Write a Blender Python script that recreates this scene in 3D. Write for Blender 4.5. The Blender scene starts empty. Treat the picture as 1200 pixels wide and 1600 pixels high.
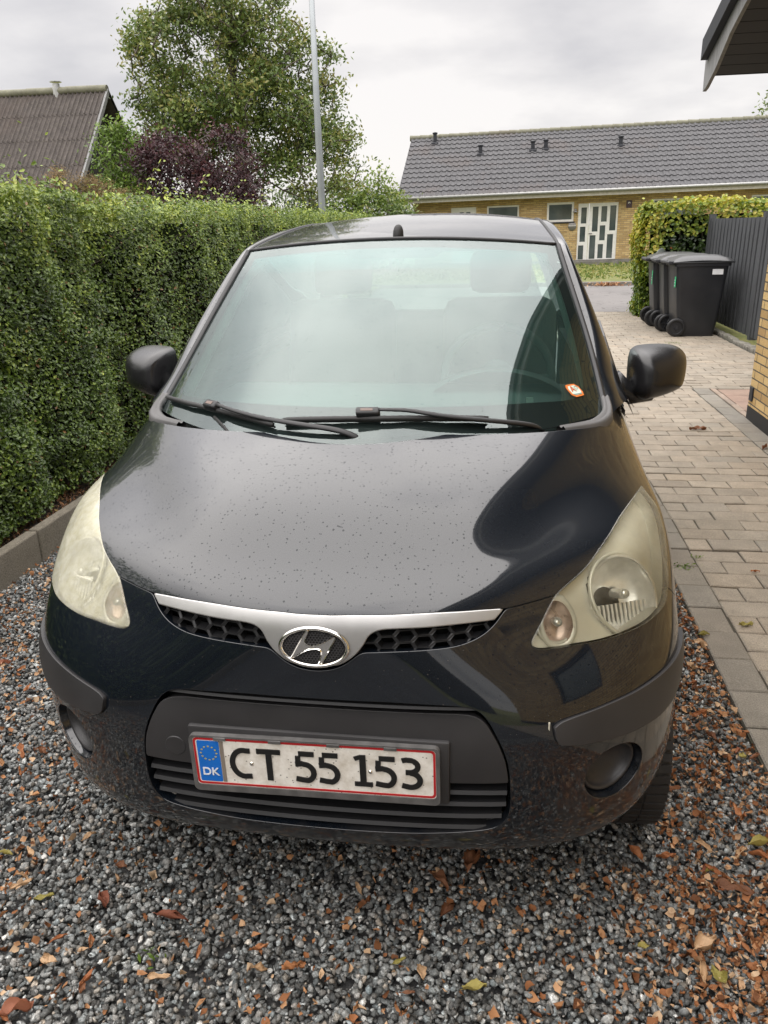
import bpy, bmesh, math, random
import numpy as np
from math import sin, cos, pi, radians, sqrt, atan2
from mathutils import Matrix, Vector
from mathutils.geometry import delaunay_2d_cdt

# ------------------------------------------------------------------ camera
sc = bpy.context.scene
COL = bpy.context.collection
cam_data = bpy.data.cameras.new("camera")
cam = bpy.data.objects.new("camera", cam_data)
COL.objects.link(cam)
sc.camera = cam
YAW, PIT, ROL = radians(-8.683), radians(20.058), radians(-1.403)
CAM = np.array([0.3353, -1.2243, 1.5158])
_f = np.array([sin(YAW)*cos(PIT), cos(YAW)*cos(PIT), -sin(PIT)])
_r = np.array([cos(YAW), -sin(YAW), 0.0])
_u = np.cross(_r, _f)
_r2 = _r*cos(ROL) + _u*sin(ROL)
_u2 = _u*cos(ROL) - _r*sin(ROL)
cam.matrix_world = Matrix(((_r2[0], _u2[0], -_f[0], CAM[0]), (_r2[1], _u2[1], -_f[1], CAM[1]),
                           (_r2[2], _u2[2], -_f[2], CAM[2]), (0, 0, 0, 1)))
cam_data.sensor_fit = 'VERTICAL'
cam_data.sensor_height = 36.0
cam_data.sensor_width = 27.0
cam_data.lens = 1212.25/1600*36
cam_data.clip_start = 0.05
cam_data.clip_end = 3000
sc.render.resolution_x = 768
sc.render.resolution_y = 1024

# ------------------------------------------------------------------ world: overcast daylight
SUN_EL, SUN_AZ = radians(50), radians(268)
world = bpy.data.worlds.new("World")
sc.world = world
world.use_nodes = True
nt = world.node_tree
nt.nodes.clear()
def wn(t, **k):
    n = nt.nodes.new(t)
    for a, b in k.items(): setattr(n, a, b)
    return n
w_out = wn('ShaderNodeOutputWorld')
w_mix = wn('ShaderNodeMixShader')
bg_sky = wn('ShaderNodeBackground'); bg_sky.inputs[1].default_value = 0.10
bg_cl = wn('ShaderNodeBackground'); bg_cl.inputs[1].default_value = 1.0
sky = wn('ShaderNodeTexSky'); sky.sky_type = 'NISHITA'; sky.sun_disc = False
sky.sun_elevation = SUN_EL; sky.sun_rotation = SUN_AZ
tc = wn('ShaderNodeTexCoord')
sep = wn('ShaderNodeSeparateXYZ')
# cloud deck seen in perspective: direction divided by height
addz = wn('ShaderNodeMath', operation='ADD'); addz.inputs[1].default_value = 0.22
maxz = wn('ShaderNodeMath', operation='MAXIMUM'); maxz.inputs[1].default_value = 0.06
dv = wn('ShaderNodeVectorMath', operation='DIVIDE')
comb = wn('ShaderNodeCombineXYZ')
n1 = wn('ShaderNodeTexNoise'); n1.inputs['Scale'].default_value = 1.25; n1.inputs['Detail'].default_value = 6; n1.inputs['Roughness'].default_value = 0.5
r1 = wn('ShaderNodeValToRGB')
r1.color_ramp.elements[0].position = 0.34; r1.color_ramp.elements[0].color = (0.45, 0.438, 0.448, 1)
r1.color_ramp.elements[1].position = 0.56; r1.color_ramp.elements[1].color = (0.66, 0.635, 0.62, 1)
# overcast deck is brighter overhead
rz = wn('ShaderNodeMapRange'); rz.inputs['From Min'].default_value = 0.28; rz.inputs['From Max'].default_value = 0.80
rz.inputs['To Min'].default_value = 1.0; rz.inputs['To Max'].default_value = 4.6; rz.interpolation_type = 'SMOOTHSTEP'
mul = wn('ShaderNodeVectorMath', operation='SCALE')
L = nt.links.new
L(tc.outputs['Generated'], sep.inputs[0])
L(sep.outputs[2], addz.inputs[0]); L(addz.outputs[0], maxz.inputs[0])
L(maxz.outputs[0], comb.inputs[0]); L(maxz.outputs[0], comb.inputs[1]); comb.inputs[2].default_value = 1
L(tc.outputs['Generated'], dv.inputs[0]); L(comb.outputs[0], dv.inputs[1])
mp = wn('ShaderNodeMapping'); mp.inputs['Location'].default_value = (3.1, 0.4, 0); L(dv.outputs[0], mp.inputs[0])
L(mp.outputs[0], n1.inputs['Vector']); L(n1.outputs['Fac'], r1.inputs[0])
L(sep.outputs[2], rz.inputs['Value'])
L(r1.outputs[0], mul.inputs[0]); L(rz.outputs[0], mul.inputs['Scale'])
L(mul.outputs[0], bg_cl.inputs[0]); L(sky.outputs[0], bg_sky.inputs[0])
w_mix.inputs[0].default_value = 0.93
L(bg_sky.outputs[0], w_mix.inputs[1]); L(bg_cl.outputs[0], w_mix.inputs[2]); L(w_mix.outputs[0], w_out.inputs[0])

sun_d = bpy.data.lights.new("sun", 'SUN'); sun_d.energy = 0.5; sun_d.angle = radians(150); sun_d.color = (1, 0.95, 0.88)
sun = bpy.data.objects.new("sun", sun_d); COL.objects.link(sun)
sd = Vector((sin(SUN_AZ)*cos(SUN_EL), cos(SUN_AZ)*cos(SUN_EL), sin(SUN_EL)))
sun.rotation_euler = sd.to_track_quat('Z', 'Y').to_euler()
sun.location = (5, 5, 10)
vs = sc.view_settings
sc.display_settings.display_device = 'sRGB'
vs.view_transform = 'Standard'; vs.look = 'None'; vs.exposure = 0.62; vs.gamma = 1.0; vs.use_curve_mapping = False
sc.render.engine = 'CYCLES'
sc.cycles.max_bounces = 7; sc.cycles.diffuse_bounces = 3; sc.cycles.glossy_bounces = 4
sc.cycles.transmission_bounces = 5; sc.cycles.transparent_max_bounces = 12
sc.cycles.use_denoising = True
try: sc.cycles.denoiser = 'OPENIMAGEDENOISE'; sc.cycles.denoising_input_passes = 'RGB_ALBEDO_NORMAL'; sc.cycles.denoising_prefilter = 'ACCURATE'
except Exception: pass
rng = np.random.default_rng(7)
random.seed(7)

# ------------------------------------------------------------------ helpers: objects and tags
def tag(o, label=None, cat=None, group=None, kind=None):
    if label: o['label'] = label
    if cat: o['category'] = cat
    if group: o['group'] = group
    if kind: o['kind'] = kind
    return o
def thing(name, label, cat, loc=(0, 0, 0), rz=0.0, group=None):
    o = bpy.data.objects.new(name, None); COL.objects.link(o)
    o.location = loc; o.rotation_euler = (0, 0, rz); o.empty_display_size = 0.1
    return tag(o, label, cat, group)
def link(name, me, mats=None, parent=None):
    o = bpy.data.objects.new(name, me); COL.objects.link(o)
    if mats is not None:
        for m in (mats if isinstance(mats, (list, tuple)) else [mats]): me.materials.append(m)
    if parent is not None: o.parent = parent
    return o
def box_uv(me, scale=1.0):
    """UV in metres, projected along each face's main axis."""
    if not me.polygons: return
    uvl = me.uv_layers.new(name="uv") if not me.uv_layers else me.uv_layers[0]
    nl = len(me.loops); nf = len(me.polygons)
    li = np.empty(nl, np.int32); me.loops.foreach_get('vertex_index', li)
    co = np.empty(len(me.vertices)*3, np.float32); me.vertices.foreach_get('co', co); co = co.reshape(-1, 3)
    fn = np.empty(nf*3, np.float32); me.polygons.foreach_get('normal', fn); fn = np.abs(fn.reshape(-1, 3))
    lt = np.empty(nf, np.int32); me.polygons.foreach_get('loop_total', lt)
    ax = np.repeat(fn.argmax(1), lt); p = co[li]
    uv = np.where((ax == 0)[:, None], p[:, [1, 2]], np.where((ax == 1)[:, None], p[:, [0, 2]], p[:, [0, 1]]))
    uvl.data.foreach_set('uv', (uv*scale).astype(np.float32).ravel())
def mesh_np(name, V, F, mat=None, parent=None, smooth=False, uv=False, normals=None, link_it=True):
    """V (n,3), F list of faces or (m,k) array"""
    me = bpy.data.meshes.new(name)
    V = np.asarray(V, np.float32)
    if isinstance(F, np.ndarray):
        k = F.shape[1]; m = F.shape[0]
        me.vertices.add(len(V)); me.vertices.foreach_set('co', V.ravel())
        me.loops.add(m*k); me.loops.foreach_set('vertex_index', F.astype(np.int32).ravel())
        me.polygons.add(m); me.polygons.foreach_set('loop_start', np.arange(0, m*k, k, dtype=np.int32))
        me.update(calc_edges=True); me.validate()
    else:
        me.from_pydata([tuple(v) for v in V.tolist()], [], [tuple(int(i) for i in f) for f in F]); me.update()
    if smooth: me.polygons.foreach_set('use_smooth', np.ones(len(me.polygons), bool))
    if uv: box_uv(me)
    if normals is not None: me.normals_split_custom_set_from_vertices([tuple(n) for n in normals])
    if not link_it:
        if mat: me.materials.append(mat)
        return me
    return link(name, me, mat, parent)
def attr_color(me, name, cols, domain='POINT'):
    a = me.color_attributes.new(name, 'FLOAT_COLOR', domain)
    c = np.ones((len(cols), 4), np.float32); c[:, :cols.shape[1]] = cols
    a.data.foreach_set('color', c.ravel())

class MB:
    """collects shapes into one mesh"""
    def __init__(s): s.v = []; s.f = []
    def add(s, V, F):
        b = len(s.v); s.v += [tuple(map(float, p)) for p in V]; s.f += [tuple(i+b for i in f) for f in F]; return s
    def box(s, x0, x1, y0, y1, z0, z1, bev=0.0, M=None):
        if bev <= 0:
            V = [(x, y, z) for z in (z0, z1) for y in (y0, y1) for x in (x0, x1)]
            F = [(0, 2, 3, 1), (4, 5, 7, 6), (0, 1, 5, 4), (2, 6, 7, 3), (0, 4, 6, 2), (1, 3, 7, 5)]
        else:
            bm = bmesh.new(); r = bmesh.ops.create_cube(bm, size=1)
            for v in bm.verts: v.co = ((x0+x1)/2+v.co.x*(x1-x0), (y0+y1)/2+v.co.y*(y1-y0), (z0+z1)/2+v.co.z*(z1-z0))
            bmesh.ops.bevel(bm, geom=bm.edges[:], offset=bev, segments=2, affect='EDGES', profile=0.5)
            bm.verts.ensure_lookup_table(); V = [tuple(v.co) for v in bm.verts]; F = [[v.index for v in f.verts] for f in bm.faces]; bm.free()
        if M is not None: V = [tuple(M @ Vector(p)) for p in V]
        return s.add(V, F)
    def prism(s, poly, axis, a, b):
        """extrude a 2D polygon along an axis between a and b; (p,q) fill the remaining axes in order"""
        n = len(poly)
        def P(p, q, t): return {0: (t, p, q), 1: (p, t, q), 2: (p, q, t)}[axis]
        V = [P(p, q, a) for p, q in poly] + [P(p, q, b) for p, q in poly]
        F = [tuple(range(n))[::-1], tuple(range(n, 2*n))] + [(i, (i+1) % n, n+(i+1) % n, n+i) for i in range(n)]
        return s.add(V, F)
    def tube(s, pts, r, n=8, cap=True, flat=None):
        """tube through points, radius number or list; flat=(vector, factor) squashes it"""
        P = [np.asarray(p, float) for p in pts]; R = r if isinstance(r, (list, tuple, np.ndarray)) else [r]*len(P)
        T = [P[min(i+1, len(P)-1)]-P[max(i-1, 0)] for i in range(len(P))]
        up = np.array([0, 0, 1.0]) if abs(T[0][2]) < 0.9*np.linalg.norm(T[0]) else np.array([1.0, 0, 0])
        if flat is not None: up = np.asarray(flat[0], float)
        V = []
        for p, t, q in zip(P, T, R):
            t = t/(np.linalg.norm(t)+1e-12); a = np.cross(t, up); a /= np.linalg.norm(a)+1e-12; b = np.cross(a, t)
            k = 1.0 if flat is None else flat[1]
            V += [p+q*(cos(2*pi*i/n)*a+k*sin(2*pi*i/n)*b) for i in range(n)]
        F = []
        for j in range(len(P)-1):
            F += [(j*n+i, j*n+(i+1) % n, (j+1)*n+(i+1) % n, (j+1)*n+i) for i in range(n)]
        if cap: F += [tuple(range(n))[::-1], tuple((len(P)-1)*n+i for i in range(n))]
        return s.add(V, F)
    def lathe(s, prof, center, axis='z', n=24):
        V = []
        for r, h in prof:
            for i in range(n):
                c, d = r*cos(2*pi*i/n), r*sin(2*pi*i/n)
                V.append({'z': (center[0]+c, center[1]+d, center[2]+h), 'y': (center[0]+c, center[1]+h, center[2]+d), 'x': (center[0]+h, center[1]+c, center[2]+d)}[axis])
        F = [(j*n+i, j*n+(i+1) % n, (j+1)*n+(i+1) % n, (j+1)*n+i) for j in range(len(prof)-1) for i in range(n)]
        return s.add(V, F)
    def build(s, name, mat, parent=None, smooth=False, angle=None, uv=True, recalc=True):
        me = bpy.data.meshes.new(name); me.from_pydata(s.v, [], s.f)
        if recalc:
            bm = bmesh.new(); bm.from_mesh(me); bmesh.ops.recalc_face_normals(bm, faces=bm.faces); bm.to_mesh(me); bm.free()
        me.update()
        if uv: box_uv(me)
        if smooth or angle:
            me.polygons.foreach_set('use_smooth', np.ones(len(me.polygons), bool))
            if angle: me.set_sharp_from_angle(angle=radians(angle))
        return link(name, me, mat, parent)

# ------------------------------------------------------------------ helpers: materials
class NT:
    def __init__(s, name):
        s.m = bpy.data.materials.new(name); s.m.use_nodes = True; s.t = s.m.node_tree
        s.b = s.t.nodes['Principled BSDF']; s.out = s.t.nodes['Material Output']
    def n(s, t, inp=None, **k):
        x = s.t.nodes.new(t)
        for a, b in k.items(): setattr(x, a, b)
        for a, b in (inp or {}).items():
            if isinstance(b, bpy.types.NodeSocket): s.t.links.new(b, x.inputs[a])
            else: x.inputs[a].default_value = b
        return x
    def l(s, a, b): s.t.links.new(a, b)
    def noise(s, scale, vec=None, detail=4, rough=0.5, dist=0.0):
        i = {'Scale': scale, 'Detail': detail, 'Roughness': rough, 'Distortion': dist}
        if vec is not None: i['Vector'] = vec
        return s.n('ShaderNodeTexNoise', i).outputs['Fac']
    def ramp(s, fac, stops):
        r = s.n('ShaderNodeValToRGB', {'Fac': fac}); e = r.color_ramp.elements
        while len(e) > len(stops): e.remove(e[-1])
        while len(e) < len(stops): e.new(1.0)
        for q, (p, c) in zip(e, stops):
            q.position = p; q.color = (*c, 1) if isinstance(c, (tuple, list)) else (c, c, c, 1)
        return r.outputs['Color']
    def mix(s, fac, a, b, blend='MIX'):
        x = s.n('ShaderNodeMix', data_type='RGBA', blend_type=blend)
        for k, v in (('Factor', fac), ('A', a), ('B', b)):
            idx = {'Factor': 0, 'A': 6, 'B': 7}[k]
            if isinstance(v, bpy.types.NodeSocket): s.l(v, x.inputs[idx])
            else: x.inputs[idx].default_value = (*v, 1) if isinstance(v, (tuple, list)) else v
        return x.outputs[2]
    def math(s, op, a, b=0.0, clamp=False):
        x = s.n('ShaderNodeMath', {0: a, 1: b}, operation=op); x.use_clamp = clamp; return x.outputs[0]
    def coord(s, kind='Object'): return s.n('ShaderNodeTexCoord').outputs[kind]
    def mapping(s, vec, scale=(1, 1, 1), loc=(0, 0, 0), rot=(0, 0, 0)):
        return s.n('ShaderNodeMapping', {'Vector': vec, 'Scale': scale, 'Location': loc, 'Rotation': rot}).outputs[0]
    def bump(s, h, strength=0.3, dist=0.01, normal=None):
        i = {'Height': h, 'Strength': strength, 'Distance': dist}
        if normal is not None: i['Normal'] = normal
        return s.n('ShaderNodeBump', i).outputs[0]
    def set(s, **k):
        for a, v in k.items():
            a = a.replace('_', ' ')
            if isinstance(v, bpy.types.NodeSocket): s.l(v, s.b.inputs[a])
            elif isinstance(v, (tuple, list)): s.b.inputs[a].default_value = (*v, 1) if len(v) == 3 else v
            else: s.b.inputs[a].default_value = v
        return s

def simple(name, col, rough=0.6, metal=0.0, var=0.15, scale=12, bump=0.0, spec=0.5, coat=0.0, bscale=60):
    """base colour broken up by noise, with a little roughness variation"""
    t = NT(name); c = t.coord('Object')
    n = t.noise(scale, c, 5)
    col = np.array(col, float)
    k = t.ramp(n, [(0.3, tuple(col*(1-var))), (0.7, tuple(np.minimum(col*(1+var), 1)))])
    rr = t.n('ShaderNodeMapRange', {'Value': n, 'To Min': rough*0.88, 'To Max': min(1, rough*1.12)}).outputs[0]
    t.set(Base_Color=k, Roughness=rr, Metallic=metal, Specular_IOR_Level=spec, Coat_Weight=coat)
    if bump > 0: t.set(Normal=t.bump(t.noise(bscale, c, 4), bump, 0.004))
    return t.m

def rrect(w, h, r, n=5, cx=0, cz=0):
    o = []
    for (sx, sz, a0) in ((1, 1, 0), (-1, 1, 90), (-1, -1, 180), (1, -1, 270)):
        for i in range(n+1):
            a = radians(a0+90*i/n); o.append((cx+sx*(w/2-r)+r*cos(a), cz+sz*(h/2-r)+r*sin(a)))
    return o
def text(body, size, x, z, y, mat, parent, name, off=0.0, ext=.0006, sx=1.0, sp=1.0, rx=90):
    cu = bpy.data.curves.new(name, 'FONT'); cu.body = body; cu.size = size; cu.align_x = 'CENTER'; cu.align_y = 'CENTER'; cu.offset = off; cu.extrude = ext; cu.space_character = sp
    tmp = bpy.data.objects.new('tmp', cu); COL.objects.link(tmp)
    dg = bpy.context.evaluated_depsgraph_get(); me = bpy.data.meshes.new_from_object(tmp.evaluated_get(dg)); bpy.data.objects.remove(tmp)
    me.name = name
    o = link(name, me, None, parent); me.materials.clear(); me.materials.append(mat)
    o.location = (x, y, z); o.rotation_euler = (radians(rx), 0, 0); o.scale = (sx, 1, 1); return o

# ================================================================== SETTING MATERIALS
def brick_mat(name, cols, mortar, bw=.228, rh=.0667, ms=.0115, contrast=1.0, offx=0.0):
    t = NT(name); uv = t.coord('UV')
    uv = t.mapping(uv, loc=(offx, 0, 0))
    br = t.n('ShaderNodeTexBrick', {'Vector': uv, 'Color1': (0, 0, 0, 1), 'Color2': (1, 1, 1, 1), 'Mortar': (0, 0, 0, 1), 'Scale': 1.0, 'Mortar Size': ms/2, 'Mortar Smooth': .25, 'Bias': 0.0, 'Brick Width': bw, 'Row Height': rh})
    br.offset = .5
    c = t.coord('Object'); n = t.noise(28, c, 6, .65); n2 = t.noise(1.6, c, 4); n3 = t.noise(160, c, 4)
    tone = t.n('ShaderNodeSeparateColor', {'Color': br.outputs['Color']}).outputs[0]
    bc = t.ramp(t.math('ADD', t.math('MULTIPLY', tone, .75), t.math('MULTIPLY', n, .35)), [(0.08, cols[0]), (0.35, cols[1]), (0.62, cols[2]), (0.95, cols[3])])
    pits = t.ramp(n3, [(.33, .45), (.45, 1.0)])
    bc = t.mix(1.0, bc, pits, 'MULTIPLY')
    mo = t.mix(n, tuple(np.array(mortar)*.6), tuple(np.array(mortar)*1.2))
    col = t.mix(br.outputs['Fac'], bc, mo)
    st = t.ramp(n2, [(.3, .82), (.7, 1.08)])
    col = t.mix(1.0, col, st, 'MULTIPLY')
    h = t.math('SUBTRACT', t.math('ADD', t.math('MULTIPLY', n, .12), t.math('MULTIPLY', n3, .10)), br.outputs['Fac'])
    t.set(Base_Color=col, Roughness=.85, Normal=t.bump(h, .9, .009)); return t.m
YEL = [(0.36, .22, .085), (.50, .33, .13), (.58, .40, .17), (.66, .47, .21)]
M_brick = brick_mat('yellow_brick', YEL, (.10, .085, .065))
M_brick_far = brick_mat('yellow_brick_weathered', [(.34, .225, .090), (.45, .305, .13), (.53, .37, .165), (.61, .45, .21)], (.27, .215, .14), ms=.014)
M_charc = simple('charcoal_painted_wood', (.014, .016, .022), .6, var=.25, bump=.15, bscale=40)
M_fence = None
def wood_mat(name, col, var=.3, rough=.75, stretch=(30, 30, 1.5)):
    t = NT(name); c = t.mapping(t.coord('Object'), scale=stretch)
    n = t.noise(1.0, c, 6, .6); n2 = t.noise(3.0, t.coord('Object'), 4)
    k = t.ramp(n, [(.25, tuple(np.array(col)*(1-var))), (.75, tuple(np.array(col)*(1+var)))])
    k = t.mix(1.0, k, t.ramp(n2, [(.3, .85), (.7, 1.12)]), 'MULTIPLY')
    t.set(Base_Color=k, Roughness=rough, Normal=t.bump(n, .25, .003)); return t.m
M_fence = wood_mat('grey_stained_fence_wood', (.062, .066, .072))
M_grayboard = wood_mat('weathered_grey_board', (.22, .22, .22), .25)
M_whitef = simple('white_window_paint', (.70, .69, .66), .4, var=.06)
M_paneg = None
def pane_mat():
    t = NT('window_pane_glass'); c = t.coord('Object'); n = t.noise(1.4, c, 3)
    t.set(Base_Color=t.ramp(n, [(.3, (.05, .065, .065)), (.7, (.12, .14, .135))]), Roughness=.06, Specular_IOR_Level=.7); return t.m
M_paneg = pane_mat()
def rooftile_mat(name, a, b, lich):
    t = NT(name); c = t.coord('Object'); uvn = t.coord('UV')
    n = t.noise(5, c, 7, .65); n2 = t.noise(.45, c, 5, .6); n3 = t.noise(45, c, 4)
    k = t.ramp(n, [(.3, a), (.7, b)])
    k = t.mix(t.math('MULTIPLY', t.ramp(n3, [(.56, 0.0), (.70, 1.0)]), .75), k, lich)
    k = t.mix(t.math('MULTIPLY', t.ramp(n2, [(.5, 0.0), (.72, 1.0)]), .45), k, (.085, .055, .04))
    t.set(Base_Color=k, Roughness=.8, Normal=t.bump(n3, .3, .01)); return t.m
M_tiles = rooftile_mat('fibre_cement_tiles', (.040, .040, .043), (.080, .079, .084), (.20, .20, .20))
M_oldroof = rooftile_mat('old_corrugated_sheet', (.042, .034, .031), (.092, .077, .070), (.17, .15, .11))
M_moss = rooftile_mat('mossy_ridge', (.12, .115, .085), (.20, .195, .145), (.20, .21, .10))

# ================================================================== GROUND
def grass_ground_mat():
    t = NT('rough_grass'); c = t.coord('Object'); n = t.noise(2.2, c, 8, .65); n2 = t.noise(30, c, 4)
    k = t.ramp(n, [(.3, (.075, .10, .022)), (.5, (.13, .135, .035)), (.7, (.19, .165, .06))])
    t.set(Base_Color=t.mix(.35, k, t.ramp(n2, [(.3, (.04, .06, .012)), (.7, (.2, .2, .07))])), Roughness=.95, Normal=t.bump(n2, .6, .02)); return t.m
def asphalt_mat():
    t = NT('worn_asphalt'); c = t.coord('Object'); n = t.noise(.9, c, 6, .6); n2 = t.noise(140, c, 3)
    k = t.ramp(n, [(.3, (.105, .098, .096)), (.7, (.155, .145, .140))]); k = t.mix(.3, k, t.ramp(n2, [(.3, (.07, .065, .062)), (.7, (.22, .21, .20))]))
    w = t.n('ShaderNodeTexVoronoi', {'Vector': t.mapping(c, scale=(.5, .9, 1)), 'Scale': .8}); w.feature = 'DISTANCE_TO_EDGE'
    wn_ = t.n('ShaderNodeTexVoronoi', {'Vector': t.n('ShaderNodeVectorMath', {0: t.mapping(c, scale=(.5, .9, 1)), 1: t.n('ShaderNodeTexNoise', {'Vector': c, 'Scale': 2.5}).outputs['Color']}, operation='ADD').outputs[0], 'Scale': .8}); wn_.feature = 'DISTANCE_TO_EDGE'
    k = t.mix(t.math('MULTIPLY', t.math('LESS_THAN', wn_.outputs['Distance'], .012), .7), k, (.05, .045, .04))
    t.set(Base_Color=k, Roughness=.8, Normal=t.bump(n2, .3, .006)); return t.m
def concrete_mat(name, a, b, stain=(.05, .05, .035)):
    t = NT(name); c = t.coord('Object'); n = t.noise(6, c, 8, .7); n2 = t.noise(130, c, 4); n3 = t.noise(1.7, c, 5)
    k = t.ramp(n, [(.3, a), (.7, b)]); k = t.mix(.35, k, t.ramp(n2, [(.35, tuple(np.array(a)*.5)), (.65, tuple(np.array(b)*1.35))]))
    k = t.mix(t.math('MULTIPLY', t.ramp(n3, [(.45, 0.0), (.75, 1.0)]), .5), k, stain)
    t.set(Base_Color=k, Roughness=.9, Normal=t.bump(n2, .5, .004)); return t.m
M_grass = grass_ground_mat()
def flat(name, x0, x1, y0, y1, z, mat, nx=1, ny=1):
    X, Y = np.meshgrid(np.linspace(x0, x1, nx+1), np.linspace(y0, y1, ny+1)); V = np.stack([X.ravel(), Y.ravel(), np.full(X.size, z)], 1)
    F = [(j*(nx+1)+i, j*(nx+1)+i+1, (j+1)*(nx+1)+i+1, (j+1)*(nx+1)+i) for j in range(ny) for i in range(nx)]
    return tag(mesh_np(name, V, F, mat, uv=True), kind='structure')
flat('ground', -400, 400, -200, 900, -.06, M_grass, 4, 4)
M_gravbase = concrete_mat('gravel_bed_fines', (.028, .028, .030), (.085, .085, .085), (.03, .025, .02))
flat('gravel_bed', -1.90, 1.137, -9, 13.70, -.030, M_gravbase, 6, 30)
M_asph = asphalt_mat()
flat('road', -60, 60, 13.80, 20.62, -.030, M_asph, 8, 2)
flat('grass_verge', -60, 60, 21.0, 31.5, .055, M_grass, 8, 4)
M_kerb = concrete_mat('kerb_concrete', (.13, .125, .11), (.24, .225, .20))
mb = MB()
for i in range(60): mb.box(-30+i*1.0+.004, -29+i*1.0-.004, 20.62, 20.76, -.05, .065, .01)
mb.box(-30, 30, 20.76, 21.6, -.05, .052)
tag(mb.build('kerb', M_kerb), kind='structure')
flat('lawn', -30, -2.9, -9, 20.5, .04, M_grass, 4, 4)
M_soil = concrete_mat('dark_soil', (.018, .013, .009), (.05, .038, .026), (.03, .035, .012))
flat('soil', -3.3, -1.955, -9, 13.7, .085, M_soil, 2, 30)
# concrete edging along the hedge
mb = MB(); y = -8.93
M_edge = concrete_mat('edging_concrete', (.105, .092, .068), (.215, .190, .148), (.06, .055, .025))
V_ = []
while y < 13.6:
    jx, jz = rng.normal(0, .004), rng.normal(0, .004)
    mb.box(-1.958+jx, -1.900+jx, y+.004, y+.996, -.06, .150+jz, .008); y += 1.0
tag(mb.build('edging', M_edge), kind='structure')

# ---- concrete block paving, every block real
def paver_mat():
    t = NT('concrete_paver'); c = t.coord('Object'); at = t.n('ShaderNodeAttribute', attribute_name='tint').outputs['Color']
    n = t.noise(7, c, 7, .65); n2 = t.noise(220, c, 4); n3 = t.noise(1.1, c, 4)
    k = t.mix(1.0, at, t.ramp(n, [(.28, .78), (.72, 1.14)]), 'MULTIPLY'); k = t.mix(1.0, k, t.ramp(n2, [(.3, .68), (.7, 1.25)]), 'MULTIPLY')
    k = t.mix(t.math('MULTIPLY', t.ramp(n3, [(.5, 0.0), (.8, 1.0)]), .35), k, (.12, .11, .08))
    t.set(Base_Color=k, Roughness=.85, Normal=t.bump(n2, .5, .003)); return t.m
M_pav = paver_mat()
PV, PF, PC = [], [], []
def paver(x0, x1, y0, y1, col, zt=.006):
    g = .0032; b = .005; x0 += g; x1 -= g; y0 += g; y1 -= g
    j = rng.normal(0, .0013, 4); dz = rng.normal(0, .0012); sl = rng.normal(0, .0012, 2)
    x0 += j[0]; x1 += j[1]; y0 += j[2]; y1 += j[3]; k = len(PV)
    zz = [zt+dz-sl[0]-sl[1], zt+dz+sl[0]-sl[1], zt+dz+sl[0]+sl[1], zt+dz-sl[0]+sl[1]]
    C4 = [(x0, y0), (x1, y0), (x1, y1), (x0, y1)]; I4 = [(x0+b, y0+b), (x1-b, y0+b), (x1-b, y1-b), (x0+b, y1-b)]
    for (x, y) in C4: PV.append((x, y, -.05))
    for (x, y), z in zip(C4, zz): PV.append((x, y, z-b*.8))
    for (x, y), z in zip(I4, zz): PV.append((x, y, z))
    for i in range(4):
        i2 = (i+1) % 4; PF.append((k+i, k+i2, k+4+i2, k+4+i)); PF.append((k+4+i, k+4+i2, k+8+i2, k+8+i))
    PF.append((k+8, k+9, k+10, k+11)); PC.extend([col]*12)
def pcol(base=(.258, .222, .174), v=.06):
    s = 1+rng.normal(0, v); w = rng.normal(0, .012); return (base[0]*s*(1+w), base[1]*s, base[2]*s*(1-w))
y = -3.0
while y < 13.66:                                    # border of larger slabs along the gravel
    paver(1.14, 1.28, y, y+.21, pcol((.20, .180, .148), .06), .008); y += .21
row = 0; y = -3.0
while y < 13.66:                                    # stretcher bond, courses across the drive
    xr = 2.172 if y < 6.5 else (3.34 if y > 8 else 3.34)
    x = 1.28-(.114 if row % 2 else 0)
    while x < xr-.02:
        a = max(x, 1.28); b = min(x+.228, xr)
        if b-a > .03: paver(a, b, y, min(y+.14, 13.7), pcol())
        x += .228
    y += .14; row += 1
y = -3.0
while y < 6.44:                                     # soldier course and edge by the house
    paver(2.174, 2.330, y, y+.28, pcol((.20, .182, .152), .07)); y += .28
y = 5.32
while y < 6.44:
    paver(2.400, 2.93, y, y+.3, pcol((.26, .18, .14), .09), .004); paver(2.935, 3.34, y, y+.3, pcol((.26, .18, .14), .09), .004); y += .3
y = 5.32
while y < 6.44: paver(2.336, 2.396, y, y+.24, pcol((.28, .22, .175), .07), .009); y += .24
me = mesh_np('paving', PV, PF, M_pav); attr_color(me.data, 'tint', np.array(PC, np.float32)); tag(me, kind='structure')
flat('joint_sand', 1.139, 3.345, -3.0, 13.78, -.004, concrete_mat('joint_sand', (.022, .018, .013), (.06, .05, .036), (.05, .06, .02)), 2, 12)
# granite setts beside the fence with a weedy strip behind
mb = MB(); y = 6.6
while y < 12.3:
    l = rng.uniform(.09, .13); mb.box(3.37+rng.normal(0, .006), 3.46+rng.normal(0, .006), y+.004, y+l-.004, -.03, .045+rng.normal(0, .006), .012); y += l
tag(mb.build('sett_edging', concrete_mat('granite_setts', (.13, .12, .10), (.25, .235, .20), (.06, .075, .03)), smooth=True, angle=50), kind='structure')
flat('weedy_strip', 3.44, 4.2, 5.4, 13.6, .02, M_grass, 2, 8)

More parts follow.
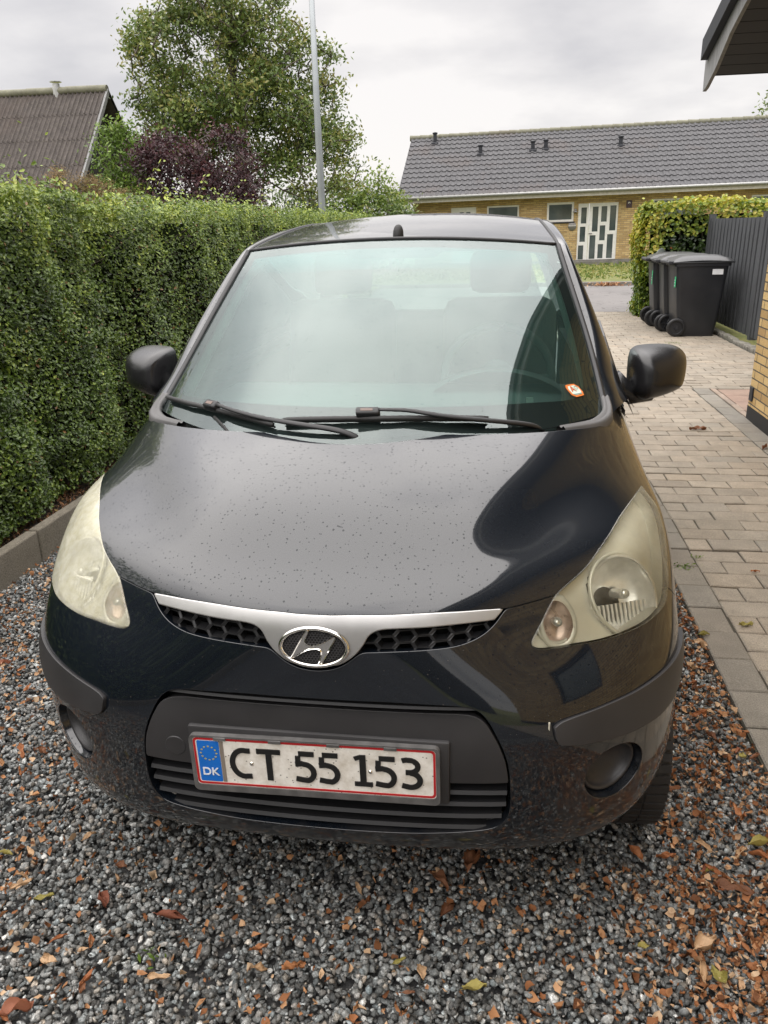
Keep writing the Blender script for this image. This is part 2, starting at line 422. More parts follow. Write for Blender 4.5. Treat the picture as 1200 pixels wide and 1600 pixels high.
# ================================================================== HOUSE ACROSS THE ROAD
FH = thing('brick_bungalow', 'long low yellow brick house with dark tiled roof across the road', 'house', (3.5, 30.325, .143))
FH.rotation_euler = (0, -.012, -.032)
L0, L1 = -6.54, 13.5
openings = [(-5.12, -4.17, 0.0, 2.11), (-3.76, -2.57, 1.15, 2.12), (-1.54, -.56, 1.47, 2.15), (-.40, 1.03, .02, 2.08), (2.24, 3.78, 1.05, 2.13), (5.6, 7.2, 1.05, 2.13), (9, 10.4, 1.05, 2.13)]
xs = sorted({L0, L1, *[o[0] for o in openings], *[o[1] for o in openings]}); zs = sorted({0.0, 2.5, *[o[2] for o in openings], *[o[3] for o in openings]})
mb = MB()
for i in range(len(xs)-1):
    for k in range(len(zs)-1):
        cx, cz = (xs[i]+xs[i+1])/2, (zs[k]+zs[k+1])/2
        if any(o[0] < cx < o[1] and o[2] < cz < o[3] for o in openings): continue
        mb.add([(xs[i], 0, zs[k]), (xs[i+1], 0, zs[k]), (xs[i+1], 0, zs[k+1]), (xs[i], 0, zs[k+1])], [(0, 1, 2, 3)])
for o in openings:
    x0, x1, z0, z1 = o
    mb.add([(x0, 0, z0), (x0, .11, z0), (x0, .11, z1), (x0, 0, z1)], [(0, 1, 2, 3)]); mb.add([(x1, 0, z0), (x1, .11, z0), (x1, .11, z1), (x1, 0, z1)], [(3, 2, 1, 0)])
    mb.add([(x0, 0, z1), (x1, 0, z1), (x1, .11, z1), (x0, .11, z1)], [(0, 1, 2, 3)]); mb.add([(x0, 0, z0), (x1, 0, z0), (x1, .11, z0), (x0, .11, z0)], [(3, 2, 1, 0)])
mb.add([(L0, 0, 0), (L0, 8, 0), (L0, 8, 2.5), (L0, 4, 4.75), (L0, 0, 2.5)], [(0, 1, 2, 3, 4)])
mb.add([(L1, 0, 0), (L1, 8, 0), (L1, 8, 2.5), (L1, 4, 4.75), (L1, 0, 2.5)], [(4, 3, 2, 1, 0)])
mb.build('wall', M_brick_far, FH, recalc=False)
mb = MB(); mb.box(L0-.03, L1+.03, -.04, .0, -.25, .10); mb.box(-.45, 1.1, -.35, -.041, -.2, .04); mb.build('plinth', M_kerb, FH)
# tiled roof: waved tiles in stepped courses
def waved_roof(name, parent, mat, x0, x1, pitch, courses, foot, top, amp, step, per=6, thick=.0):
    nx = int((x1-x0)/pitch)*per+1; X = np.linspace(x0, x1, nx); ph = (X-x0)/pitch*2*pi
    prof = amp*(np.cos(ph)+.35*np.cos(2*ph+.6)); fv, tv = np.array(foot, float), np.array(top, float); d = tv-fv; L_ = np.linalg.norm(d); n = np.array([-d[1], d[0]])/L_
    if n[1] < 0: n = -n
    V = []; F = []; r = 0
    for c in range(courses):
        for q, lift in ((c/courses, step), ((c+1)/courses, 0.0)):
            p = fv+d*q; jit = rng.normal(0, .002, nx)
            for x, h, j in zip(X, prof, jit): o = h+lift+j; V.append((x, p[0]+n[0]*o, p[1]+n[1]*o))
        for i in range(nx-1):
            a = r*nx+i; F.append((a, a+1, a+nx+1, a+nx))
            if c: F.append((a, a-nx, a-nx+1, a+1))
        r += 2
    return mesh_np(name, V, F, mat, parent)
rf = waved_roof('roof', FH, M_tiles, -7.12, 14.1, .2165, 13, (-.45, 2.52), (4.0, 4.99), .021, .030)
mb = MB(); mb.prism([(4.0, 4.93), (8.45, 2.5), (8.45, 2.44), (4.0, 4.87)], 0, -7.12, 14.1); mb.build('roof_back', M_tiles, FH)
mb = MB()
x = -7.2
while x < 14: mb.tube([(x, 4.0, 4.985), (x+.43, 4.0, 4.975)], [.115, .105], 10); x += .41
mb.build('ridge_tile', M_moss, FH, smooth=True, angle=50)
mb = MB(); mb.box(-7.12, 14.1, -.48, -.45, 2.32, 2.48); mb.box(-7.12, 14.1, -.45, .0, 2.44, 2.46); mb.build('fascia', simple('cream_fascia', (.46, .43, .37), .5), FH)
mb = MB(); mb.tube([(-7.14, -.54, 2.49), (14.1, -.54, 2.49)], .055, 8); mb.build('gutter', simple('grey_zinc', (.30, .30, .29), .4, .4), FH, smooth=True)
mb = MB(); mb.tube([(-6.62, -.54, 2.46), (-6.60, -.45, 2.36), (-6.52, -.07, 2.20), (-6.52, -.07, .05)], .038, 8); mb.build('downpipe', simple('zinc_pipe', (.42, .42, .41), .4, .4), FH, smooth=True)
def rpt(q): return (-.45+4.45*q, 2.52+2.47*q)
for i, (s_, q, h) in enumerate([(-6.1, .90, .36), (-4.17, .66, .30), (-2.12, .68, .30), (-1.62, .69, .30), (1.22, .68, .30)]):
    y_, z_ = rpt(q); mb = MB(); mb.lathe([(.075, -.15), (.075, h-.06), (.10, h-.05), (.11, h), (.0, h+.03)], (s_, y_, z_), 'z', 12); mb.box(s_-.14, s_+.14, y_-.2, y_+.12, z_-.14, z_-.01, .02)
    mb.build('vent_pipe', M_charc, FH, smooth=True, angle=50)
def window(x0, x1, z0, z1, fr=.055, name='window'):
    w = bpy.data.objects.new(name, None); COL.objects.link(w); w.parent = FH
    mb = MB(); mb.box(x0, x1, .03, .10, z0, z0+fr); mb.box(x0, x1, .03, .10, z1-fr, z1); mb.box(x0, x0+fr, .03, .10, z0+fr, z1-fr); mb.box(x1-fr, x1, .03, .10, z0+fr, z1-fr); mb.build('frame', M_whitef, w)
    mb = MB(); mb.box(x0+fr, x1-fr, .07, .078, z0+fr, z1-fr); mb.build('pane', M_paneg, w)
    mb = MB(); mb.box(x0-.04, x1+.04, -.04, .03, z0-.05, z0-.002); mb.build('sill', M_charc, w)
for (x0, x1, z0, z1) in [openings[1], openings[2], openings[4], openings[5], openings[6]]: window(x0, x1, z0, z1, .075 if x0 == -1.54 else .055)
# front doors: sidelight and a door leaf of tall staggered panes
def door(x0, x1, z0, z1, panes, name):
    d = bpy.data.objects.new(name, None); COL.objects.link(d); d.parent = FH
    xs_ = sorted({x0, x1, *[p[0] for p in panes], *[p[1] for p in panes]}); zs_ = sorted({z0, z1, *[p[2] for p in panes], *[p[3] for p in panes]}); mb = MB()
    for i in range(len(xs_)-1):
        for k in range(len(zs_)-1):
            cx, cz = (xs_[i]+xs_[i+1])/2, (zs_[k]+zs_[k+1])/2
            if any(p[0] < cx < p[1] and p[2] < cz < p[3] for p in panes): continue
            mb.box(xs_[i], xs_[i+1], .03, .08, zs_[k], zs_[k+1])
    mb.build('leaf', M_whitef, d)
    for p in panes:
        mb = MB(); mb.box(p[0], p[1], .055, .062, p[2], p[3]); mb.build('pane', M_paneg, d)
    return d
def z_(y): return (409-y)/93.0*2.08+.02
xx = lambda X: -.36+(X-165)/(358-165)*1.37
zz = lambda Y: .03+(382-Y)/(382-58)*2.05
side = [(xx(175), xx(203), zz(168), zz(80)), (xx(172), xx(200), zz(270), zz(186)), (xx(167), xx(194), zz(370), zz(290))]
door(-.40, xx(214), .02, 2.08, side, 'sidelight')
leafp = [(xx(233), xx(262), zz(215), zz(78)), (xx(224), xx(254), zz(368), zz(235)), (xx(277), xx(306), zz(162), zz(77)), (xx(273), xx(301), zz(265), zz(182)), (xx(268), xx(295), zz(366), zz(286)), (xx(321), xx(352), zz(212), zz(75)), (xx(313), xx(343), zz(366), zz(232))]
dr = door(xx(216), 1.03, .02, 2.08, leafp, 'front_door')
mb = MB(); mb.tube([(xx(221), .01, 1.02), (xx(221)+.10, .01, 1.02)], .012, 6); mb.tube([(xx(221), .03, 1.02), (xx(221), .005, 1.02)], .02, 8); mb.build('door_handle', M_charc, dr)
d2 = door(-5.12, -4.17, 0, 2.11, [(-4.80, -4.64, 1.80, 1.95), (-4.55, -4.39, 1.80, 1.95)], 'side_door')
# house number, wall lamp, round bell plate
np_ = bpy.data.objects.new('house_number', None); COL.objects.link(np_); np_.parent = FH
mb = MB(); mb.box(1.30, 1.50, -.025, -.002, 1.87, 2.12, .006); mb.build('number_board', simple('dark_number_board', (.055, .03, .035), .5), np_)
text('9', .17, 1.40, 1.995, -.027, M_whitef, np_, 'number_digit', .006, .001)
wl = bpy.data.objects.new('wall_lamp', None); COL.objects.link(wl); wl.parent = FH
mb = MB(); mb.box(-.545, -.465, -.05, -.002, 1.80, 1.90, .01); mb.lathe([(.03, .0), (.085, -.01), (.09, -.03), (.05, -.06), (.0, -.07)], (-.505, -.11, 1.83), 'z', 16); mb.build('lamp_body', simple('grey_lamp_metal', (.22, .22, .22), .4, .5), wl, smooth=True, angle=40)
mb = MB(); mb.lathe([(0, -.05), (.10, -.045), (.15, -.02), (.155, -.002)], (-.60, 0, 1.30), 'y', 24); mb.build('round_mailbox', simple('grey_round_box', (.20, .19, .18), .4, .5), FH, smooth=True, angle=40)
mb = MB(); mb.box(-.74, -.46, -.055, -.045, 1.30, 1.345); mb.build('mailbox_flap', simple('pale_metal', (.5, .48, .45), .4, .5), FH)

# ================================================================== STEEP ROOFED HOUSE ON THE LEFT
GH = thing('steep_roofed_house', 'brown corrugated steep roof house behind the hedge on the left', 'house', (0, 0, 0))
waved_roof('roof', GH, M_oldroof, -24, -9.85, .125, 6, (16.55, 1.25), (20.0, 5.04), .030, .012, per=6)
mb = MB(); mb.prism([(20.0, 5.02), (23.4, 1.25), (23.35, 1.15), (20.0, 4.9)], 0, -24, -9.80); mb.build('roof_back', M_oldroof, GH)
mb = MB(); mb.prism([(16.5, 1.20), (20.0, 5.06), (20.0, 4.90), (16.5, 1.02)], 0, -9.87, -9.80); mb.prism([(20.0, 5.06), (23.5, 1.20), (23.5, 1.02), (20.0, 4.90)], 0, -9.87, -9.80); mb.build('verge_board', M_grayboard, GH)
mb = MB()
x = -24.15
while x < -10.5: mb.tube([(x, 20.0, 5.06), (x+1.12, 20.0, 5.055)], [.10, .095], 10); x += 1.10
mb.build('ridge_cap', M_moss, GH, smooth=True, angle=50)
M_dkwood = wood_mat('dark_timber_gable', (.035, .032, .032))
mb = MB(); mb.prism([(16.9, 0), (23.1, 0), (23.1, 1.35), (20.0, 4.75), (16.9, 1.35)], 0, -24, -10.15); mb.build('wall', M_dkwood, GH)
mb = MB(); mb.box(-10.145, -10.08, 17.2, 22.8, 2.42, 2.54); mb.box(-10.145, -10.10, 18.6, 18.68, 1.2, 2.4); mb.box(-10.145, -10.10, 20.6, 20.68, 1.2, 2.4); mb.build('gable_window_frame', M_whitef, GH)
fl = bpy.data.objects.new("flue", None); COL.objects.link(fl); fl.parent = GH
M_zinc = simple('flue_steel', (.45, .45, .44), .35, .8)
mb = MB(); mb.lathe([(.11, -.2), (.11, .06), (.095, .07), (.095, .13)], (-11.22, 20.0, 5.1), 'z', 16); mb.build('pipe', M_zinc, fl, smooth=True, angle=40)
mb = MB(); mb.lathe([(0, .195), (.15, .18), (.15, .165), (0, .165)], (-11.22, 20.0, 5.1), 'z', 16); mb.build('cowl', M_zinc, fl, smooth=True, angle=40)
mb = MB()
for z0 in (1.75, 1.98, 2.2): mb.box(-10.1, -5.9, 16.3, 16.34, z0, z0+.13)
for x in (-10, -8.6, -7.2, -6.0): mb.box(x, x+.09, 16.34, 16.43, 0, 2.35)
tag(mb.build('board_fence', M_grayboard), 'weathered grey board fence behind the hedge by the steep roofed house', 'fence')

# ================================================================== HOUSE ALONG THE DRIVE (gable to the drive; wall edge and verge in view)
RH = thing('yellow_brick_house', 'yellow brick house beside the drive with black plinth and dark boarded roof overhang', 'house', (0, 0, 0))
WX = 2.33; SL = .31; RYD = .1
def zt(y): return 2.66+SL*(5.42-y) if y >= RYD else 2.66+SL*(5.42-RYD)-SL*(RYD-y)
wins = [(-2.2, -.9, .95, 2.05)]
ysv = sorted({-5.0, 5.305, RYD, *[w[0] for w in wins], *[w[1] for w in wins]}); zsv = [.112, .95, 2.05, 2.5]
mb = MB()
for i in range(len(ysv)-1):
    for k in range(3):
        cy, cz = (ysv[i]+ysv[i+1])/2, (zsv[k]+zsv[k+1])/2
        if any(w[0] < cy < w[1] and w[2] < cz < w[3] for w in wins): continue
        mb.add([(WX, ysv[i], zsv[k]), (WX, ysv[i+1], zsv[k]), (WX, ysv[i+1], zsv[k+1]), (WX, ysv[i], zsv[k+1])], [(0, 3, 2, 1)])
    mb.add([(WX, ysv[i], 2.5), (WX, ysv[i+1], 2.5), (WX, ysv[i+1], zt(ysv[i+1])-.16), (WX, ysv[i], zt(ysv[i])-.16)], [(0, 3, 2, 1)])
mb.add([(WX, 5.305, .112), (9, 5.305, .112), (9, 5.305, 2.52), (WX, 5.305, 2.52)], [(0, 3, 2, 1)])
for w in wins:
    mb.add([(WX, w[0], w[2]), (WX+.12, w[0], w[2]), (WX+.12, w[0], w[3]), (WX, w[0], w[3])], [(0, 1, 2, 3)]); mb.add([(WX, w[1], w[2]), (WX+.12, w[1], w[2]), (WX+.12, w[1], w[3]), (WX, w[1], w[3])], [(3, 2, 1, 0)])
    mb.add([(WX, w[0], w[3]), (WX, w[1], w[3]), (WX+.12, w[1], w[3]), (WX+.12, w[0], w[3])], [(0, 1, 2, 3)])
mb.build('wall', M_brick, RH, recalc=False)
mb = MB(); mb.box(WX-.003, 9, -5, 5.308, -.2, .112); mb.build('plinth', simple('black_bitumen_plinth', (.012, .012, .012), .7, var=.3), RH)
for w in wins:
    wo = bpy.data.objects.new('window', None); COL.objects.link(wo); wo.parent = RH
    f = .06; mb = MB(); mb.box(WX+.05, WX+.12, w[0], w[1], w[2], w[2]+f); mb.box(WX+.05, WX+.12, w[0], w[1], w[3]-f, w[3]); mb.box(WX+.05, WX+.12, w[0], w[0]+f, w[2]+f, w[3]-f); mb.box(WX+.05, WX+.12, w[1]-f, w[1], w[2]+f, w[3]-f); mb.build('frame', M_charc, wo)
    mb = MB(); mb.box(WX+.09, WX+.098, w[0]+f, w[1]-f, w[2]+f, w[3]-f); mb.build('pane', M_paneg, wo)
def slab(mb, x0, x1, y0, y1, d0, d1):
    """a strip between y0 and y1 that follows the roof slope, d below the roof line"""
    mb.prism([(y0, zt(y0)-d0), (y1, zt(y1)-d0), (y1, zt(y1)-d1), (y0, zt(y0)-d1)], 0, x0, x1)
mb = MB(); y = 5.40
while y > -5.3:
    a = max(y-.128, -5.3)
    if a < RYD < y: slab(mb, 1.772, WX+.3, RYD, y-.006, .165, .15); slab(mb, 1.772, WX+.3, a, RYD, .165, .15)
    else: slab(mb, 1.772, WX+.3, a, y-.006, .165, .15)
    y -= .128
mb.build('soffit', M_charc, RH)
mb = MB(); mb.prism([(5.42, 2.50), (5.42, 2.68), (RYD, zt(RYD)), (-5.3, zt(-5.3)), (-5.3, zt(-5.3)-.22), (RYD, zt(RYD)-.21), (4.55, zt(4.55)-.20), (4.80, zt(4.80)-.205), (4.95, zt(4.95)-.235), (5.10, zt(5.10)-.265), (5.33, 2.412), (5.41, 2.40)], 0, 1.748, 1.772); mb.build('verge_board', M_grayboard, RH)
mb = MB(); mb.box(1.772, 9, 5.402, 5.425, 2.50, 2.62); mb.build('fascia', M_charc, RH)
mb = MB(); slab(mb, 1.700, 1.746, RYD, 5.36, -.045, .085); slab(mb, 1.700, 1.746, -5.3, RYD, -.045, .085); mb.build('verge_trim', M_charc, RH)
mb = MB(); V = []; n = 120
for i in range(n+1):
    x = 1.74+7.0*i/n; h = .02*sin(x*2*pi/.17); V += [(x, 5.46, zt(5.46)+.02+h), (x, RYD, zt(RYD)+.02+h), (x, -5.4, zt(-5.4)+.02+h)]
mb.add(V, [(i*3+k, i*3+k+1, (i+1)*3+k+1, (i+1)*3+k) for i in range(n) for k in (0, 1)])
mb.build('roof', M_tiles, RH)
mb = MB(); mb.box(2.318, 2.329, 5.20, 5.28, .16, .27, .004); mb.build('vent_plate', M_charc, RH)

# added unseen dark block behind the camera, darkens the reflection in the car nose
GA = thing('dark_reflection_block', 'added dark timber block, unseen behind the camera, for the car nose to reflect', 'dark_reflection_block', (0, 0, 0))
mb = MB(); mb.box(-3.2, 2.6, -12, -8.6, 0, 2.7); mb.build('wall', M_dkwood, GA)
mb = MB(); mb.box(-3.6, 3.0, -12.3, -8.1, 2.7, 2.9); mb.build('roof', M_charc, GA)
mb = MB()
for k in range(4): mb.box(-1.6, 1.2, -8.6, -8.56, .05+k*.55, .58+k*.55, .01)
mb.build('door', M_grayboard, GA)

# ================================================================== FENCE, BINS, SIGN, POLE
FE = thing('slat_fence', 'dark grey fence of narrow upright slats behind the bins', 'fence', (0, 0, 0))
mb = MB(); y = 5.6
while y < 12.50: mb.box(3.600, 3.622, y, y+.125, .06, 1.545, 0); mb.box(3.640, 3.655, y+.10, y+.20, .06, 1.53, 0); y += .185
mb.build('slat_panel', M_fence, FE)
for z0 in (.25, 1.35):
    mb = MB(); mb.box(3.6555, 3.69, 5.6, 12.55, z0, z0+.09); mb.build('rail', M_fence, FE)
for y in (12.58, 9.80, 7.4, 5.6): mb = MB(); mb.box(3.585, 3.675, y-.045, y+.045, 0, 1.61); mb.build('post', M_fence, FE)
M_bin = NT('black_bin_plastic'); 
_t = M_bin; _c = _t.coord('Object'); _n = _t.noise(3, _c, 6)
_t.set(Base_Color=_t.ramp(_n, [(.3, (.010, .011, .014)), (.7, (.020, .021, .024))]), Roughness=_t.n('ShaderNodeMapRange', {'Value': _t.noise(6, _c, 5), 'To Min': .30, 'To Max': .5}).outputs[0], Normal=_t.bump(_t.noise(4, _c, 3), .25, .02)); M_bin = _t.m
M_binlid = simple('grey_black_bin_lid', (.030, .031, .033), .36, var=.25, bump=.2, bscale=12)
M_binwheel = simple('bin_wheel_black', (.012, .012, .013), .5)
M_lgreen = simple('green_bin_label', (.02, .38, .16), .4); M_lwhite = simple('white_bin_label', (.62, .63, .64), .4)
def bin_(label):
    b = thing('wheelie_bin', label, 'bin', (0, 0, 0), 0, 'wheelie bins standing by the grey fence')
    # handle and wheels on -x, front on +x
    lv = [(.0, .16, .62, .50), (.05, .13, .63, .52), (.30, .10, .66, .53), (.92, .035, .715, .575), (.965, .03, .72, .58)]
    V = []; F = []; m = 20
    for z, xa, xb, wd in lv:
        pts = rrect(xb-xa, wd, .05, 4, (xa+xb)/2, 0); V += [(p[0], p[1], z) for p in pts]
    m = 20+4
    m = len(rrect(1, 1, .05, 4))
    for j in range(len(lv)-1): F += [(j*m+i, j*m+(i+1) % m, (j+1)*m+(i+1) % m, (j+1)*m+i) for i in range(m)]
    F.append(tuple(range(m))[::-1])
    mb = MB(); mb.add(V, F); mb.build('body', M_bin, b, smooth=True, angle=40)
    mb = MB(); mb.prism([(p[0], p[1]) for p in rrect(.74, .60, .05, 4, .375, 0)], 2, .935, .985); mb.build('rim', M_bin, b, smooth=True, angle=40)
    # lid: shallow dome with stiffening ribs
    V = []; F = []; nx_, ny_ = 16, 10
    for j in range(ny_+1):
        for i in range(nx_+1):
            u_, v_ = i/nx_, j/ny_; x = -.02+.80*u_; y = -.31+.62*v_; e = min(min(u_, 1-u_)*6, min(v_, 1-v_)*6, 1)
            V.append((x, y, .992+.055*sqrt(max(0, e))+.018*sin(pi*u_)+(.012 if .25 < v_ < .75 and .15 < u_ < .85 else 0)))
    F = [(j*(nx_+1)+i, j*(nx_+1)+i+1, (j+1)*(nx_+1)+i+1, (j+1)*(nx_+1)+i) for j in range(ny_) for i in range(nx_)]
    mb = MB(); mb.add(V, F); mb.box(-.02, .78, -.31, .31, .975, .994, .006); ld = mb.build('lid', M_binlid, b, smooth=True, angle=35)
    mb = MB(); mb.tube([(-.06, -.25, .985), (-.075, -.15, .99), (-.075, .15, .99), (-.06, .25, .985)], .018, 8)
    for y in (-.25, -.10, .10, .25): mb.box(-.07, .02, y-.018, y+.018, .955, 1.005, .006)
    mb.build('handle', M_bin, b, smooth=True, angle=40)
    for s in (-1, 1):
        w = bpy.data.objects.new('wheel', None); COL.objects.link(w); w.parent = b; w.location = (.10, s*.275, .125)
        mb = MB(); mb.lathe([(.090, -.022), (.112, -.024), (.124, -.016), (.125, .0), (.124, .016), (.112, .024), (.090, .022)], (0, 0, 0), 'y', 32); mb.build('tyre', M_binwheel, w, smooth=True)
        mb = MB(); mb.lathe([(0, s*.012), (.025, s*.016), (.03, s*.006), (.085, s*.004), (.09, s*.010)], (0, 0, 0), 'y', 24)
        for k in range(6):
            a = pi*k/3; mb.tube([(.02*cos(a), -s*.008, .02*sin(a)), (.09*cos(a), -s*.008, .09*sin(a))], .008, 5)
        mb.build('hub', M_bin, w, smooth=True, angle=40)
    mb = MB(); mb.tube([(.10, -.27, .125), (.10, .27, .125)], .012, 8); mb.build('axle', M_charc, b)
    return b
def copy_tree(o, parent=None):
    c = o.copy(); COL.objects.link(c); c.parent = parent
    for ch in list(o.children): copy_tree(ch, c)
    return c
b0 = bin_('nearest black wheelie bin with a white sticker on its side')
b1 = copy_tree(b0); b1['label'] = 'middle black wheelie bin squeezed between the nearest and farthest bins'
b2 = copy_tree(b0); b2['label'] = 'farthest black wheelie bin, next to the round grey disc'
b0.location = (2.64, 10.52, .006); b0.rotation_euler = (0, 0, radians(2)); b1.location = (2.60, 11.12, .006); b1.rotation_euler = (0, 0, radians(-3)); b2.location = (2.56, 11.74, .006); b2.rotation_euler = (0, 0, radians(-2))
def lab(b, x0, x1, z0, z1, mat, name, dy, up=False):
    w = (.53+(z0-.3)/.62*.045)/2
    mb = MB(); mb.box(x0, x1, -w-dy-.003, -w-dy, z0, z1, .0005); return mb.build(name, mat, b)
lab(b0, .50, .64, .825, .895, M_lwhite, 'side_sticker', .008)
mb = MB(); mb.box(.52, .56, -.2945, -.2935, .865, .872); mb.box(.58, .635, -.2945, -.2935, .868, .876); mb.box(.52, .60, -.2945, -.2935, .845, .850); mb.build('sticker_print', M_charc, b0)
for b in (b0, b2):
    mb = MB(); mb.box(.030, .036, -.235, -.175, .66, .80) if b is b0 else mb.box(.030, .036, -.235, -.185, .62, .82)
    mb.v = [(x-(z-.66)*.0+.012, y, z) for x, y, z in mb.v]; mb.build('green_label', M_lgreen, b)
    mb = MB()
    for k in range(3): mb.box(.039, .0415, -.22, -.19, .68+k*.035, .69+k*.035)
    mb.build('label_print', M_lwhite, b)
SG = thing('round_sign', 'round grey disc on a post half hidden in the yellow-green hedge beside the bins', 'sign', (2.90, 12.62, 0), radians(58))
mb = MB(); mb.lathe([(0, -.012), (.30, -.012), (.315, -.004), (.315, .006), (.30, .012), (0, .012)], (0, 0, .80), 'y', 40); mb.build('disc', simple('dull_grey_sheet', (.20, .22, .21), .45, .2, var=.1), SG, smooth=True, angle=40)
mb = MB(); mb.tube([(0, .03, 0), (0, .03, 1.0)], .02, 8); mb.build('post', M_zinc, SG)
LP = thing('street_lamp', 'tall thin galvanised street lamp post rising behind the end of the long hedge', 'lamp post', (-2.886, 13.42, 0))
mb = MB(); mb.tube([(0, 0, 0), (0, 0, 1.2), (-.01, 0, 3), (-.02, 0, 6.5)], [.075, .066, .058, .036], 14); mb.build('post', simple('galvanised_steel', (.26, .28, .29), .45, .55, var=.12, scale=3), LP, smooth=True)
mb = MB(); mb.tube([(-.02, 0, 6.45), (.0, .3, 6.7), (.0, .7, 6.75)], .025, 8); mb.build('arm', M_zinc, LP, smooth=True)
mb = MB(); mb.box(-.12, .12, .65, 1.25, 6.70, 6.82, .04); mb.build('lamp_head', M_zinc, LP, smooth=True, angle=40)

# ================================================================== FOLIAGE
def leaf_mat(name, stops, rough=.5, spec=.4, trans=.35):
    t = NT(name); at = t.n('ShaderNodeAttribute', attribute_name='rnd').outputs['Color']; sc_ = t.n('ShaderNodeSeparateColor', {'Color': at})
    k = t.ramp(sc_.outputs[0], stops)
    n = t.noise(3, t.coord('Object'), 3); k = t.mix(1.0, k, t.ramp(n, [(.3, .8), (.7, 1.15)]), 'MULTIPLY')
    t.set(Base_Color=k, Roughness=rough, Specular_IOR_Level=spec)
    tl = t.n('ShaderNodeBsdfTranslucent', {'Color': k}); mx = t.n('ShaderNodeMixShader', {0: trans, 1: t.b.outputs[0], 2: tl.outputs[0]}); t.l(mx.outputs[0], t.out.inputs['Surface'])
    return t.m
def leaves(name, P, N, size, mat, parent, rnd, aspect=.5, fold=.25, sub=True, up=.3, jit=0.0):
    """P positions, N facing directions; each leaf a pointed blade folded along its midrib"""
    n = len(P); N = N/(np.linalg.norm(N, axis=1)[:, None]+1e-9)
    r = rng.normal(size=(n, 3)); T = np.cross(N, r); T /= np.linalg.norm(T, axis=1)[:, None]+1e-9; B = np.cross(N, T)
    s = size[:, None]; w = s*aspect*.5
    if sub:
        pts = [P-T*s*.5, P-T*s*.12+B*w-N*w*fold*0, P+T*s*.22+B*w*.8, P+T*s*.5-N*s*.08, P+T*s*.22-B*w*.8, P-T*s*.12-B*w, P-T*s*.12-N*w*fold*2, P+T*s*.22-N*w*fold*2]
        V = np.stack(pts, 1).reshape(-1, 3); b = (np.arange(n)*8)[:, None]
        F3 = np.concatenate([b+np.array([[0, 6, 1]]), b+np.array([[0, 5, 6]]), b+np.array([[2, 7, 3]]), b+np.array([[7, 4, 3]]), b+np.array([[1, 6, 7]]), b+np.array([[1, 7, 2]]), b+np.array([[6, 5, 4]]), b+np.array([[6, 4, 7]])]); k = 8
    else:
        pts = [P-T*s*.5, P+B*w, P+T*s*.5, P-B*w]; V = np.stack(pts, 1).reshape(-1, 3); b = (np.arange(n)*4)[:, None]
        F3 = np.concatenate([b+np.array([[0, 1, 2]]), b+np.array([[0, 2, 3]])]); k = 4
    if jit: V = V+rng.normal(0, 1, V.shape)*np.repeat(s, k, 0)*jit
    o = mesh_np(name, V, F3.astype(np.int32), mat, parent)
    c = np.repeat(np.stack([rnd, rng.random(n), rng.random(n)], 1), k, 0); attr_color(o.data, 'rnd', c)
    return o
def vnoise(P, sc_, seed):
    r = np.random.default_rng(seed); o = np.zeros(len(P)); a = 1.0
    for k in range(3):
        for q in range(3):
            d = r.normal(size=3); d /= np.linalg.norm(d); o += a*np.sin(P@d*sc_*(2**k)*2*pi+r.uniform(0, 6.28))
        a *= .6
    return o/3.5
M_privet = leaf_mat('privet_leaf', [(.0, (.026, .044, .010)), (.35, (.074, .125, .020)), (.62, (.165, .235, .034)), (.84, (.32, .39, .060)), (.95, (.46, .52, .08)), (.985, (.24, .13, .045))], .38, .5, .25)
M_twig = simple('twig_bark', (.055, .042, .030), .85, var=.3)
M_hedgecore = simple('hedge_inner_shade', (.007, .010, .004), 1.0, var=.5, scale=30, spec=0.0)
def surf_of(x): return x
HG = thing('privet_hedge', 'long clipped dark green privet hedge along the left of the drive', 'hedge', (-2.6, 5, 0))
def hedge_face(y, z):
    P = np.stack([np.zeros_like(y), y, z], 1); return -2.06+.07*vnoise(P, .35, 3)+.075*vnoise(P, 1.1, 5)-.09*np.clip((.45-z)/.45, 0, 1)
def hedge_top(x, y):
    P = np.stack([x, y, np.zeros_like(y)], 1); return 1.715+.045*vnoise(P, .3, 8)+.05*vnoise(P, 1.2, 9)+.085*np.clip((3.4-y)/1.6, -.2, 1)
# face leaves, denser near the camera
n = 100000; y = 1.3+12.2*rng.random(n)**1.75; z = .13+rng.random(n)*1.63
y[:14000] = 1.2+2.6*rng.random(14000)
fx = hedge_face(y, z); dep = rng.exponential(.055, n)-.034; P = np.stack([fx-dep, y, z], 1)
N = np.stack([np.full(n, .75), np.full(n, -.12), np.full(n, .62)], 1)+rng.normal(0, .48, (n, 3))
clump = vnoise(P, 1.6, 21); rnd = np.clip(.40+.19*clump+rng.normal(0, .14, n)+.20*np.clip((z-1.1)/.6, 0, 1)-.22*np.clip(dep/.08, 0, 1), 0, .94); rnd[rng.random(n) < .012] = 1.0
size = rng.uniform(.017, .031, n)*(1+.05*np.clip(y-3, 0, 8))
n2 = 34000; y2 = 1.2+12.3*rng.random(n2)**1.4; x2 = -2.08-rng.random(n2)**1.3*.9; zt = hedge_top(x2, y2)+rng.exponential(.040, n2)-.075
P2 = np.stack([x2, y2, zt], 1); N2 = np.array([.35, -.25, .8])+rng.normal(0, .5, (n2, 3)); r2 = np.clip(.62+.18*vnoise(P2, 1.5, 22)+rng.normal(0, .15, n2), 0, .96); s2 = rng.uniform(.020, .036, n2)*(1+.04*np.clip(y2-3, 0, 8))
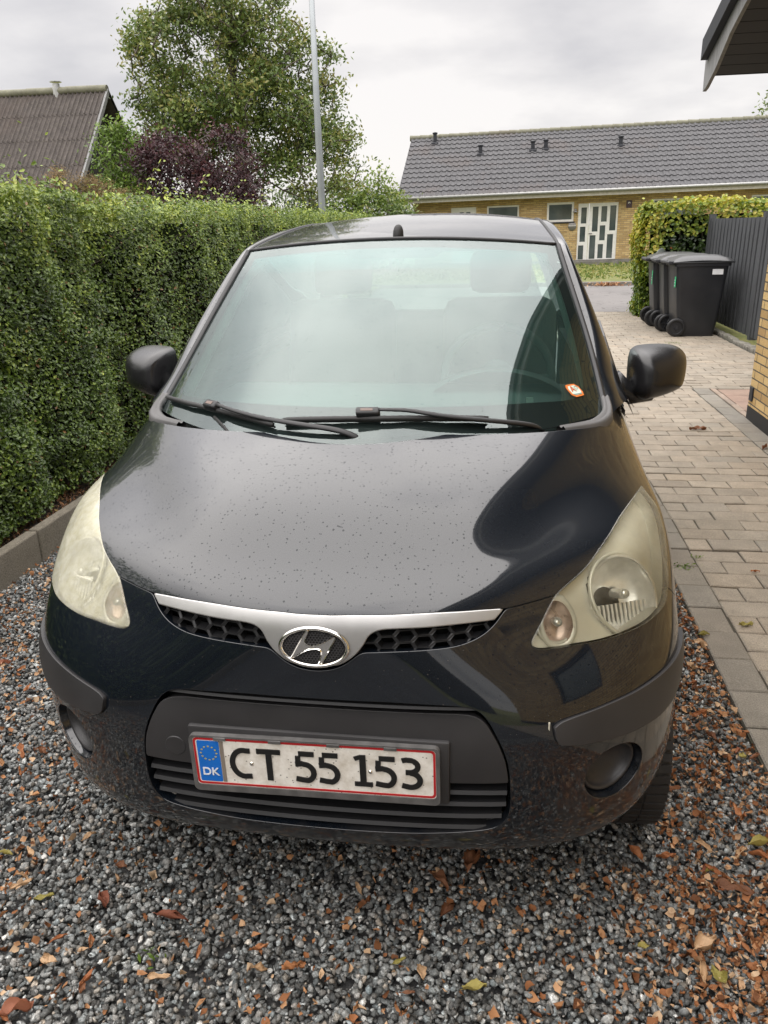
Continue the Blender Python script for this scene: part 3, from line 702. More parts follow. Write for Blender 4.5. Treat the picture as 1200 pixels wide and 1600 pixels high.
# back stretch towards and behind the camera, coarser
n3 = 9000; y3 = -6+7.4*rng.random(n3); z3 = .13+rng.random(n3)*1.62; f3 = hedge_face(y3, z3)-rng.exponential(.03, n3)+.02; P3 = np.stack([f3, y3, z3], 1); N3 = np.array([.75, 0, .5])+rng.normal(0, .45, (n3, 3)); r3 = np.clip(rng.normal(.4, .15, n3), 0, .9); s3 = rng.uniform(.035, .055, n3)
n4 = 4000; y4 = -6+7.4*rng.random(n4); x4 = -2.08-rng.random(n4)*.9; P4 = np.stack([x4, y4, hedge_top(x4, y4)+rng.normal(0, .03, n4)], 1); N4 = np.array([.2, 0, .9])+rng.normal(0, .45, (n4, 3))
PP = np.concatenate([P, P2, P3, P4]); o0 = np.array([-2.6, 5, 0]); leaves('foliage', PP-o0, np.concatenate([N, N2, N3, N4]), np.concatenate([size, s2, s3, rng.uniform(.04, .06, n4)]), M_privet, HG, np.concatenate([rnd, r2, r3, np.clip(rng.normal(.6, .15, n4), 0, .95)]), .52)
mb = MB()
for i in range(900):                               # inner twigs
    yy = 1.2+12*random.random()**1.5; zz_ = random.uniform(.1, 1.5); a = np.array([-2.35, yy, zz_]); b_ = a+np.array([random.uniform(.1, .26), random.uniform(-.15, .15), random.uniform(.05, .3)])
    mb.tube([a-o0, (a+b_)/2-o0+np.array([0, .01, -.01]), b_-o0], [.006, .004, .002], 4, cap=False)
for yy in np.arange(1.3, 13, .33): mb.tube([np.array([-2.25, yy, .05])-o0, np.array([-2.3, yy+.04, .6])-o0, np.array([-2.4, yy, 1.4])-o0], [.018, .014, .008], 6)
mb.build('branches', M_twig, HG)
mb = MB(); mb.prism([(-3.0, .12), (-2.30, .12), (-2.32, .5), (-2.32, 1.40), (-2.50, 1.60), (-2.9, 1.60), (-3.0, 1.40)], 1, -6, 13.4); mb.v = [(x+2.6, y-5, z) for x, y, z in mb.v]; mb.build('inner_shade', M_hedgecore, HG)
# taller shoots sticking out of the hedge top
sh = MB(); SP, SN = [], []
for (x, y, h, lx, ly) in [(-2.25, 5.6, .34, .10, .0), (-2.3, 5.2, .26, -.12, .05), (-2.35, 4.7, .40, .18, .05), (-2.4, 6.6, .36, .22, .1), (-2.5, 7.0, .30, -.1, 0), (-2.6, 8.2, .33, .25, 0), (-2.3, 3.0, .20, .05, 0), (-2.25, 3.5, .16, -.04, 0), (-2.3, 2.75, .22, .02, 0), (-2.4, 9.5, .22, .05, 0), (-2.5, 10.5, .25, 0, 0)]:
    a = np.array([x, y, 1.62]); pts = [a+np.array([lx*t*t, ly*t, h*t*(1-.15*t)+.06*t]) for t in np.linspace(0, 1, 7)]; sh.tube([p-o0 for p in pts], .0045, 4, cap=False)
    for p in pts[1:]:
        for s_ in (-1, 1): SP.append(p-o0+np.array([s_*.018, 0, .004])); SN.append((s_*.6, -.5, .6))
sh.build('shoot_stem', M_twig, HG); SP = np.array(SP); leaves('shoot_leaves', SP, np.array(SN)+rng.normal(0, .2, (len(SP), 3)), rng.uniform(.03, .05, len(SP)), M_privet, HG, np.clip(rng.normal(.85, .08, len(SP)), 0, .97), .45)

# beech hedge by the bins
M_beech = leaf_mat('yellow_green_hedge_leaf', [(.0, (.012, .026, .008)), (.3, (.045, .085, .012)), (.55, (.13, .20, .022)), (.8, (.30, .34, .035)), (.96, (.46, .42, .05)), (1.0, (.25, .10, .03))], .4, .5, .3)
BH = thing('leafy_hedge', 'yellow-green hedge behind the bins and the grey fence', 'hedge', (4, 13, 0))
def box_leaves(x0, x1, y0, y1, z0, z1, n, faces):
    P, N = [], []
    for f in faces:
        k = int(n*f[1]); a, b = rng.random(k), rng.random(k)
        if f[0] == 'x0': q = np.stack([np.full(k, x0), y0+a*(y1-y0), z0+b*(z1-z0)], 1); nn = (-1, 0, .35)
        if f[0] == 'y0': q = np.stack([x0+a*(x1-x0), np.full(k, y0), z0+b*(z1-z0)], 1); nn = (0, -1, .45)
        if f[0] == 'z1': q = np.stack([x0+a*(x1-x0), y0+b*(y1-y0), np.full(k, z1)], 1); nn = (0, -.2, 1)
        P.append(q); N.append(np.tile(np.array(nn, float), (k, 1)))
    return np.concatenate(P), np.concatenate(N)
P, N = box_leaves(2.66, 9.5, 12.65, 13.6, .05, 1.78, 26000, (('x0', .22), ('y0', .48), ('z1', .30)))
cl_ = vnoise(P, .9, 31)[:, None]; P = P+N/np.linalg.norm(N, axis=1)[:, None]*(cl_*.07)+rng.normal(0, .035, P.shape)
# the near corner is rounded and bulges over the bins; a hollow at its foot
cr = (P[:, 0] < 3.1) & (P[:, 1] < 12.9); P[cr, 1] += (3.1-P[cr, 0])*.35
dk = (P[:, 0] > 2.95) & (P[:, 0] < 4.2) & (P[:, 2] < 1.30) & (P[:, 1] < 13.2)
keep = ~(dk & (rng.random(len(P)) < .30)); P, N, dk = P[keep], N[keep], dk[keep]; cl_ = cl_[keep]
rr = np.clip(.66+.20*cl_[:, 0]+rng.normal(0, .15, len(P))+.12*(P[:, 2]-1), 0, .97); rr[dk] = np.clip(rr[dk]-.42, 0, .6); rr[rng.random(len(P)) < .006] = 1  # leaves in the hollow coloured darker to imitate shade under the hedge
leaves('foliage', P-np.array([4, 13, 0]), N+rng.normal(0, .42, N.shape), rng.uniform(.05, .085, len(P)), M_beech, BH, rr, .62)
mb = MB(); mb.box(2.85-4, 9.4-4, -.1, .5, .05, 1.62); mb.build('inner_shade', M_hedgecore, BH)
mb = MB()
for x in np.arange(2.9, 9.2, .35): mb.tube([(x-4, -.18, 0), (x-4+.03, -.18, .7), (x-4-.04, -.1, 1.4)], [.03, .022, .01], 6)
mb.build('stems', M_twig, BH)

# ---- trees
M_bark = simple('grey_brown_bark', (.085, .070, .055), .9, var=.35, scale=8, bump=.5, bscale=20)
def tree(name, label, base, trunk_h, crowns, nclus, nleaf, lsize, lmat, seed, tone=.5, tvar=.18, trunk_r=.16, spread=.28, group=None, aspect=.45, droop=.0, cat='tree', gap=0.0):
    """crowns: ellipsoids (dx,dy,z,rx,ry,rz). Clusters fill the shell, branches grow towards them from the trunk."""
    g = np.random.default_rng(seed); R_ = thing(name, label, cat, base, 0, group)
    w = np.array([c[3]*c[4]*c[5] for c in crowns])**.8; w /= w.sum(); CP = []
    for _ in range(nclus):
        c = crowns[g.choice(len(crowns), p=w)]; d = g.normal(size=3); d /= np.linalg.norm(d); r = g.uniform(.25, 1)**.45
        CP.append((c[0]+d[0]*r*c[3], c[1]+d[1]*r*c[4], c[2]+d[2]*r*c[5]))
    CP = np.array(CP)
    top = max(c[2]+c[5]*.5 for c in crowns)
    tr = [np.array([0, 0, 0.0])]; k = 9
    cx = sum(c[0]*x for c, x in zip(crowns, w)); cy = sum(c[1]*x for c, x in zip(crowns, w))
    for i in range(1, k+1):
        t = i/k; tr.append(np.array([cx*t**1.5+g.normal(0, .05), cy*t**1.5+g.normal(0, .05), top*t]))
    nodes = [p for p in tr if p[2] > trunk_h*.7]; nodes = nodes or [tr[-1]]; par = [-1]*len(nodes); child = {}
    o0_ = np.array([cx*.5, cy*.5, trunk_h]); order = np.argsort(np.linalg.norm(CP-o0_, axis=1)); NP_ = list(nodes); segs = []
    for ci in order:
        p = CP[ci]; A = np.array(NP_); dd = np.linalg.norm(A-p, axis=1)+.6*np.clip(A[:, 2]-p[2]+.1, 0, None); j = int(dd.argmin()); q = A[j]
        mid = (p+q)/2+g.normal(0, .06, 3)*np.linalg.norm(p-q); NP_.append(mid); NP_.append(p); par += [j, len(NP_)-2]
    NP_ = np.array(NP_); cnt = np.ones(len(NP_))
    for i in range(len(NP_)-1, -1, -1):
        if par[i] >= 0: cnt[par[i]] += cnt[i]*.55
    rad = np.clip(.010+.006*np.sqrt(cnt)*(trunk_r/.16)**.5, .008, trunk_r*.55); mb = MB()
    for i in range(len(NP_)):
        if par[i] >= 0: mb.tube([NP_[par[i]], NP_[i]], [rad[par[i]], rad[i]*.8], 5, cap=False)
    if nclus > 60: mb.build('branches', M_bark, R_, smooth=True)
    mt = MB(); mt.tube(tr, [trunk_r*(1-.78*i/k) for i in range(k+1)], 9); mt.build('trunk', M_bark, R_, smooth=True)
    idx_ = g.integers(0, len(CP), nleaf); off = g.normal(size=(nleaf, 3))*spread*np.array([1, 1, .75]); P = CP[idx_]+off; P[:, 2] -= droop*np.abs(g.normal(size=nleaf))*.2
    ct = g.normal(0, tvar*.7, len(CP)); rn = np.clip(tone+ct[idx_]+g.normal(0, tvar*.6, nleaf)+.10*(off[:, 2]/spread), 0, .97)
    global rng; sv = rng; rng = g
    leaves('crown', P, g.normal(size=(nleaf, 3))+np.array([0, -.3, .6]), g.uniform(.75, 1.25, nleaf)*lsize, lmat, R_, rn, aspect, sub=False)
    rng = sv
    return R_
M_walnut = leaf_mat('green_tree_leaf', [(.0, (.030, .056, .014)), (.4, (.078, .128, .028)), (.7, (.135, .190, .042)), (.95, (.24, .27, .07)), (1.0, (.25, .17, .05))], .45, .45, .3)
M_plum = leaf_mat('purple_leaf', [(.0, (.016, .008, .010)), (.5, (.050, .020, .026)), (.85, (.10, .040, .045)), (1.0, (.17, .07, .06))], .5, .35, .2)
M_light = leaf_mat('light_green_leaf', [(.0, (.05, .09, .015)), (.5, (.13, .21, .035)), (.9, (.24, .33, .06)), (1.0, (.3, .33, .08))], .45, .4, .35)
M_cyp = leaf_mat('bronze_conifer', [(.0, (.05, .05, .02)), (.45, (.15, .115, .05)), (.8, (.26, .17, .085)), (1.0, (.30, .23, .11))], .7, .2, .2)
M_shrub = leaf_mat('shrub_leaf', [(.0, (.03, .06, .012)), (.5, (.10, .17, .025)), (.9, (.22, .28, .05)), (1.0, (.30, .30, .07))], .5, .35, .3)
M_fir = leaf_mat('dark_conifer', [(.0, (.012, .028, .014)), (.6, (.028, .055, .026)), (1.0, (.05, .08, .04))], .6, .3, .1)
# px -> place helper: offsets below were measured in the scene
tree('walnut_tree', 'tall open-crowned green tree whose leaves show the sky through', (-6.7, 21.0, 0), 1.6,
     [(-.9, 0, 5.5, 1.95, 1.8, 2.2), (-.1, 0, 7.2, 1.6, 1.4, 1.4), (-1.5, 0, 4.2, 1.55, 1.6, 1.4), (1.6, 0, 4.7, 1.45, 1.4, 1.55), (2.1, 0, 3.3, 1.15, 1.2, 1.3), (.4, 0, 4.2, 2.0, 1.7, 1.6), (-2.0, 0, 6.2, .85, .9, .9), (.9, 0, 6.1, 1.1, 1.0, .8)],
     860, 44000, .12, M_walnut, 5, .68, .24, .22, .175, aspect=.46)
tree('purple_plum_tree', 'dark purple-leaved bushy tree in front of the tall green tree', (-6.2, 16.2, 0), 1.0,
     [(-.4, 0, 2.75, .95, .8, .75), (.6, 0, 2.85, .85, .8, .72), (-.9, 0, 3.05, .5, .5, .55), (.1, 0, 2.1, 1.3, .9, .7)], 170, 12000, .085, M_plum, 6, .42, .2, .10, .15, aspect=.5)
tree('drooping_green_tree', 'light green drooping tree in front of the steep roof gable', (-8.35, 17.2, 0), 1.0,
     [(0, 0, 3.25, .55, .5, .72), (-.1, 0, 2.5, .72, .6, .7), (.25, 0, 3.75, .22, .25, .35)], 110, 5200, .11, M_light, 8, .48, .18, .08, .15, aspect=.38, droop=.5)
tree('bronze_conifer', 'bronze-brown feathery conifer shrub in front of the steep roof', (-8.35, 14.8, 0), .5,
     [(-.15, 0, 2.50, .30, .3, .42), (.35, 0, 2.32, .52, .45, .34), (-.55, 0, 2.28, .50, .4, .30), (.95, 0, 2.15, .35, .4, .25), (0, 0, 1.9, .9, .5, .3)], 170, 20000, .05, M_cyp, 9, .60, .2, .07, .085, aspect=.25, cat='shrub')
def bush(i, x, y, r, h, mat, tone, label, lsz=.13, n=4200, aspect=.5, name='shrub'):
    tree(name, label, (x, y, 0), h*.25, [(0, 0, h*.55, r, r*.8, h*.45), (r*.45, 0, h*.45, r*.7, r*.6, h*.38), (-r*.45, 0, h*.42, r*.7, r*.6, h*.36), (r*.1, 0, h*.80, r*.35, r*.35, h*.22)], 90, n, lsz, mat, 40+i, tone, .18, .07, .22, None, aspect, cat='shrub')
bush(0, -7.2, 27.5, 1.5, 3.1, M_walnut, .45, 'round green shrub under the right side of the tall tree')
bush(1, -5.3, 28.0, 1.15, 3.4, M_shrub, .62, 'yellow-green shrub just right of the lamp post')
bush(2, -6.0, 26.0, .42, 2.9, M_fir, .5, 'narrow dark conifer among the shrubs beside the lamp post', .10, 2600, .3, 'conifer_shrub')
bush(3, -4.2, 28.4, 1.1, 3.5, M_shrub, .72, 'pale upright shrub at the left end of the brick bungalow')
bush(4, -3.6, 27.0, 1.2, 2.6, M_walnut, .50, 'low mixed shrub at the foot of the bungalow roof')
bush(5, -8.6, 24.0, 1.2, 2.4, M_shrub, .45, 'low green shrub behind the purple-leaved tree', .12, 3200)
tree('distant_tree', 'treetop showing above the right end of the bungalow roof', (14.6, 44, 0), 3, [(0, 0, 6.3, 2.0, 1.6, 1.5), (1.2, 0, 5.5, 1.8, 1.5, 1.8)], 120, 3500, .22, M_walnut, 12, .55, .18, .2, .3)

# ================================================================== THE CAR
# body skin: a cubic B-spline surface over a control net (u: centre line -> side, v: bumper lip -> windscreen)
CAGE = np.array([[[0.0, 0.1406, 0.2494], [0.1558, 0.1447, 0.2487], [0.3229, 0.1553, 0.2464], [0.4597, 0.1789, 0.2457], [0.5774, 0.2344, 0.2522], [0.6654, 0.3135, 0.2624], [0.7269, 0.4144, 0.2721], [0.7538, 0.546, 0.2818], [0.749, 0.6878, 0.2917]], [[0.0, 0.0543, 0.2725], [0.1552, 0.0585, 0.2722], [0.3205, 0.0692, 0.2698], [0.4664, 0.097, 0.2663], [0.592, 0.157, 0.2744], [0.6859, 0.2538, 0.2888], [0.7429, 0.36, 0.3023], [0.7727, 0.4959, 0.3166], [0.7726, 0.6716, 0.3312]], [[0.0, 0.0279, 0.3548], [0.1543, 0.0315, 0.3547], [0.3163, 0.0415, 0.3538], [0.4674, 0.0709, 0.3533], [0.5907, 0.1274, 0.3604], [0.6947, 0.2248, 0.375], [0.7483, 0.3352, 0.393], [0.7772, 0.4753, 0.4117], [0.7781, 0.6553, 0.4303]], [[0.0, 0.0266, 0.4719], [0.1535, 0.0285, 0.4724], [0.3125, 0.0342, 0.4747], [0.4584, 0.0541, 0.4794], [0.5807, 0.1132, 0.4879], [0.69, 0.2039, 0.5018], [0.7457, 0.3091, 0.521], [0.7708, 0.454, 0.5422], [0.7719, 0.639, 0.5634]], [[0.0, 0.0287, 0.5904], [0.1527, 0.0287, 0.5911], [0.3102, 0.0285, 0.5951], [0.4559, 0.0436, 0.6027], [0.5782, 0.1017, 0.6144], [0.6854, 0.1954, 0.6308], [0.7417, 0.3101, 0.6512], [0.7608, 0.4617, 0.663], [0.7589, 0.623, 0.6646]], [[0.0, 0.0375, 0.6916], [0.1517, 0.0394, 0.6916], [0.3067, 0.0558, 0.6932], [0.4423, 0.0885, 0.7005], [0.5708, 0.1498, 0.7177], [0.6773, 0.2469, 0.735], [0.7335, 0.3688, 0.7426], [0.7514, 0.4982, 0.7331], [0.7479, 0.6274, 0.7125]], [[0.0, 0.0435, 0.7749], [0.151, 0.054, 0.7741], [0.2948, 0.0857, 0.7736], [0.431, 0.1442, 0.7799], [0.5604, 0.2203, 0.8002], [0.6699, 0.3205, 0.8174], [0.7314, 0.428, 0.8122], [0.7495, 0.5353, 0.7898], [0.7434, 0.6433, 0.756]], [[0.0, 0.0612, 0.8422], [0.1512, 0.073, 0.8416], [0.2859, 0.1166, 0.8425], [0.4132, 0.1756, 0.8497], [0.5423, 0.2643, 0.8675], [0.6471, 0.3644, 0.8832], [0.7144, 0.4703, 0.8726], [0.7456, 0.5755, 0.8292], [0.7411, 0.6717, 0.7844]], [[0.0, 0.1451, 0.881], [0.1514, 0.1562, 0.8811], [0.3066, 0.1875, 0.8831], [0.4332, 0.2446, 0.8893], [0.5481, 0.3344, 0.9016], [0.6515, 0.4366, 0.916], [0.7121, 0.5433, 0.9023], [0.7421, 0.6478, 0.8606], [0.7416, 0.743, 0.7983]], [[0.0, 0.2212, 0.9605], [0.1514, 0.2313, 0.96], [0.3058, 0.2699, 0.9579], [0.4403, 0.3843, 0.9415], [0.5506, 0.4533, 0.9487], [0.6478, 0.5468, 0.9427], [0.7073, 0.6453, 0.9201], [0.738, 0.751, 0.87], [0.7417, 0.8463, 0.7991]], [[0.0, 0.337, 1.0131], [0.1511, 0.3465, 1.0126], [0.3039, 0.383, 1.0071], [0.4359, 0.4549, 1.0038], [0.5537, 0.572, 0.9919], [0.6446, 0.6651, 0.9813], [0.7022, 0.7648, 0.9456], [0.7326, 0.8827, 0.8813], [0.7356, 0.9803, 0.7978]], [[0.0, 0.4623, 1.0609], [0.1506, 0.4713, 1.0593], [0.3014, 0.5064, 1.0535], [0.441, 0.5761, 1.0522], [0.557, 0.6906, 1.0457], [0.6461, 0.7826, 1.0311], [0.6969, 0.8931, 0.9828], [0.7265, 1.0235, 0.9041], [0.7274, 1.134, 0.7964]], [[0.0, 0.5974, 1.1013], [0.15, 0.6061, 1.0986], [0.299, 0.6395, 1.0889], [0.4361, 0.6969, 1.0881], [0.5595, 0.8193, 1.0939], [0.6415, 0.9202, 1.0691], [0.6926, 1.0417, 1.0197], [0.7198, 1.1643, 0.9178], [0.7186, 1.2775, 0.7953]]], float)
OL = {"bonnet_front": [[0.0, 6.78], [0.22, 6.78], [0.46, 6.8], [0.68, 6.8], [0.98, 6.8], [1.3, 6.8], [1.62, 6.78], [1.94, 6.74], [2.22, 6.7], [2.5, 6.64], [2.82, 6.64], [3.02, 6.64], [3.28, 6.66]], "hl_inner": [[3.3, 6.64], [3.42, 6.76], [3.56, 6.86], [3.82, 7.08], [3.94, 7.24], [4.06, 7.42], [4.26, 7.72], [4.54, 8.14], [4.92, 8.5], [5.48, 8.92]], "fender_seam": [[5.46, 8.92], [5.42, 9.02], [5.32, 9.38], [5.24, 9.66], [5.16, 9.98], [5.14, 10.18], [5.04, 10.5], [4.82, 10.74], [4.58, 11.04]], "bonnet_rear": [[4.56, 11.02], [4.24, 11.0], [3.98, 11.0], [3.38, 11.06], [3.06, 11.1], [2.78, 11.14], [2.24, 11.2], [1.86, 11.22], [1.48, 11.24], [1.0, 11.24], [0.5, 11.24], [0.34, 11.24]], "hl_outer": [[5.48, 8.92], [5.66, 8.78], [5.82, 8.58], [5.98, 8.32], [6.14, 8.0], [6.28, 7.66], [6.34, 7.38], [6.34, 7.04], [6.24, 6.76], [6.1, 6.46], [5.92, 6.18], [5.8, 5.92], [5.68, 5.7], [5.56, 5.5], [5.44, 5.36], [5.16, 5.3], [4.78, 5.28], [4.42, 5.3], [4.0, 5.38], [3.56, 5.46], [3.14, 5.54], [2.98, 5.56], [2.9, 5.6], [2.86, 5.66], [2.86, 5.74], [2.88, 5.84], [3.02, 6.14], [3.16, 6.38], [3.3, 6.64]], "grille_out": [[2.52, 6.64], [2.38, 6.34], [2.24, 6.16], [2.06, 6.02], [1.82, 5.92], [1.5, 5.88], [1.1, 5.86], [0.78, 5.84], [0.62, 5.82], [0.54, 5.74], [0.4, 5.54], [0.24, 5.4], [0.06, 5.34], [0.02, 5.34]], "chrome_low": [[2.48, 6.62], [2.36, 6.42], [1.94, 6.44], [1.4, 6.44], [0.94, 6.44], [0.8, 6.4], [0.7, 6.28], [0.62, 6.02], [0.52, 5.78], [0.34, 5.54], [0.2, 5.48], [0.06, 5.46], [0.02, 5.44]]}
NX, NR = CAGE.shape[1], CAGE.shape[0]
_m = CAGE[:, 1:2]*np.array([-1, 1, 1])
_E = np.concatenate([_m, CAGE, 2*CAGE[:, -1:]-CAGE[:, -2:-1]], 1)
_E = np.concatenate([2*_E[:1]-_E[1:2], _E, 2*_E[-1:]-_E[-2:-1]], 0)
def _bas(t): return np.stack([(1-t)**3, 3*t**3-6*t*t+4, -3*t**3+3*t*t+3*t+1, t**3], -1)/6
def skin(u, v):
    u = np.asarray(u, float); v = np.asarray(v, float); s = np.where(u < 0, -1.0, 1.0); u = np.clip(np.abs(u), 0, NX-1.0001); v = np.clip(v, 0, NR-1.0001)
    iu = np.clip(np.floor(u).astype(int), 0, NX-2); iv = np.clip(np.floor(v).astype(int), 0, NR-2)
    bu = _bas(u-iu); bv = _bas(v-iv); o = 0
    for a in range(4):
        for b in range(4): o = o+(bv[..., a]*bu[..., b])[..., None]*_E[iv+a, iu+b]
    o[..., 0] *= s
    return o
def skin_n(u, v):
    e = 0.02
    du = skin(u+e, v)-skin(u-e, v); dv = skin(u, v+e)-skin(u, v-e)
    # at the tail edges the clip halves the step, the direction stays
    n = np.cross(du, dv); n /= np.linalg.norm(n, axis=-1)[..., None]+1e-12
    return n
_gu, _gv = np.meshgrid(np.linspace(0, NX-1.001, 161), np.linspace(0, NR-1.001, 241)); _gs = skin(_gu, _gv).reshape(-1, 3); _guf = _gu.ravel(); _gvf = _gv.ravel()
def locate(a, b, axes, ok=None, it=6):
    """(u,v) of the skin point whose two coordinates on `axes` are (a,b)"""
    d = (_gs[:, axes[0]]-a)**2+(_gs[:, axes[1]]-b)**2
    if ok is not None: d = np.where(ok, d, 9)
    k = d.argmin(); p = np.array([_guf[k], _gvf[k]])
    for _ in range(it):
        s0 = skin(p[0], p[1])[list(axes)]; r = np.array([a, b])-s0
        J = np.stack([(skin(p[0]+1e-3, p[1])[list(axes)]-s0)/1e-3, (skin(p[0], p[1]+1e-3)[list(axes)]-s0)/1e-3], 1)
        st = np.linalg.lstsq(J, r, rcond=None)[0]; p = p+np.clip(st, -.3, .3); p[0] = np.clip(p[0], -.2, NX-1.001); p[1] = np.clip(p[1], 0, NR-1.001)
    return p
_front = (_guf < 6.2) & (_gvf > .6) & (_gvf < 8)
def front_uv(x, z):
    p = locate(abs(x), z, (0, 2), _front); return np.array([p[0]*(1 if x >= 0 else -1), p[1]])
def front_y(x, z):
    p = front_uv(x, z); return float(skin(p[0], p[1])[1])

def catmull(P, step=0.06, closed=False, corner=38):
    """smooth a traced polyline, keeping its sharp corners"""
    P = np.array(P, float); n = len(P)
    if closed: A, B, Cc = np.roll(P, 1, 0), P, np.roll(P, -1, 0)
    else: A, B, Cc = np.concatenate([P[:1], P[:-1]]), P, np.concatenate([P[1:], P[-1:]])
    d1 = B-A; d2 = Cc-B
    ang = np.degrees(np.abs(np.arctan2(d1[:, 0]*d2[:, 1]-d1[:, 1]*d2[:, 0], (d1*d2).sum(1)+1e-12)))
    sharp = ang > corner
    if not closed: sharp[0] = sharp[-1] = True
    T = (Cc-A)/2
    out = []
    m = n if closed else n-1
    for i in range(m):
        p0, p1 = P[i], P[(i+1) % n]; L_ = np.linalg.norm(p1-p0)
        if L_ < 1e-6: continue
        t0 = (p1-p0) if sharp[i] else T[i]*(L_/max(1e-9, .5*(np.linalg.norm(d1[i])+np.linalg.norm(d2[i]))))
        j = (i+1) % n
        t1 = (p1-p0) if sharp[j] else T[j]*(L_/max(1e-9, .5*(np.linalg.norm(d1[j])+np.linalg.norm(d2[j]))))
        k = max(1, int(math.ceil(L_/step)))
        for q in range(k):
            t = q/k; h = (2*t**3-3*t*t+1, t**3-2*t*t+t, -2*t**3+3*t*t, t**3-t*t)
            out.append(h[0]*p0+h[1]*t0+h[2]*p1+h[3]*t1)
    if not closed: out.append(P[-1])
    return np.array(out)
def metric(u, v):
    e = .02
    return np.linalg.norm(skin(u+e, v)-skin(u-e, v), axis=-1)/(2*e)+1e-6, np.linalg.norm(skin(u, v+e)-skin(u, v-e), axis=-1)/(2*e)+1e-6
def inset(poly, d):
    """shift a closed uv loop inwards by d metres"""
    P = np.array(poly, float); mu, mv = metric(P[:, 0], P[:, 1]); S = np.stack([mu, mv], 1)
    area = .5*np.sum(P[:, 0]*np.roll(P[:, 1], -1)-np.roll(P[:, 0], -1)*P[:, 1])
    e1 = (P-np.roll(P, 1, 0))*S; e2 = (np.roll(P, -1, 0)-P)*S
    n1 = np.stack([-e1[:, 1], e1[:, 0]], 1); n2 = np.stack([-e2[:, 1], e2[:, 0]], 1)
    n1 /= np.linalg.norm(n1, axis=1)[:, None]+1e-12; n2 /= np.linalg.norm(n2, axis=1)[:, None]+1e-12
    n = n1+n2; ln = np.linalg.norm(n, axis=1)[:, None]; n /= ln+1e-9; k = 1/np.clip((n*n1).sum(1), .5, 1)
    return P+n*(d*np.sign(area)*k)[:, None]/S
def inside(poly, pts):
    P = np.asarray(poly); x, y = pts[:, 0], pts[:, 1]; c = np.zeros(len(pts), bool); j = len(P)-1
    for i in range(len(P)):
        xi, yi = P[i]; xj, yj = P[j]
        k = ((yi > y) != (yj > y)) & (x < (xj-xi)*(y-yi)/((yj-yi) if yj != yi else 1e-12)+xi); c ^= k; j = i
    return c
def mirror(poly): return [(-a, b) for a, b in poly]
def panel(name, outer, mat, parent, holes=(), off=0.0, gap=0.0018, rim=0.014, step=0.07, lip=0.0016, bound=0.06, fn=None, label=None, smooth_loop=True):
    """a sheet cut from the skin: outline and holes in uv, inner edge folded back to give it thickness and a shut line"""
    def prep(l, g):
        l = catmull(l, bound, True) if smooth_loop else np.array(l, float)
        keep = [0]
        for i in range(1, len(l)):
            if np.linalg.norm(l[i]-l[keep[-1]]) > 0.012: keep.append(i)
        l = l[keep]
        if np.linalg.norm(l[0]-l[-1]) < 0.012: l = l[:-1]
        return inset(l, g) if g else l
    O_ = prep(outer, gap); H_ = [prep(h, -gap) for h in holes]
    lo, hi = O_.min(0), O_.max(0)
    gx, gy = np.meshgrid(np.arange(lo[0]+step/2, hi[0], step), np.arange(lo[1]+step/2, hi[1], step)); G = np.stack([gx.ravel(), gy.ravel()], 1)
    G = G[inside(O_, G)]
    for h in H_: G = G[~inside(h, G)]
    Bd = np.concatenate([O_]+H_)
    if len(G):
        keep = np.ones(len(G), bool)
        for i0 in range(0, len(G), 4000):
            dd = ((G[i0:i0+4000, None]-Bd[None])**2).sum(2).min(1); keep[i0:i0+4000] = dd > (step*.45)**2
        G = G[keep]
    pts = np.concatenate([Bd, G]); edges = []; b = 0
    for l in [O_]+H_:
        edges += [(b+i, b+(i+1) % len(l)) for i in range(len(l))]; b += len(l)
    r = delaunay_2d_cdt([Vector(p) for p in pts], edges, [], 0, 1e-6)
    V2 = np.array([tuple(v) for v in r[0]]); T = np.array([tuple(f) for f in r[2]], int)
    ct = V2[T].mean(1); k = inside(O_, ct)
    for h in H_: k &= ~inside(h, ct)
    T = T[k]
    used = np.unique(T); rem = -np.ones(len(V2), int); rem[used] = np.arange(len(used)); V2 = V2[used]; T = rem[T]
    N = skin_n(V2[:, 0], V2[:, 1]); P = skin(V2[:, 0], V2[:, 1])
    a = np.cross(P[T[:, 1]]-P[T[:, 0]], P[T[:, 2]]-P[T[:, 0]]); flip = (a*N[T[:, 0]]).sum(1) < 0; T[flip] = T[flip][:, ::-1]
    o = off(V2[:, 0], V2[:, 1], P) if callable(off) else np.full(len(P), off)
    P = P+N*o[:, None]
    if fn is not None: P, N = fn(V2, P, N)
    # boundary edges
    E = {}
    for t in T.tolist():
        for i in range(3):
            e = (t[i], t[(i+1) % 3]); E[e] = E.get(e, 0)+1
    bd = [e for e in E if (e[1], e[0]) not in E]
    nv = len(P); VV = [P]; NN = [N]; F = T.tolist()
    if rim > 0 and bd:
        bi = sorted({i for e in bd for i in e}); ix = {v: q for q, v in enumerate(bi)}
        out = np.zeros((len(bi), 3))
        for i, j in bd:
            t = P[j]-P[i]; s = np.cross(t, N[i]); s /= np.linalg.norm(s)+1e-12
            out[ix[i]] += s; out[ix[j]] += s
        out /= np.linalg.norm(out, axis=1)[:, None]+1e-12
        Nb = N[bi]; Pb = P[bi]
        m1 = Nb+out; m1 /= np.linalg.norm(m1, axis=1)[:, None]
        r0 = Pb+out*lip*.0; r1 = Pb+out*lip*.7-Nb*lip*.3; r2 = Pb+out*lip-Nb*lip; r3 = Pb+out*lip-Nb*rim
        nb = len(bi)
        VV += [r0, r1, r2, r3]; NN += [Nb, m1, out, out]
        for i, j in bd:
            a_, b_ = ix[i], ix[j]
            for q in range(3):
                s0 = nv+q*nb; F.append((s0+b_, s0+a_, s0+nb+a_, s0+nb+b_))
    P = np.concatenate(VV); N = np.concatenate(NN)
    o = mesh_np(name, P, F, mat, parent, smooth=True, normals=N)
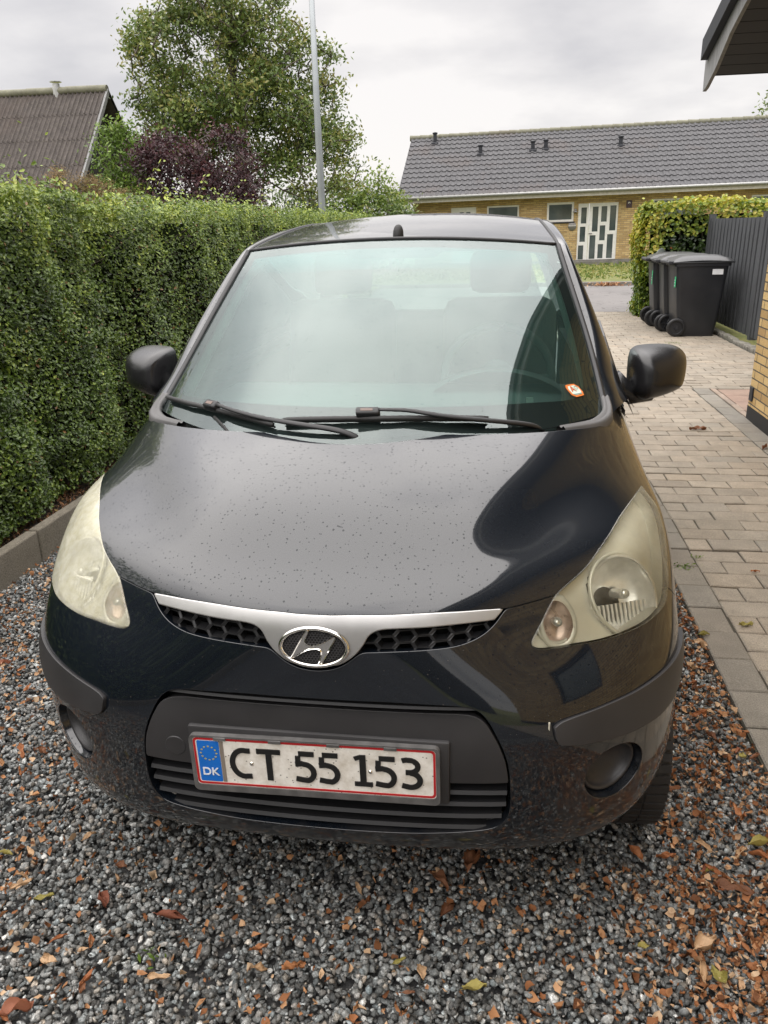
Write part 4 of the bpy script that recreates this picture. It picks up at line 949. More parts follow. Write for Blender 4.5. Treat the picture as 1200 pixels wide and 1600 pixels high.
    if label: o['label'] = label
    return o

# ---- car materials
def paint_mat():
    t = NT('black_metallic_paint'); c = t.coord('Object')
    geo = t.n('ShaderNodeNewGeometry')
    # drying rain drops: little beads that break the mirror of the lacquer, on faces that look up
    wob = t.n('ShaderNodeVectorMath', {0: c, 1: t.n('ShaderNodeVectorMath', {0: t.n('ShaderNodeTexNoise', {'Vector': c, 'Scale': 160.0}).outputs['Color'], 1: (.005, .005, .005)}, operation='MULTIPLY').outputs[0]}, operation='ADD').outputs[0]
    v1 = t.n('ShaderNodeTexVoronoi', {'Vector': wob, 'Scale': 140.0}); vc = t.n('ShaderNodeSeparateColor', {'Color': v1.outputs['Color']})
    rad = t.math('MULTIPLY', vc.outputs[1], .31)
    drop = t.math('MULTIPLY', t.math('LESS_THAN', v1.outputs['Distance'], rad), t.math('GREATER_THAN', vc.outputs[0], .30))
    nz = t.n('ShaderNodeSeparateXYZ', {'Vector': geo.outputs['Normal']}).outputs[2]
    up = t.n('ShaderNodeMapRange', {'Value': nz, 'From Min': 0.25, 'From Max': 0.6}).outputs[0]
    drop = t.math('MULTIPLY', drop, up)
    # flakes
    fl = t.n('ShaderNodeTexVoronoi', {'Vector': c, 'Scale': 1500.0})
    flk = t.math('MULTIPLY', t.math('GREATER_THAN', t.n('ShaderNodeSeparateColor', {'Color': fl.outputs['Color']}).outputs[1], 0.93), 0.05)
    base = t.mix(flk, (0.0035, 0.0055, 0.009), (0.10, 0.16, 0.2))
    # grime: dried splashes low down and fine specks
    z = t.n('ShaderNodeSeparateXYZ', {'Vector': c}).outputs[2]
    low = t.n('ShaderNodeMapRange', {'Value': z, 'From Min': 0.62, 'From Max': 0.28}).outputs[0]
    sp = t.n('ShaderNodeTexVoronoi', {'Vector': c, 'Scale': 120.0}); spk = t.math('LESS_THAN', sp.outputs['Distance'], 0.13)
    rs = t.math('GREATER_THAN', t.n('ShaderNodeSeparateColor', {'Color': sp.outputs['Color']}).outputs[2], 0.82)
    spk = t.math('MULTIPLY', t.math('MULTIPLY', spk, rs), t.math('SUBTRACT', 1.0, up))
    dirt = t.math('MULTIPLY', t.ramp(t.noise(7, c, 8, 0.65), [(0.42, 0.0), (0.75, 1.0)]), low)
    d2 = t.math('MAXIMUM', t.math('MULTIPLY', dirt, 0.16), t.math('MULTIPLY', spk, 0.30), True)
    film = t.math('MULTIPLY', t.ramp(t.noise(3.0, c, 6), [(0.3, 0.3), (0.7, 1.0)]), 0.006)
    col = t.mix(t.math('MAXIMUM', d2, film), base, (0.20, 0.17, 0.14))
    rough = t.n('ShaderNodeMapRange', {'Value': t.math('ADD', d2, t.math('MULTIPLY', t.noise(2.2, c, 3), 0.05)), 'To Min': 0.03, 'To Max': 0.5}).outputs[0]
    t.set(Base_Color=col, Roughness=0.30, Specular_IOR_Level=0.15, Coat_Weight=t.math('SUBTRACT', 1.0, t.math('MULTIPLY', drop, .62)), Coat_IOR=1.64, Coat_Roughness=rough)
    return t.m
M_paint = paint_mat()
def plastic_mat(name, col, rough, drops=True):
    t = NT(name); c = t.coord('Object')
    n = t.noise(9, c, 6)
    base = t.ramp(n, [(0.3, tuple(np.array(col)*.85)), (0.7, tuple(np.array(col)*1.2))])
    v1 = t.n('ShaderNodeTexVoronoi', {'Vector': c, 'Scale': 170.0})
    sel = t.math('GREATER_THAN', t.n('ShaderNodeSeparateColor', {'Color': v1.outputs['Color']}).outputs[0], 0.9)
    dm = t.math('MULTIPLY', t.math('LESS_THAN', v1.outputs['Distance'], 0.16), sel)
    g = t.noise(900, c, 2)
    t.set(Base_Color=t.mix(t.math('MULTIPLY', dm, .7), base, tuple(np.array(col)*.3)), Roughness=t.n('ShaderNodeMapRange', {'Value': n, 'To Min': rough*.85, 'To Max': rough*1.15}).outputs[0],
          Specular_IOR_Level=0.5, Normal=t.bump(g, 0.12, 0.0006))
    return t.m
M_plastic = plastic_mat('textured_black_plastic', (0.028, 0.027, 0.028), 0.45)
M_mirror = plastic_mat('satin_black_plastic', (0.012, 0.012, 0.013), 0.26)
M_trim = simple('black_trim', (0.009, 0.009, 0.010), 0.5, var=.2)
M_void = simple('dark_cavity', (0.004, 0.004, 0.004), 0.9)
M_silver = simple('silver_painted_plastic', (0.46, 0.455, 0.445), 0.36, 0.75, var=.05, scale=25, coat=.3)
M_chrome = simple('chrome', (0.86, 0.84, 0.80), 0.12, 1.0, var=.06, scale=40)
M_rubber = simple('rubber', (0.016, 0.016, 0.016), 0.62, var=.25, bump=.2)
M_alloy = simple('wheel_cover_silver', (0.42, 0.42, 0.43), 0.4, 0.6, var=.08)
M_rubgrey = simple('weathered_rubber', (0.075, 0.073, 0.072), 0.55, var=.2)

def glass_mat(name, tint, f0, wet=True, haze=0.0):
    """thin pane: see-through, mirrored more at a glance, with small drops"""
    t = NT(name); t.t.nodes.remove(t.b); c = t.coord('Object')
    gl = t.n('ShaderNodeBsdfGlossy', {'Color': (.91, 1, .985, 1), 'Roughness': 0.015})
    tr = t.n('ShaderNodeBsdfTransparent', {'Color': (*tint, 1)})
    lw = t.n('ShaderNodeFresnel', {'IOR': f0})
    fac = lw.outputs[0]
    if wet:
        wob = t.n('ShaderNodeVectorMath', {0: c, 1: t.n('ShaderNodeVectorMath', {0: t.n('ShaderNodeTexNoise', {'Vector': c, 'Scale': 140.0}).outputs['Color'], 1: (.006, .006, .006)}, operation='MULTIPLY').outputs[0]}, operation='ADD').outputs[0]
        v1 = t.n('ShaderNodeTexVoronoi', {'Vector': wob, 'Scale': 105.0}); vc = t.n('ShaderNodeSeparateColor', {'Color': v1.outputs['Color']})
        dm = t.math('MULTIPLY', t.math('LESS_THAN', v1.outputs['Distance'], t.math('MULTIPLY', vc.outputs[1], .22)), t.math('GREATER_THAN', vc.outputs[0], .30))
        sm = t.ramp(t.noise(3.0, t.mapping(c, scale=(1, 1.2, .5)), 4), [(.35, .94), (.7, 1.06)])
        fac = t.math('MULTIPLY', t.math('MULTIPLY', fac, sm), t.math('SUBTRACT', 1.0, t.math('MULTIPLY', dm, .45)))
    mx = t.n('ShaderNodeMixShader', {0: fac, 1: tr.outputs[0], 2: gl.outputs[0]})
    fin = mx.outputs[0]
    if haze:
        df = t.n('ShaderNodeBsdfDiffuse', {'Color': (0.52, 0.72, 0.68, 1)})
        fin = t.n('ShaderNodeMixShader', {0: haze, 1: fin, 2: df.outputs[0]}).outputs[0]
    t.l(fin, t.out.inputs['Surface']); return t.m
M_wind = glass_mat('windscreen_glass', (0.72, 0.86, 0.82), 1.86, True, 0.012)
M_side = glass_mat('side_glass', (0.30, 0.35, 0.34), 1.55, False)
def frit_mat():
    t = NT('printed_glass_edge'); c = t.coord('Object')
    t.set(Base_Color=t.ramp(t.noise(8, c, 5), [(0.3, (0.006, 0.006, 0.007)), (0.7, (0.012, 0.012, 0.013))]), Roughness=0.4); return t.m
M_frit = frit_mat()

hatch = thing('hatchback_car', 'black small hatchback parked nose first on the gravel, yellowed headlights and Danish plate', 'car', (0, 0, 0))

# ---- outlines (right half), uv
kink = OL['hl_outer'][-1]
def J(*ls):
    o = []
    for l in ls:
        for p in l:
            p = tuple(p)
            if not o or np.hypot(p[0]-o[-1][0], p[1]-o[-1][1]) > 0.03: o.append(p)
    return o
bf = OL['bonnet_front'][:10]                      # centre -> trim corner
bf2 = OL['bonnet_front'][9:-1]+[kink]             # trim corner -> lamp kink
lamp_in = [kink]+OL['hl_inner'][1:]               # kink -> lamp tip
tip = lamp_in[-1]
lo_ = OL['hl_outer'][1:]                          # below the tip, down the outer edge and back to the kink
out_edge = [p for p in lo_ if p[1] > 5.45 and p[0] > 5.5]
low_edge = [p for p in lo_ if not (p[1] > 5.45 and p[0] > 5.5)]
out_edge = [(5.66, 8.55), (5.86, 8.2), (5.98, 7.8), (6.02, 7.4), (6.0, 7.0), (5.93, 6.6), (5.82, 6.2), (5.70, 5.85), (5.58, 5.55)]
low_edge = [(5.40, 5.33), (5.10, 5.26), (4.76, 5.245), (4.37, 5.28), (3.95, 5.34), (3.50, 5.44), (3.10, 5.51), (2.93, 5.56), (2.85, 5.64), (2.85, 5.75), (2.93, 5.93), (3.03, 6.12), (3.14, 6.355), kink]
outlow = out_edge[-1]
seam = [tuple(p) for p in OL['fender_seam'][1:]]
cowl = seam[-1]
br = [tuple(p) for p in OL['bonnet_rear'][1:]]
# bonnet
half = J(bf, bf2[1:], lamp_in[1:], seam, br)
half[0] = (0.0, half[0][1]); half[-1] = (0.0, half[-1][1])
full = half+mirror(half[1:-1][::-1])
bonnet = panel('bonnet', full, M_paint, hatch, step=.085, off=.002)
# wheel arch
WY, WZ, WR = 0.63, 0.285, 0.315
arch = []
_side = (_guf > 4.8) & (_gs[:, 0] > .6)
for a in np.linspace(172, 92, 22):
    y, z = WY+WR*cos(radians(a)), WZ+WR*sin(radians(a))
    arch.append(tuple(locate(y, z, (1, 2), _side)))
arch = [p for p in arch if p[0] < 7.97]
arch = [(arch[0][0]+.12, 0.0)]+arch
seamb = [outlow, (5.82, 5.35), (6.15, 5.05), (6.45, 4.75), (6.7, 4.45)]
ia = min(range(len(arch)), key=lambda i: np.hypot(arch[i][0]-6.9, arch[i][1]-4.2))
go = [tuple(p) for p in OL['grille_out']]; go[-1] = (0.0, go[-1][1]); go[0] = (2.53, 6.60)
rh = J([(0.0, 0.0), (1.0, 0.0), (2.0, 0.0), (3.0, 0), (4.0, 0), (5.0, 0)], arch[:ia+1], seamb[::-1], low_edge, bf2[::-1][1:-1], [(2.6, 6.63)], go)
rh[-1] = go[-1]
bump_out = rh[1:-1]+[rh[-1]]+mirror(rh[1:-1])[::-1]+[rh[0]]
# holes
dam = [(0.5, 4.68), (0.92, 4.68), (1.4, 4.65), (1.8, 4.61), (1.98, 4.56), (2.09, 4.46), (2.18, 4.3), (2.27, 4.05), (2.35, 3.8), (2.42, 3.5), (2.45, 3.2), (2.46, 2.9), (2.455, 2.6), (2.40, 2.3), (2.24, 2.07), (1.95, 1.97), (1.5, 1.89), (1.08, 1.84), (.5, 1.82)]
dam_full = [(0, 4.68)]+dam+[(0, 1.82)]+mirror(dam)[::-1]
# rub strip: runs round the corner to the arch
st_top = [(3.05, 4.10), (3.16, 4.17), (3.4, 4.21), (3.9, 4.23), (4.4, 4.22), (4.9, 4.20), (5.4, 4.16), (5.9, 4.10), (6.4, 4.02), (6.75, 3.95)]
st_bot = [(6.58, 3.35), (6.1, 3.38), (5.5, 3.42), (4.9, 3.47), (4.3, 3.55), (3.8, 3.64), (3.35, 3.72), (3.14, 3.77), (3.08, 3.86)]
strip = st_top+st_bot
# fog recess: an ellipse on the corner
def ell(cx, cz, rx, rz, n=28): return [tuple(front_uv(cx+rx*cos(2*pi*i/n), cz+rz*sin(2*pi*i/n))) for i in range(n)]
fog = ell(.590, .468, .062, .066)
bumper = panel('bumper', bump_out, M_paint, hatch, holes=[dam_full, strip, mirror(strip), fog, mirror(fog)], step=.085, rim=.022)
# fenders
ft = J([outlow], seamb[1:], arch[ia:], [(7.99, arch[-1][1])], [(7.99, v) for v in (5, 6, 7, 8, 9, 10, 11, 11.95)], [(u, 11.95) for u in (7, 6.5, 6, 5.6, 5.2, 4.9)], [(cowl[0]+.06, 11.4)], [cowl], seam[::-1][1:], [tip], out_edge[:-1])
for s in (1, -1):
    panel('fender', ft if s > 0 else mirror(ft), M_paint, hatch, step=.085)
    # rub strip
    def fn_strip(V2, P, N):
        return P, N
    def off_strip(u, v, P):
        m = np.clip((v-3.75)/(.42), -1, 1); return .004+.007*(1-np.abs((v-3.8)/.46)**2.5).clip(0, 1)
    panel('rub_strip', strip if s > 0 else mirror(strip), M_plastic, hatch, off=off_strip, rim=.03, step=.05, gap=.0015)
for s in (1, -1):                                  # the fender top runs on into the door shoulder
    us = np.linspace(4.75, 7.99, 26); a = skin(us, np.full(26, 11.93)); b = skin(us, np.full(26, 11.5)); d = a-b; d /= np.linalg.norm(d, axis=1)[:, None]
    ln = np.interp(us, [4.7, 5.6, 6.5, 8], [.05, .16, .42, .6])[:, None]; V = []
    for q in np.linspace(0, 1, 7): V += (( a+d*ln*q-np.array([.004, 0, 0])*(q > 0))*np.array([s, 1, 1])).tolist()
    F = [(j*26+i, j*26+i+1, (j+1)*26+i+1, (j+1)*26+i) for j in range(6) for i in range(25)]
    if s < 0: F = [f[::-1] for f in F]
    mesh_np('door_shoulder', V, F, M_paint, hatch, smooth=True)
# dark inner shell behind the openings
def sheet(name, u0, u1, v0, v1, off, mat, parent, nu=60, nv=60):
    uu, vv = np.meshgrid(np.linspace(u0, u1, nu), np.linspace(v0, v1, nv)); P = skin(uu, vv)+skin_n(uu, vv)*off
    F = [(j*nu+i, j*nu+i+1, (j+1)*nu+i+1, (j+1)*nu+i) for j in range(nv-1) for i in range(nu-1)]
    return mesh_np(name, P.reshape(-1, 3), F, mat, parent, smooth=True)
sheet('inner_shell', -7.2, 7.2, 0.15, 10.4, -.075, M_void, hatch)

# ---- lower air dam: upper slot, beam, slats
def bar(mb, x0, x1, z, h, d, dy, n=24):
    """a horizontal louvre following the nose"""
    V = []; F = []
    for i in range(n+1):
        x = x0+(x1-x0)*i/n; zz = z(x) if callable(z) else z; y = front_y(x, zz)+dy
        V += [(x, y, zz-h/2), (x, y+d*.15, zz+h/2), (x, y+d, zz+h/2+.004), (x, y+d, zz-h/2)]
    for i in range(n):
        for k in range(4): F.append((i*4+k, i*4+(k+1) % 4, (i+1)*4+(k+1) % 4, (i+1)*4+k))
    mb.add(V, F)
for zc, xw in ((.455, .374), (.425, .373), (.393, .365), (.362, .335)):
    mb = MB(); bar(mb, -xw, xw, zc, .007, .03, .006); mb.build('slat', M_trim, hatch, angle=40)
mb = MB(); bar(mb, -.31, .31, .646, .005, .02, .006); mb.build('slat', M_trim, hatch, angle=40)
for x in (-.24, -.12, 0, .12, .24):
    mb = MB(); mb.box(x-.003, x+.003, front_y(x, .41)+.04, front_y(x, .41)+.06, .36, .47); mb.build('slat_brace', M_void, hatch)
btop = [(0, 4.38), (.5, 4.38), (.92, 4.38), (1.36, 4.38), (1.8, 4.38), (2.02, 4.36), (2.13, 4.27)]
bside = [(2.225, 4.05), (2.31, 3.8), (2.385, 3.5), (2.42, 3.2)]
bbot = [(2.425, 3.07), (2.0, 3.07), (1.6, 3.08), (.9, 3.08), (.4, 3.08), (0, 3.08)]
bh = btop+bside+bbot; band = bh+mirror(bh[1:-1])[::-1]
def off_band(u, v, P):
    t = np.clip((4.38-v)/.13, 0, 1); b = np.clip((v-3.07)/.05, 0, 1); return -.018+.019*np.sqrt(1-(1-t)**2)-.004*(1-b)
beam = panel('bumper_beam', band, M_plastic, hatch, off=off_band, rim=.02, step=.05, gap=0)
# raised plate pad
mb = MB(); mb.box(-.268, .262, .022, .05, .440, .586, .006); mb.build('plate_pad', M_plastic, hatch, smooth=True, angle=40)
# round blanking cap of the towing eye
mb = MB(); fy = front_y(-.30, .53); mb.lathe([(0, -.002), (.021, -.002), (.0225, -.0005), (.0225, .004)], (-.302, fy-.001, .528), 'y', 32); mb.build('tow_eye_cap', M_plastic, hatch, smooth=True, angle=40)

# ---- number plate
plate = bpy.data.objects.new('number_plate', None); COL.objects.link(plate); plate.parent = hatch
plate.scale = (.983, 1, .983); plate.location = (-.009, .0135, .5145); plate.rotation_euler = (radians(0), radians(-.9), 0)
def ring2(mb, o, i, y, y2=None):
    n = len(o); V = [(p[0], y, p[1]) for p in o]+[(p[0], y, p[1]) for p in i]
    F = [(k, (k+1) % n, n+(k+1) % n, n+k) for k in range(n)]
    if y2 is not None:
        V += [(p[0], y2, p[1]) for p in o]+[(p[0], y2, p[1]) for p in i]
        F += [(k, 2*n+k, 2*n+(k+1) % n, (k+1) % n) for k in range(n)]+[(n+k, n+(k+1) % n, 3*n+(k+1) % n, 3*n+k) for k in range(n)]
    mb.add(V, F)
M_frame = simple('dirty_grey_plate_frame', (0.095, 0.092, 0.09), 0.55, var=.35, scale=30)
M_white = None
def plate_mat():
    t = NT('reflective_white_plate'); c = t.coord('Object')
    sp = t.n('ShaderNodeTexVoronoi', {'Vector': c, 'Scale': 160.0}); rs = t.n('ShaderNodeSeparateColor', {'Color': sp.outputs['Color']})
    s = t.math('MULTIPLY', t.math('LESS_THAN', sp.outputs['Distance'], t.math('MULTIPLY', rs.outputs[1], .3)), t.math('GREATER_THAN', rs.outputs[0], .80))
    d = t.ramp(t.noise(26, c, 8, .7), [(.4, (.78, .75, .69)), (.72, (.52, .47, .39))])
    t.set(Base_Color=t.mix(t.math('MULTIPLY', s, .8), d, (.10, .085, .07)), Roughness=.38); return t.m
M_white = plate_mat()
M_red = simple('plate_red_line', (0.42, 0.012, 0.016), 0.4, var=.12)
M_blue = simple('plate_blue_field', (0.006, 0.13, 0.50), 0.35, var=.08)
M_ink = simple('plate_black_paint', (0.010, 0.010, 0.010), 0.35)
M_star = simple('plate_star_yellow', (0.45, 0.36, 0.05), 0.4)
M_band = simple('plate_grey_hologram', (0.20, 0.17, 0.14), 0.4)
mb = MB(); ring2(mb, rrect(.514, .136, .012, cz=-.005), rrect(.499, .117, .008), -.0035, .010); mb.prism(rrect(.512, .134, .012, cz=-.005), 1, .004, .009); mb.build('plate_frame', M_frame, plate, smooth=True, angle=40)
for x in (-.19, -.075, .045, .16): mb = MB(); mb.box(x-.013, x+.013, -.0055, -.0028, .0535, .0605, .0008); mb.build('frame_clip', M_frame, plate)
mb = MB(); mb.prism(rrect(.504, .120, .010), 1, -.001, .003); mb.build('plate_sheet', M_white, plate)
mb = MB(); ring2(mb, rrect(.497, .113, .009), rrect(.488, .104, .006), -.0019, -.001); mb.build('red_line', M_red, plate)
mb = MB(); mb.prism(rrect(.047, .099, .003, cx=-.2175), 1, -.0018, -.001); mb.build('blue_field', M_blue, plate)
mb = MB(); mb.prism([(-.193, -.0495), (-.185, -.0495), (-.185, .0495), (-.193, .0495)], 1, -.0018, -.001); mb.build('hologram_strip', M_band, plate)
mb = MB()
for k in range(12):
    a = 2*pi*k/12; cx, cz = -.2175+.0165*cos(a), .020+.0165*sin(a); st = []
    for q in range(10):
        r = .0026 if q % 2 == 0 else .0011; b = pi/2+2*pi*q/10; st.append((cx+r*cos(b), cz+r*sin(b)))
    mb.prism(st, 1, -.0024, -.0018)
mb.build('star_ring', M_star, plate)
M_dk = simple('plate_white_lettering', (0.7, 0.72, 0.75), 0.4)
text('DK', .026, -.2175, -.026, -.0022, M_dk, plate, 'country_letters', .0004)
# plate characters: strokes drawn as polygons (width w, height 75 mm)
def stroke(mb, pts, w, y0=-.0030, y1=-.001):
    k_ = len(mb.v); y0 -= .00012*(1 if k_ == 0 else 2 if k_ < 200 else 3); y0 -= .00007*(k_ % 7); y1 -= .00005*(k_ % 5)
    P = [np.array(p, float) for p in pts]; A = []; B = []
    for i, p in enumerate(P):
        t = P[min(i+1, len(P)-1)]-P[max(i-1, 0)]; t /= np.linalg.norm(t); n = np.array([-t[1], t[0]]); A.append(p+n*w/2); B.append(p-n*w/2)
    n_ = len(P); V = [(a[0], y0, a[1]) for a in A]+[(b[0], y0, b[1]) for b in B]+[(a[0], y1, a[1]) for a in A]+[(b[0], y1, b[1]) for b in B]
    F = []
    for i in range(n_-1): F += [(i, i+1, n_+i+1, n_+i), (i, 2*n_+i, 2*n_+i+1, i+1), (n_+i, n_+i+1, 3*n_+i+1, 3*n_+i)]
    F += [(0, n_, 3*n_, 2*n_), (n_-1, 3*n_-1, 4*n_-1, 2*n_-1)]
    mb.add(V, F)
def arc(cx, cz, rx, rz, a0, a1, n=18): return [(cx+rx*cos(radians(a0+(a1-a0)*i/n)), cz+rz*sin(radians(a0+(a1-a0)*i/n))) for i in range(n+1)]
CW = .0115; Hh = .0375
def glyph(ch, x):
    mb = MB()
    if ch == 'C':
        stroke(mb, [(x+.021, Hh-.0068)]+arc(x+.006, 0, .0245, Hh-CW/2, 78, 282, 26)+[(x+.021, -Hh+.0068)], CW)
    elif ch == 'T':
        stroke(mb, [(x-.025, Hh-CW/2), (x+.025, Hh-CW/2)], CW); stroke(mb, [(x, Hh-CW+.0002), (x, -Hh)], CW*1.08)
    elif ch == '5':
        stroke(mb, [(x-.012, Hh-CW/2), (x+.020, Hh-CW/2)], CW); stroke(mb, [(x-.0135, Hh-CW+.0002), (x-.0142, .0018)], CW*.95)
        stroke(mb, [(x-.0195, .0062), (x-.006, .0082)]+arc(x-.003, -.0135, .0205, .0205, 84, -66, 20)+[(x-.006, -Hh+CW/2+.0005), (x-.020, -Hh+CW/2+.003)], CW)
    elif ch == '1':
        stroke(mb, [(x, Hh), (x, -Hh+CW*.9)], CW*1.12); stroke(mb, [(x-.018, -Hh+CW*.45), (x+.019, -Hh+CW*.45)], CW*.9); stroke(mb, [(x-.0165, Hh-.0095), (x-.0055, Hh-.0048)], CW*.8)
    elif ch == '3':
        stroke(mb, [(x-.017, Hh-.0075), (x-.008, Hh-.0052)]+arc(x-.002, .0175, .0165, .0145, 100, -88, 18)+[(x-.010, .0028)], CW*.95)
        stroke(mb, [(x-.010, .0028), (x-.002, .0028)]+arc(x-.001, -.0155, .0195, .0170, 84, -100, 20)+[(x-.018, -Hh+.0085)], CW*.98)
    return mb
for ch, x in zip('CT55153', (-.150, -.0905, -.016, .033, .103, .148, .199)):
    glyph(ch, x).build('plate_character', M_ink, plate)
for x, z in ((-.128, .0), (.118, -.002)): mb = MB(); mb.lathe([(0, -.0045), (.003, -.004), (.0045, -.0025), (.0048, -.001)], (x, 0, z), 'y', 14); mb.build('plate_screw', M_chrome, plate, smooth=True)

# ---- chrome trim, grille mesh, emblem
bf_in = [tuple(p) for p in bf]; bf_in[0] = (0.0, bf_in[0][1])
cl = [tuple(p) for p in OL['chrome_low']]; cl[-1] = (0.0, cl[-1][1])
trh = J(bf_in, [(2.50, 6.66)], cl); trh[-1] = cl[-1]
tri = trh+mirror(trh[1:-1])[::-1]
trim = panel('grille_trim', tri, M_silver, hatch, off=.004, rim=.018, step=.05, gap=.002, lip=.003)
EM = np.array([0, front_y(0, .768), .768]); ep = front_uv(0.0, .768); EN = skin_n(np.array(ep[0]), np.array(ep[1]))
emb = bpy.data.objects.new('emblem', None); COL.objects.link(emb); emb.parent = hatch
zax = Vector(EN); xax = Vector((1, 0, 0)); yax = zax.cross(xax).normalized(); xax = yax.cross(zax)
emb.matrix_world = Matrix(((xax[0], yax[0], zax[0], EM[0]+EN[0]*.004), (xax[1], yax[1], zax[1], EM[1]+EN[1]*.004), (xax[2], yax[2], zax[2], EM[2]+EN[2]*.004), (0, 0, 0, 1)))
EA, EB = .0655, .0375
def ering(mb, a, b, w, h, z0, n=64):
    """raised elliptical ring with a rounded section"""
    V = []; S = [(-w/2, 0), (-w/2*.8, h*.7), (0, h), (w/2*.8, h*.7), (w/2, 0)]
    for i in range(n):
        t = 2*pi*i/n
        for dx, dz in S: V.append(((a+dx)*cos(t), (b+dx)*sin(t), z0+dz))
    F = [(i*5+k, i*5+k+1, ((i+1) % n)*5+k+1, ((i+1) % n)*5+k) for i in range(n) for k in range(4)]
    mb.add(V, F)
mb = MB(); ering(mb, EA, EB, .0085, .005, .0005); mb.build('emblem_ring', M_chrome, emb, smooth=True)
mb = MB(); mb.add([(EA*cos(2*pi*i/48), EB*sin(2*pi*i/48), .0006) for i in range(48)], [tuple(range(48))]); mb.build('emblem_back', M_void, emb)
mb = MB()   # honeycomb behind the letter
hx = .0036
for iy in range(-11, 12):
    for ixx in range(-12, 13):
        cx = ixx*hx*1.75+(hx*.875 if iy % 2 else 0); cy = iy*hx*1.5*.87
        if (cx/(EA-.006))**2+(cy/(EB-.006))**2 > .93: continue
        n = 6; V = []; F = []
        for k in range(n):
            a = pi/6+pi/3*k; V += [(cx+hx*cos(a), cy+hx*sin(a)*.87, .0018), (cx+hx*.70*cos(a), cy+hx*.70*sin(a)*.87, .0018), (cx+hx*.62*cos(a), cy+hx*.62*sin(a)*.87, .0007)]
        for k in range(n):
            k2 = (k+1) % n; F += [(k*3, k2*3, k2*3+1, k*3+1), (k*3+1, k2*3+1, k2*3+2, k*3+2)]
        mb.add(V, F)
mb.build('emblem_honeycomb', M_plastic, emb)
hp = [(310, 540), (350, 478), (392, 410), (435, 340), (478, 272), (520, 205), (556, 218), (535, 262), (513, 310), (508, 345), (530, 368), (565, 378), (605, 380), (655, 369), (705, 352), (755, 330), (803, 303), (842, 282), (880, 268), (894, 290), (866, 340), (830, 398), (795, 455), (758, 518), (722, 580), (660, 600), (678, 560), (694, 520), (704, 480), (704, 448), (690, 428), (660, 418), (625, 418), (585, 423), (540, 434), (495, 452), (450, 476), (405, 503), (368, 526)]
hp = [((x-612)/425*EA, -(y-404)/213*EB) for x, y in hp]
bm = bmesh.new(); vs_ = [bm.verts.new((x, y, .001)) for x, y in hp]; f = bm.faces.new(vs_)
r = bmesh.ops.extrude_face_region(bm, geom=[f]); tv = [e for e in r['geom'] if isinstance(e, bmesh.types.BMVert)]
for v in tv: v.co.z = .0062
tf = [e for e in r['geom'] if isinstance(e, bmesh.types.BMFace)]
bmesh.ops.inset_region(bm, faces=tf, thickness=.0022, depth=.0026)
bmesh.ops.recalc_face_normals(bm, faces=bm.faces); me = bpy.data.meshes.new('emblem_letter'); bm.to_mesh(me); bm.free(); link('emblem_letter', me, M_chrome, emb)
# honeycomb of the upper grille
def hexgrid(region, name, sd):
    mb = MB(); W_, H2 = .044, .0235
    for r_ in range(-5, 6):
        for c_ in range(-14, 15):
            cx = c_*W_*.78; cz = .795+r_*H2+(H2/2 if c_ % 2 else 0)
            pts = [(cx-W_/2, cz), (cx-W_*.28, cz+H2/2), (cx+W_*.28, cz+H2/2), (cx+W_/2, cz), (cx+W_*.28, cz-H2/2), (cx-W_*.28, cz-H2/2)]
            if abs(cx) > .37 or cx*sd < .055: continue
            uvp = front_uv(cx, cz)
            if not inside(region, np.array([[abs(uvp[0]), uvp[1]]]))[0]: continue
            V = []; F = []
            for (x, z) in pts:
                y = front_y(x, z)
                for q, dy in ((1.0, .012), (.80, .012), (.74, .034)): V.append((cx+(x-cx)*q, y+dy, cz+(z-cz)*q))
            for k in range(6):
                k2 = (k+1) % 6; F += [(k*3, k2*3, k2*3+1, k*3+1), (k*3+1, k2*3+1, k2*3+2, k*3+2)]
            mb.add(V, F)
    return mb.build(name, M_trim, hatch)
reg = J(cl[:-1], [(0, 5.2)], [(.6, 5.75), (1.1, 5.8), (1.8, 5.83), (2.1, 5.95), (2.4, 6.25), (2.55, 6.6)])
hexgrid(np.array(reg), 'grille_mesh', -1); hexgrid(np.array(reg), 'grille_mesh', 1)
# ---- headlights
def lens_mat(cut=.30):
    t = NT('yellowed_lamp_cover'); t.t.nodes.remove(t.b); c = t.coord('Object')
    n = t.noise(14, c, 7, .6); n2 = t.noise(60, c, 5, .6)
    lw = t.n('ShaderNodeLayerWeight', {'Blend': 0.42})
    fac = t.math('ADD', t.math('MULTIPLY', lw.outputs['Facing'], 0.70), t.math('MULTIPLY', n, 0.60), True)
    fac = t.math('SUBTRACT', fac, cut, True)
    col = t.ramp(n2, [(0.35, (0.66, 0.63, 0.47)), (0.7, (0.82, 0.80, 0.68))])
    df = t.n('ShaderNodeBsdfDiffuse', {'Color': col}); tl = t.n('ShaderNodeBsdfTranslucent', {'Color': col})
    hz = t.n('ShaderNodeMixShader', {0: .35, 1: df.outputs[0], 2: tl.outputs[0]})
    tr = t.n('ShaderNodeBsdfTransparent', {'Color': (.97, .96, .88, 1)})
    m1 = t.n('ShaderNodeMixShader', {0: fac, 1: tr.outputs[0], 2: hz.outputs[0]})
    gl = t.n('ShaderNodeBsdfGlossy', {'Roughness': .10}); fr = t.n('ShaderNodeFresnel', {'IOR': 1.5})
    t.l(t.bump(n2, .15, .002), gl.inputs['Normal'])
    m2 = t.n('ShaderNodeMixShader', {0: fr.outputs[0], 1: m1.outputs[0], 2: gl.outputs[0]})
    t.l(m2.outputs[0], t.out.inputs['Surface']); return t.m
M_lens = lens_mat(.42); M_lens_oblique = lens_mat(.08)  # hedge side cover gets extra haze, imitating how a slanting view looks
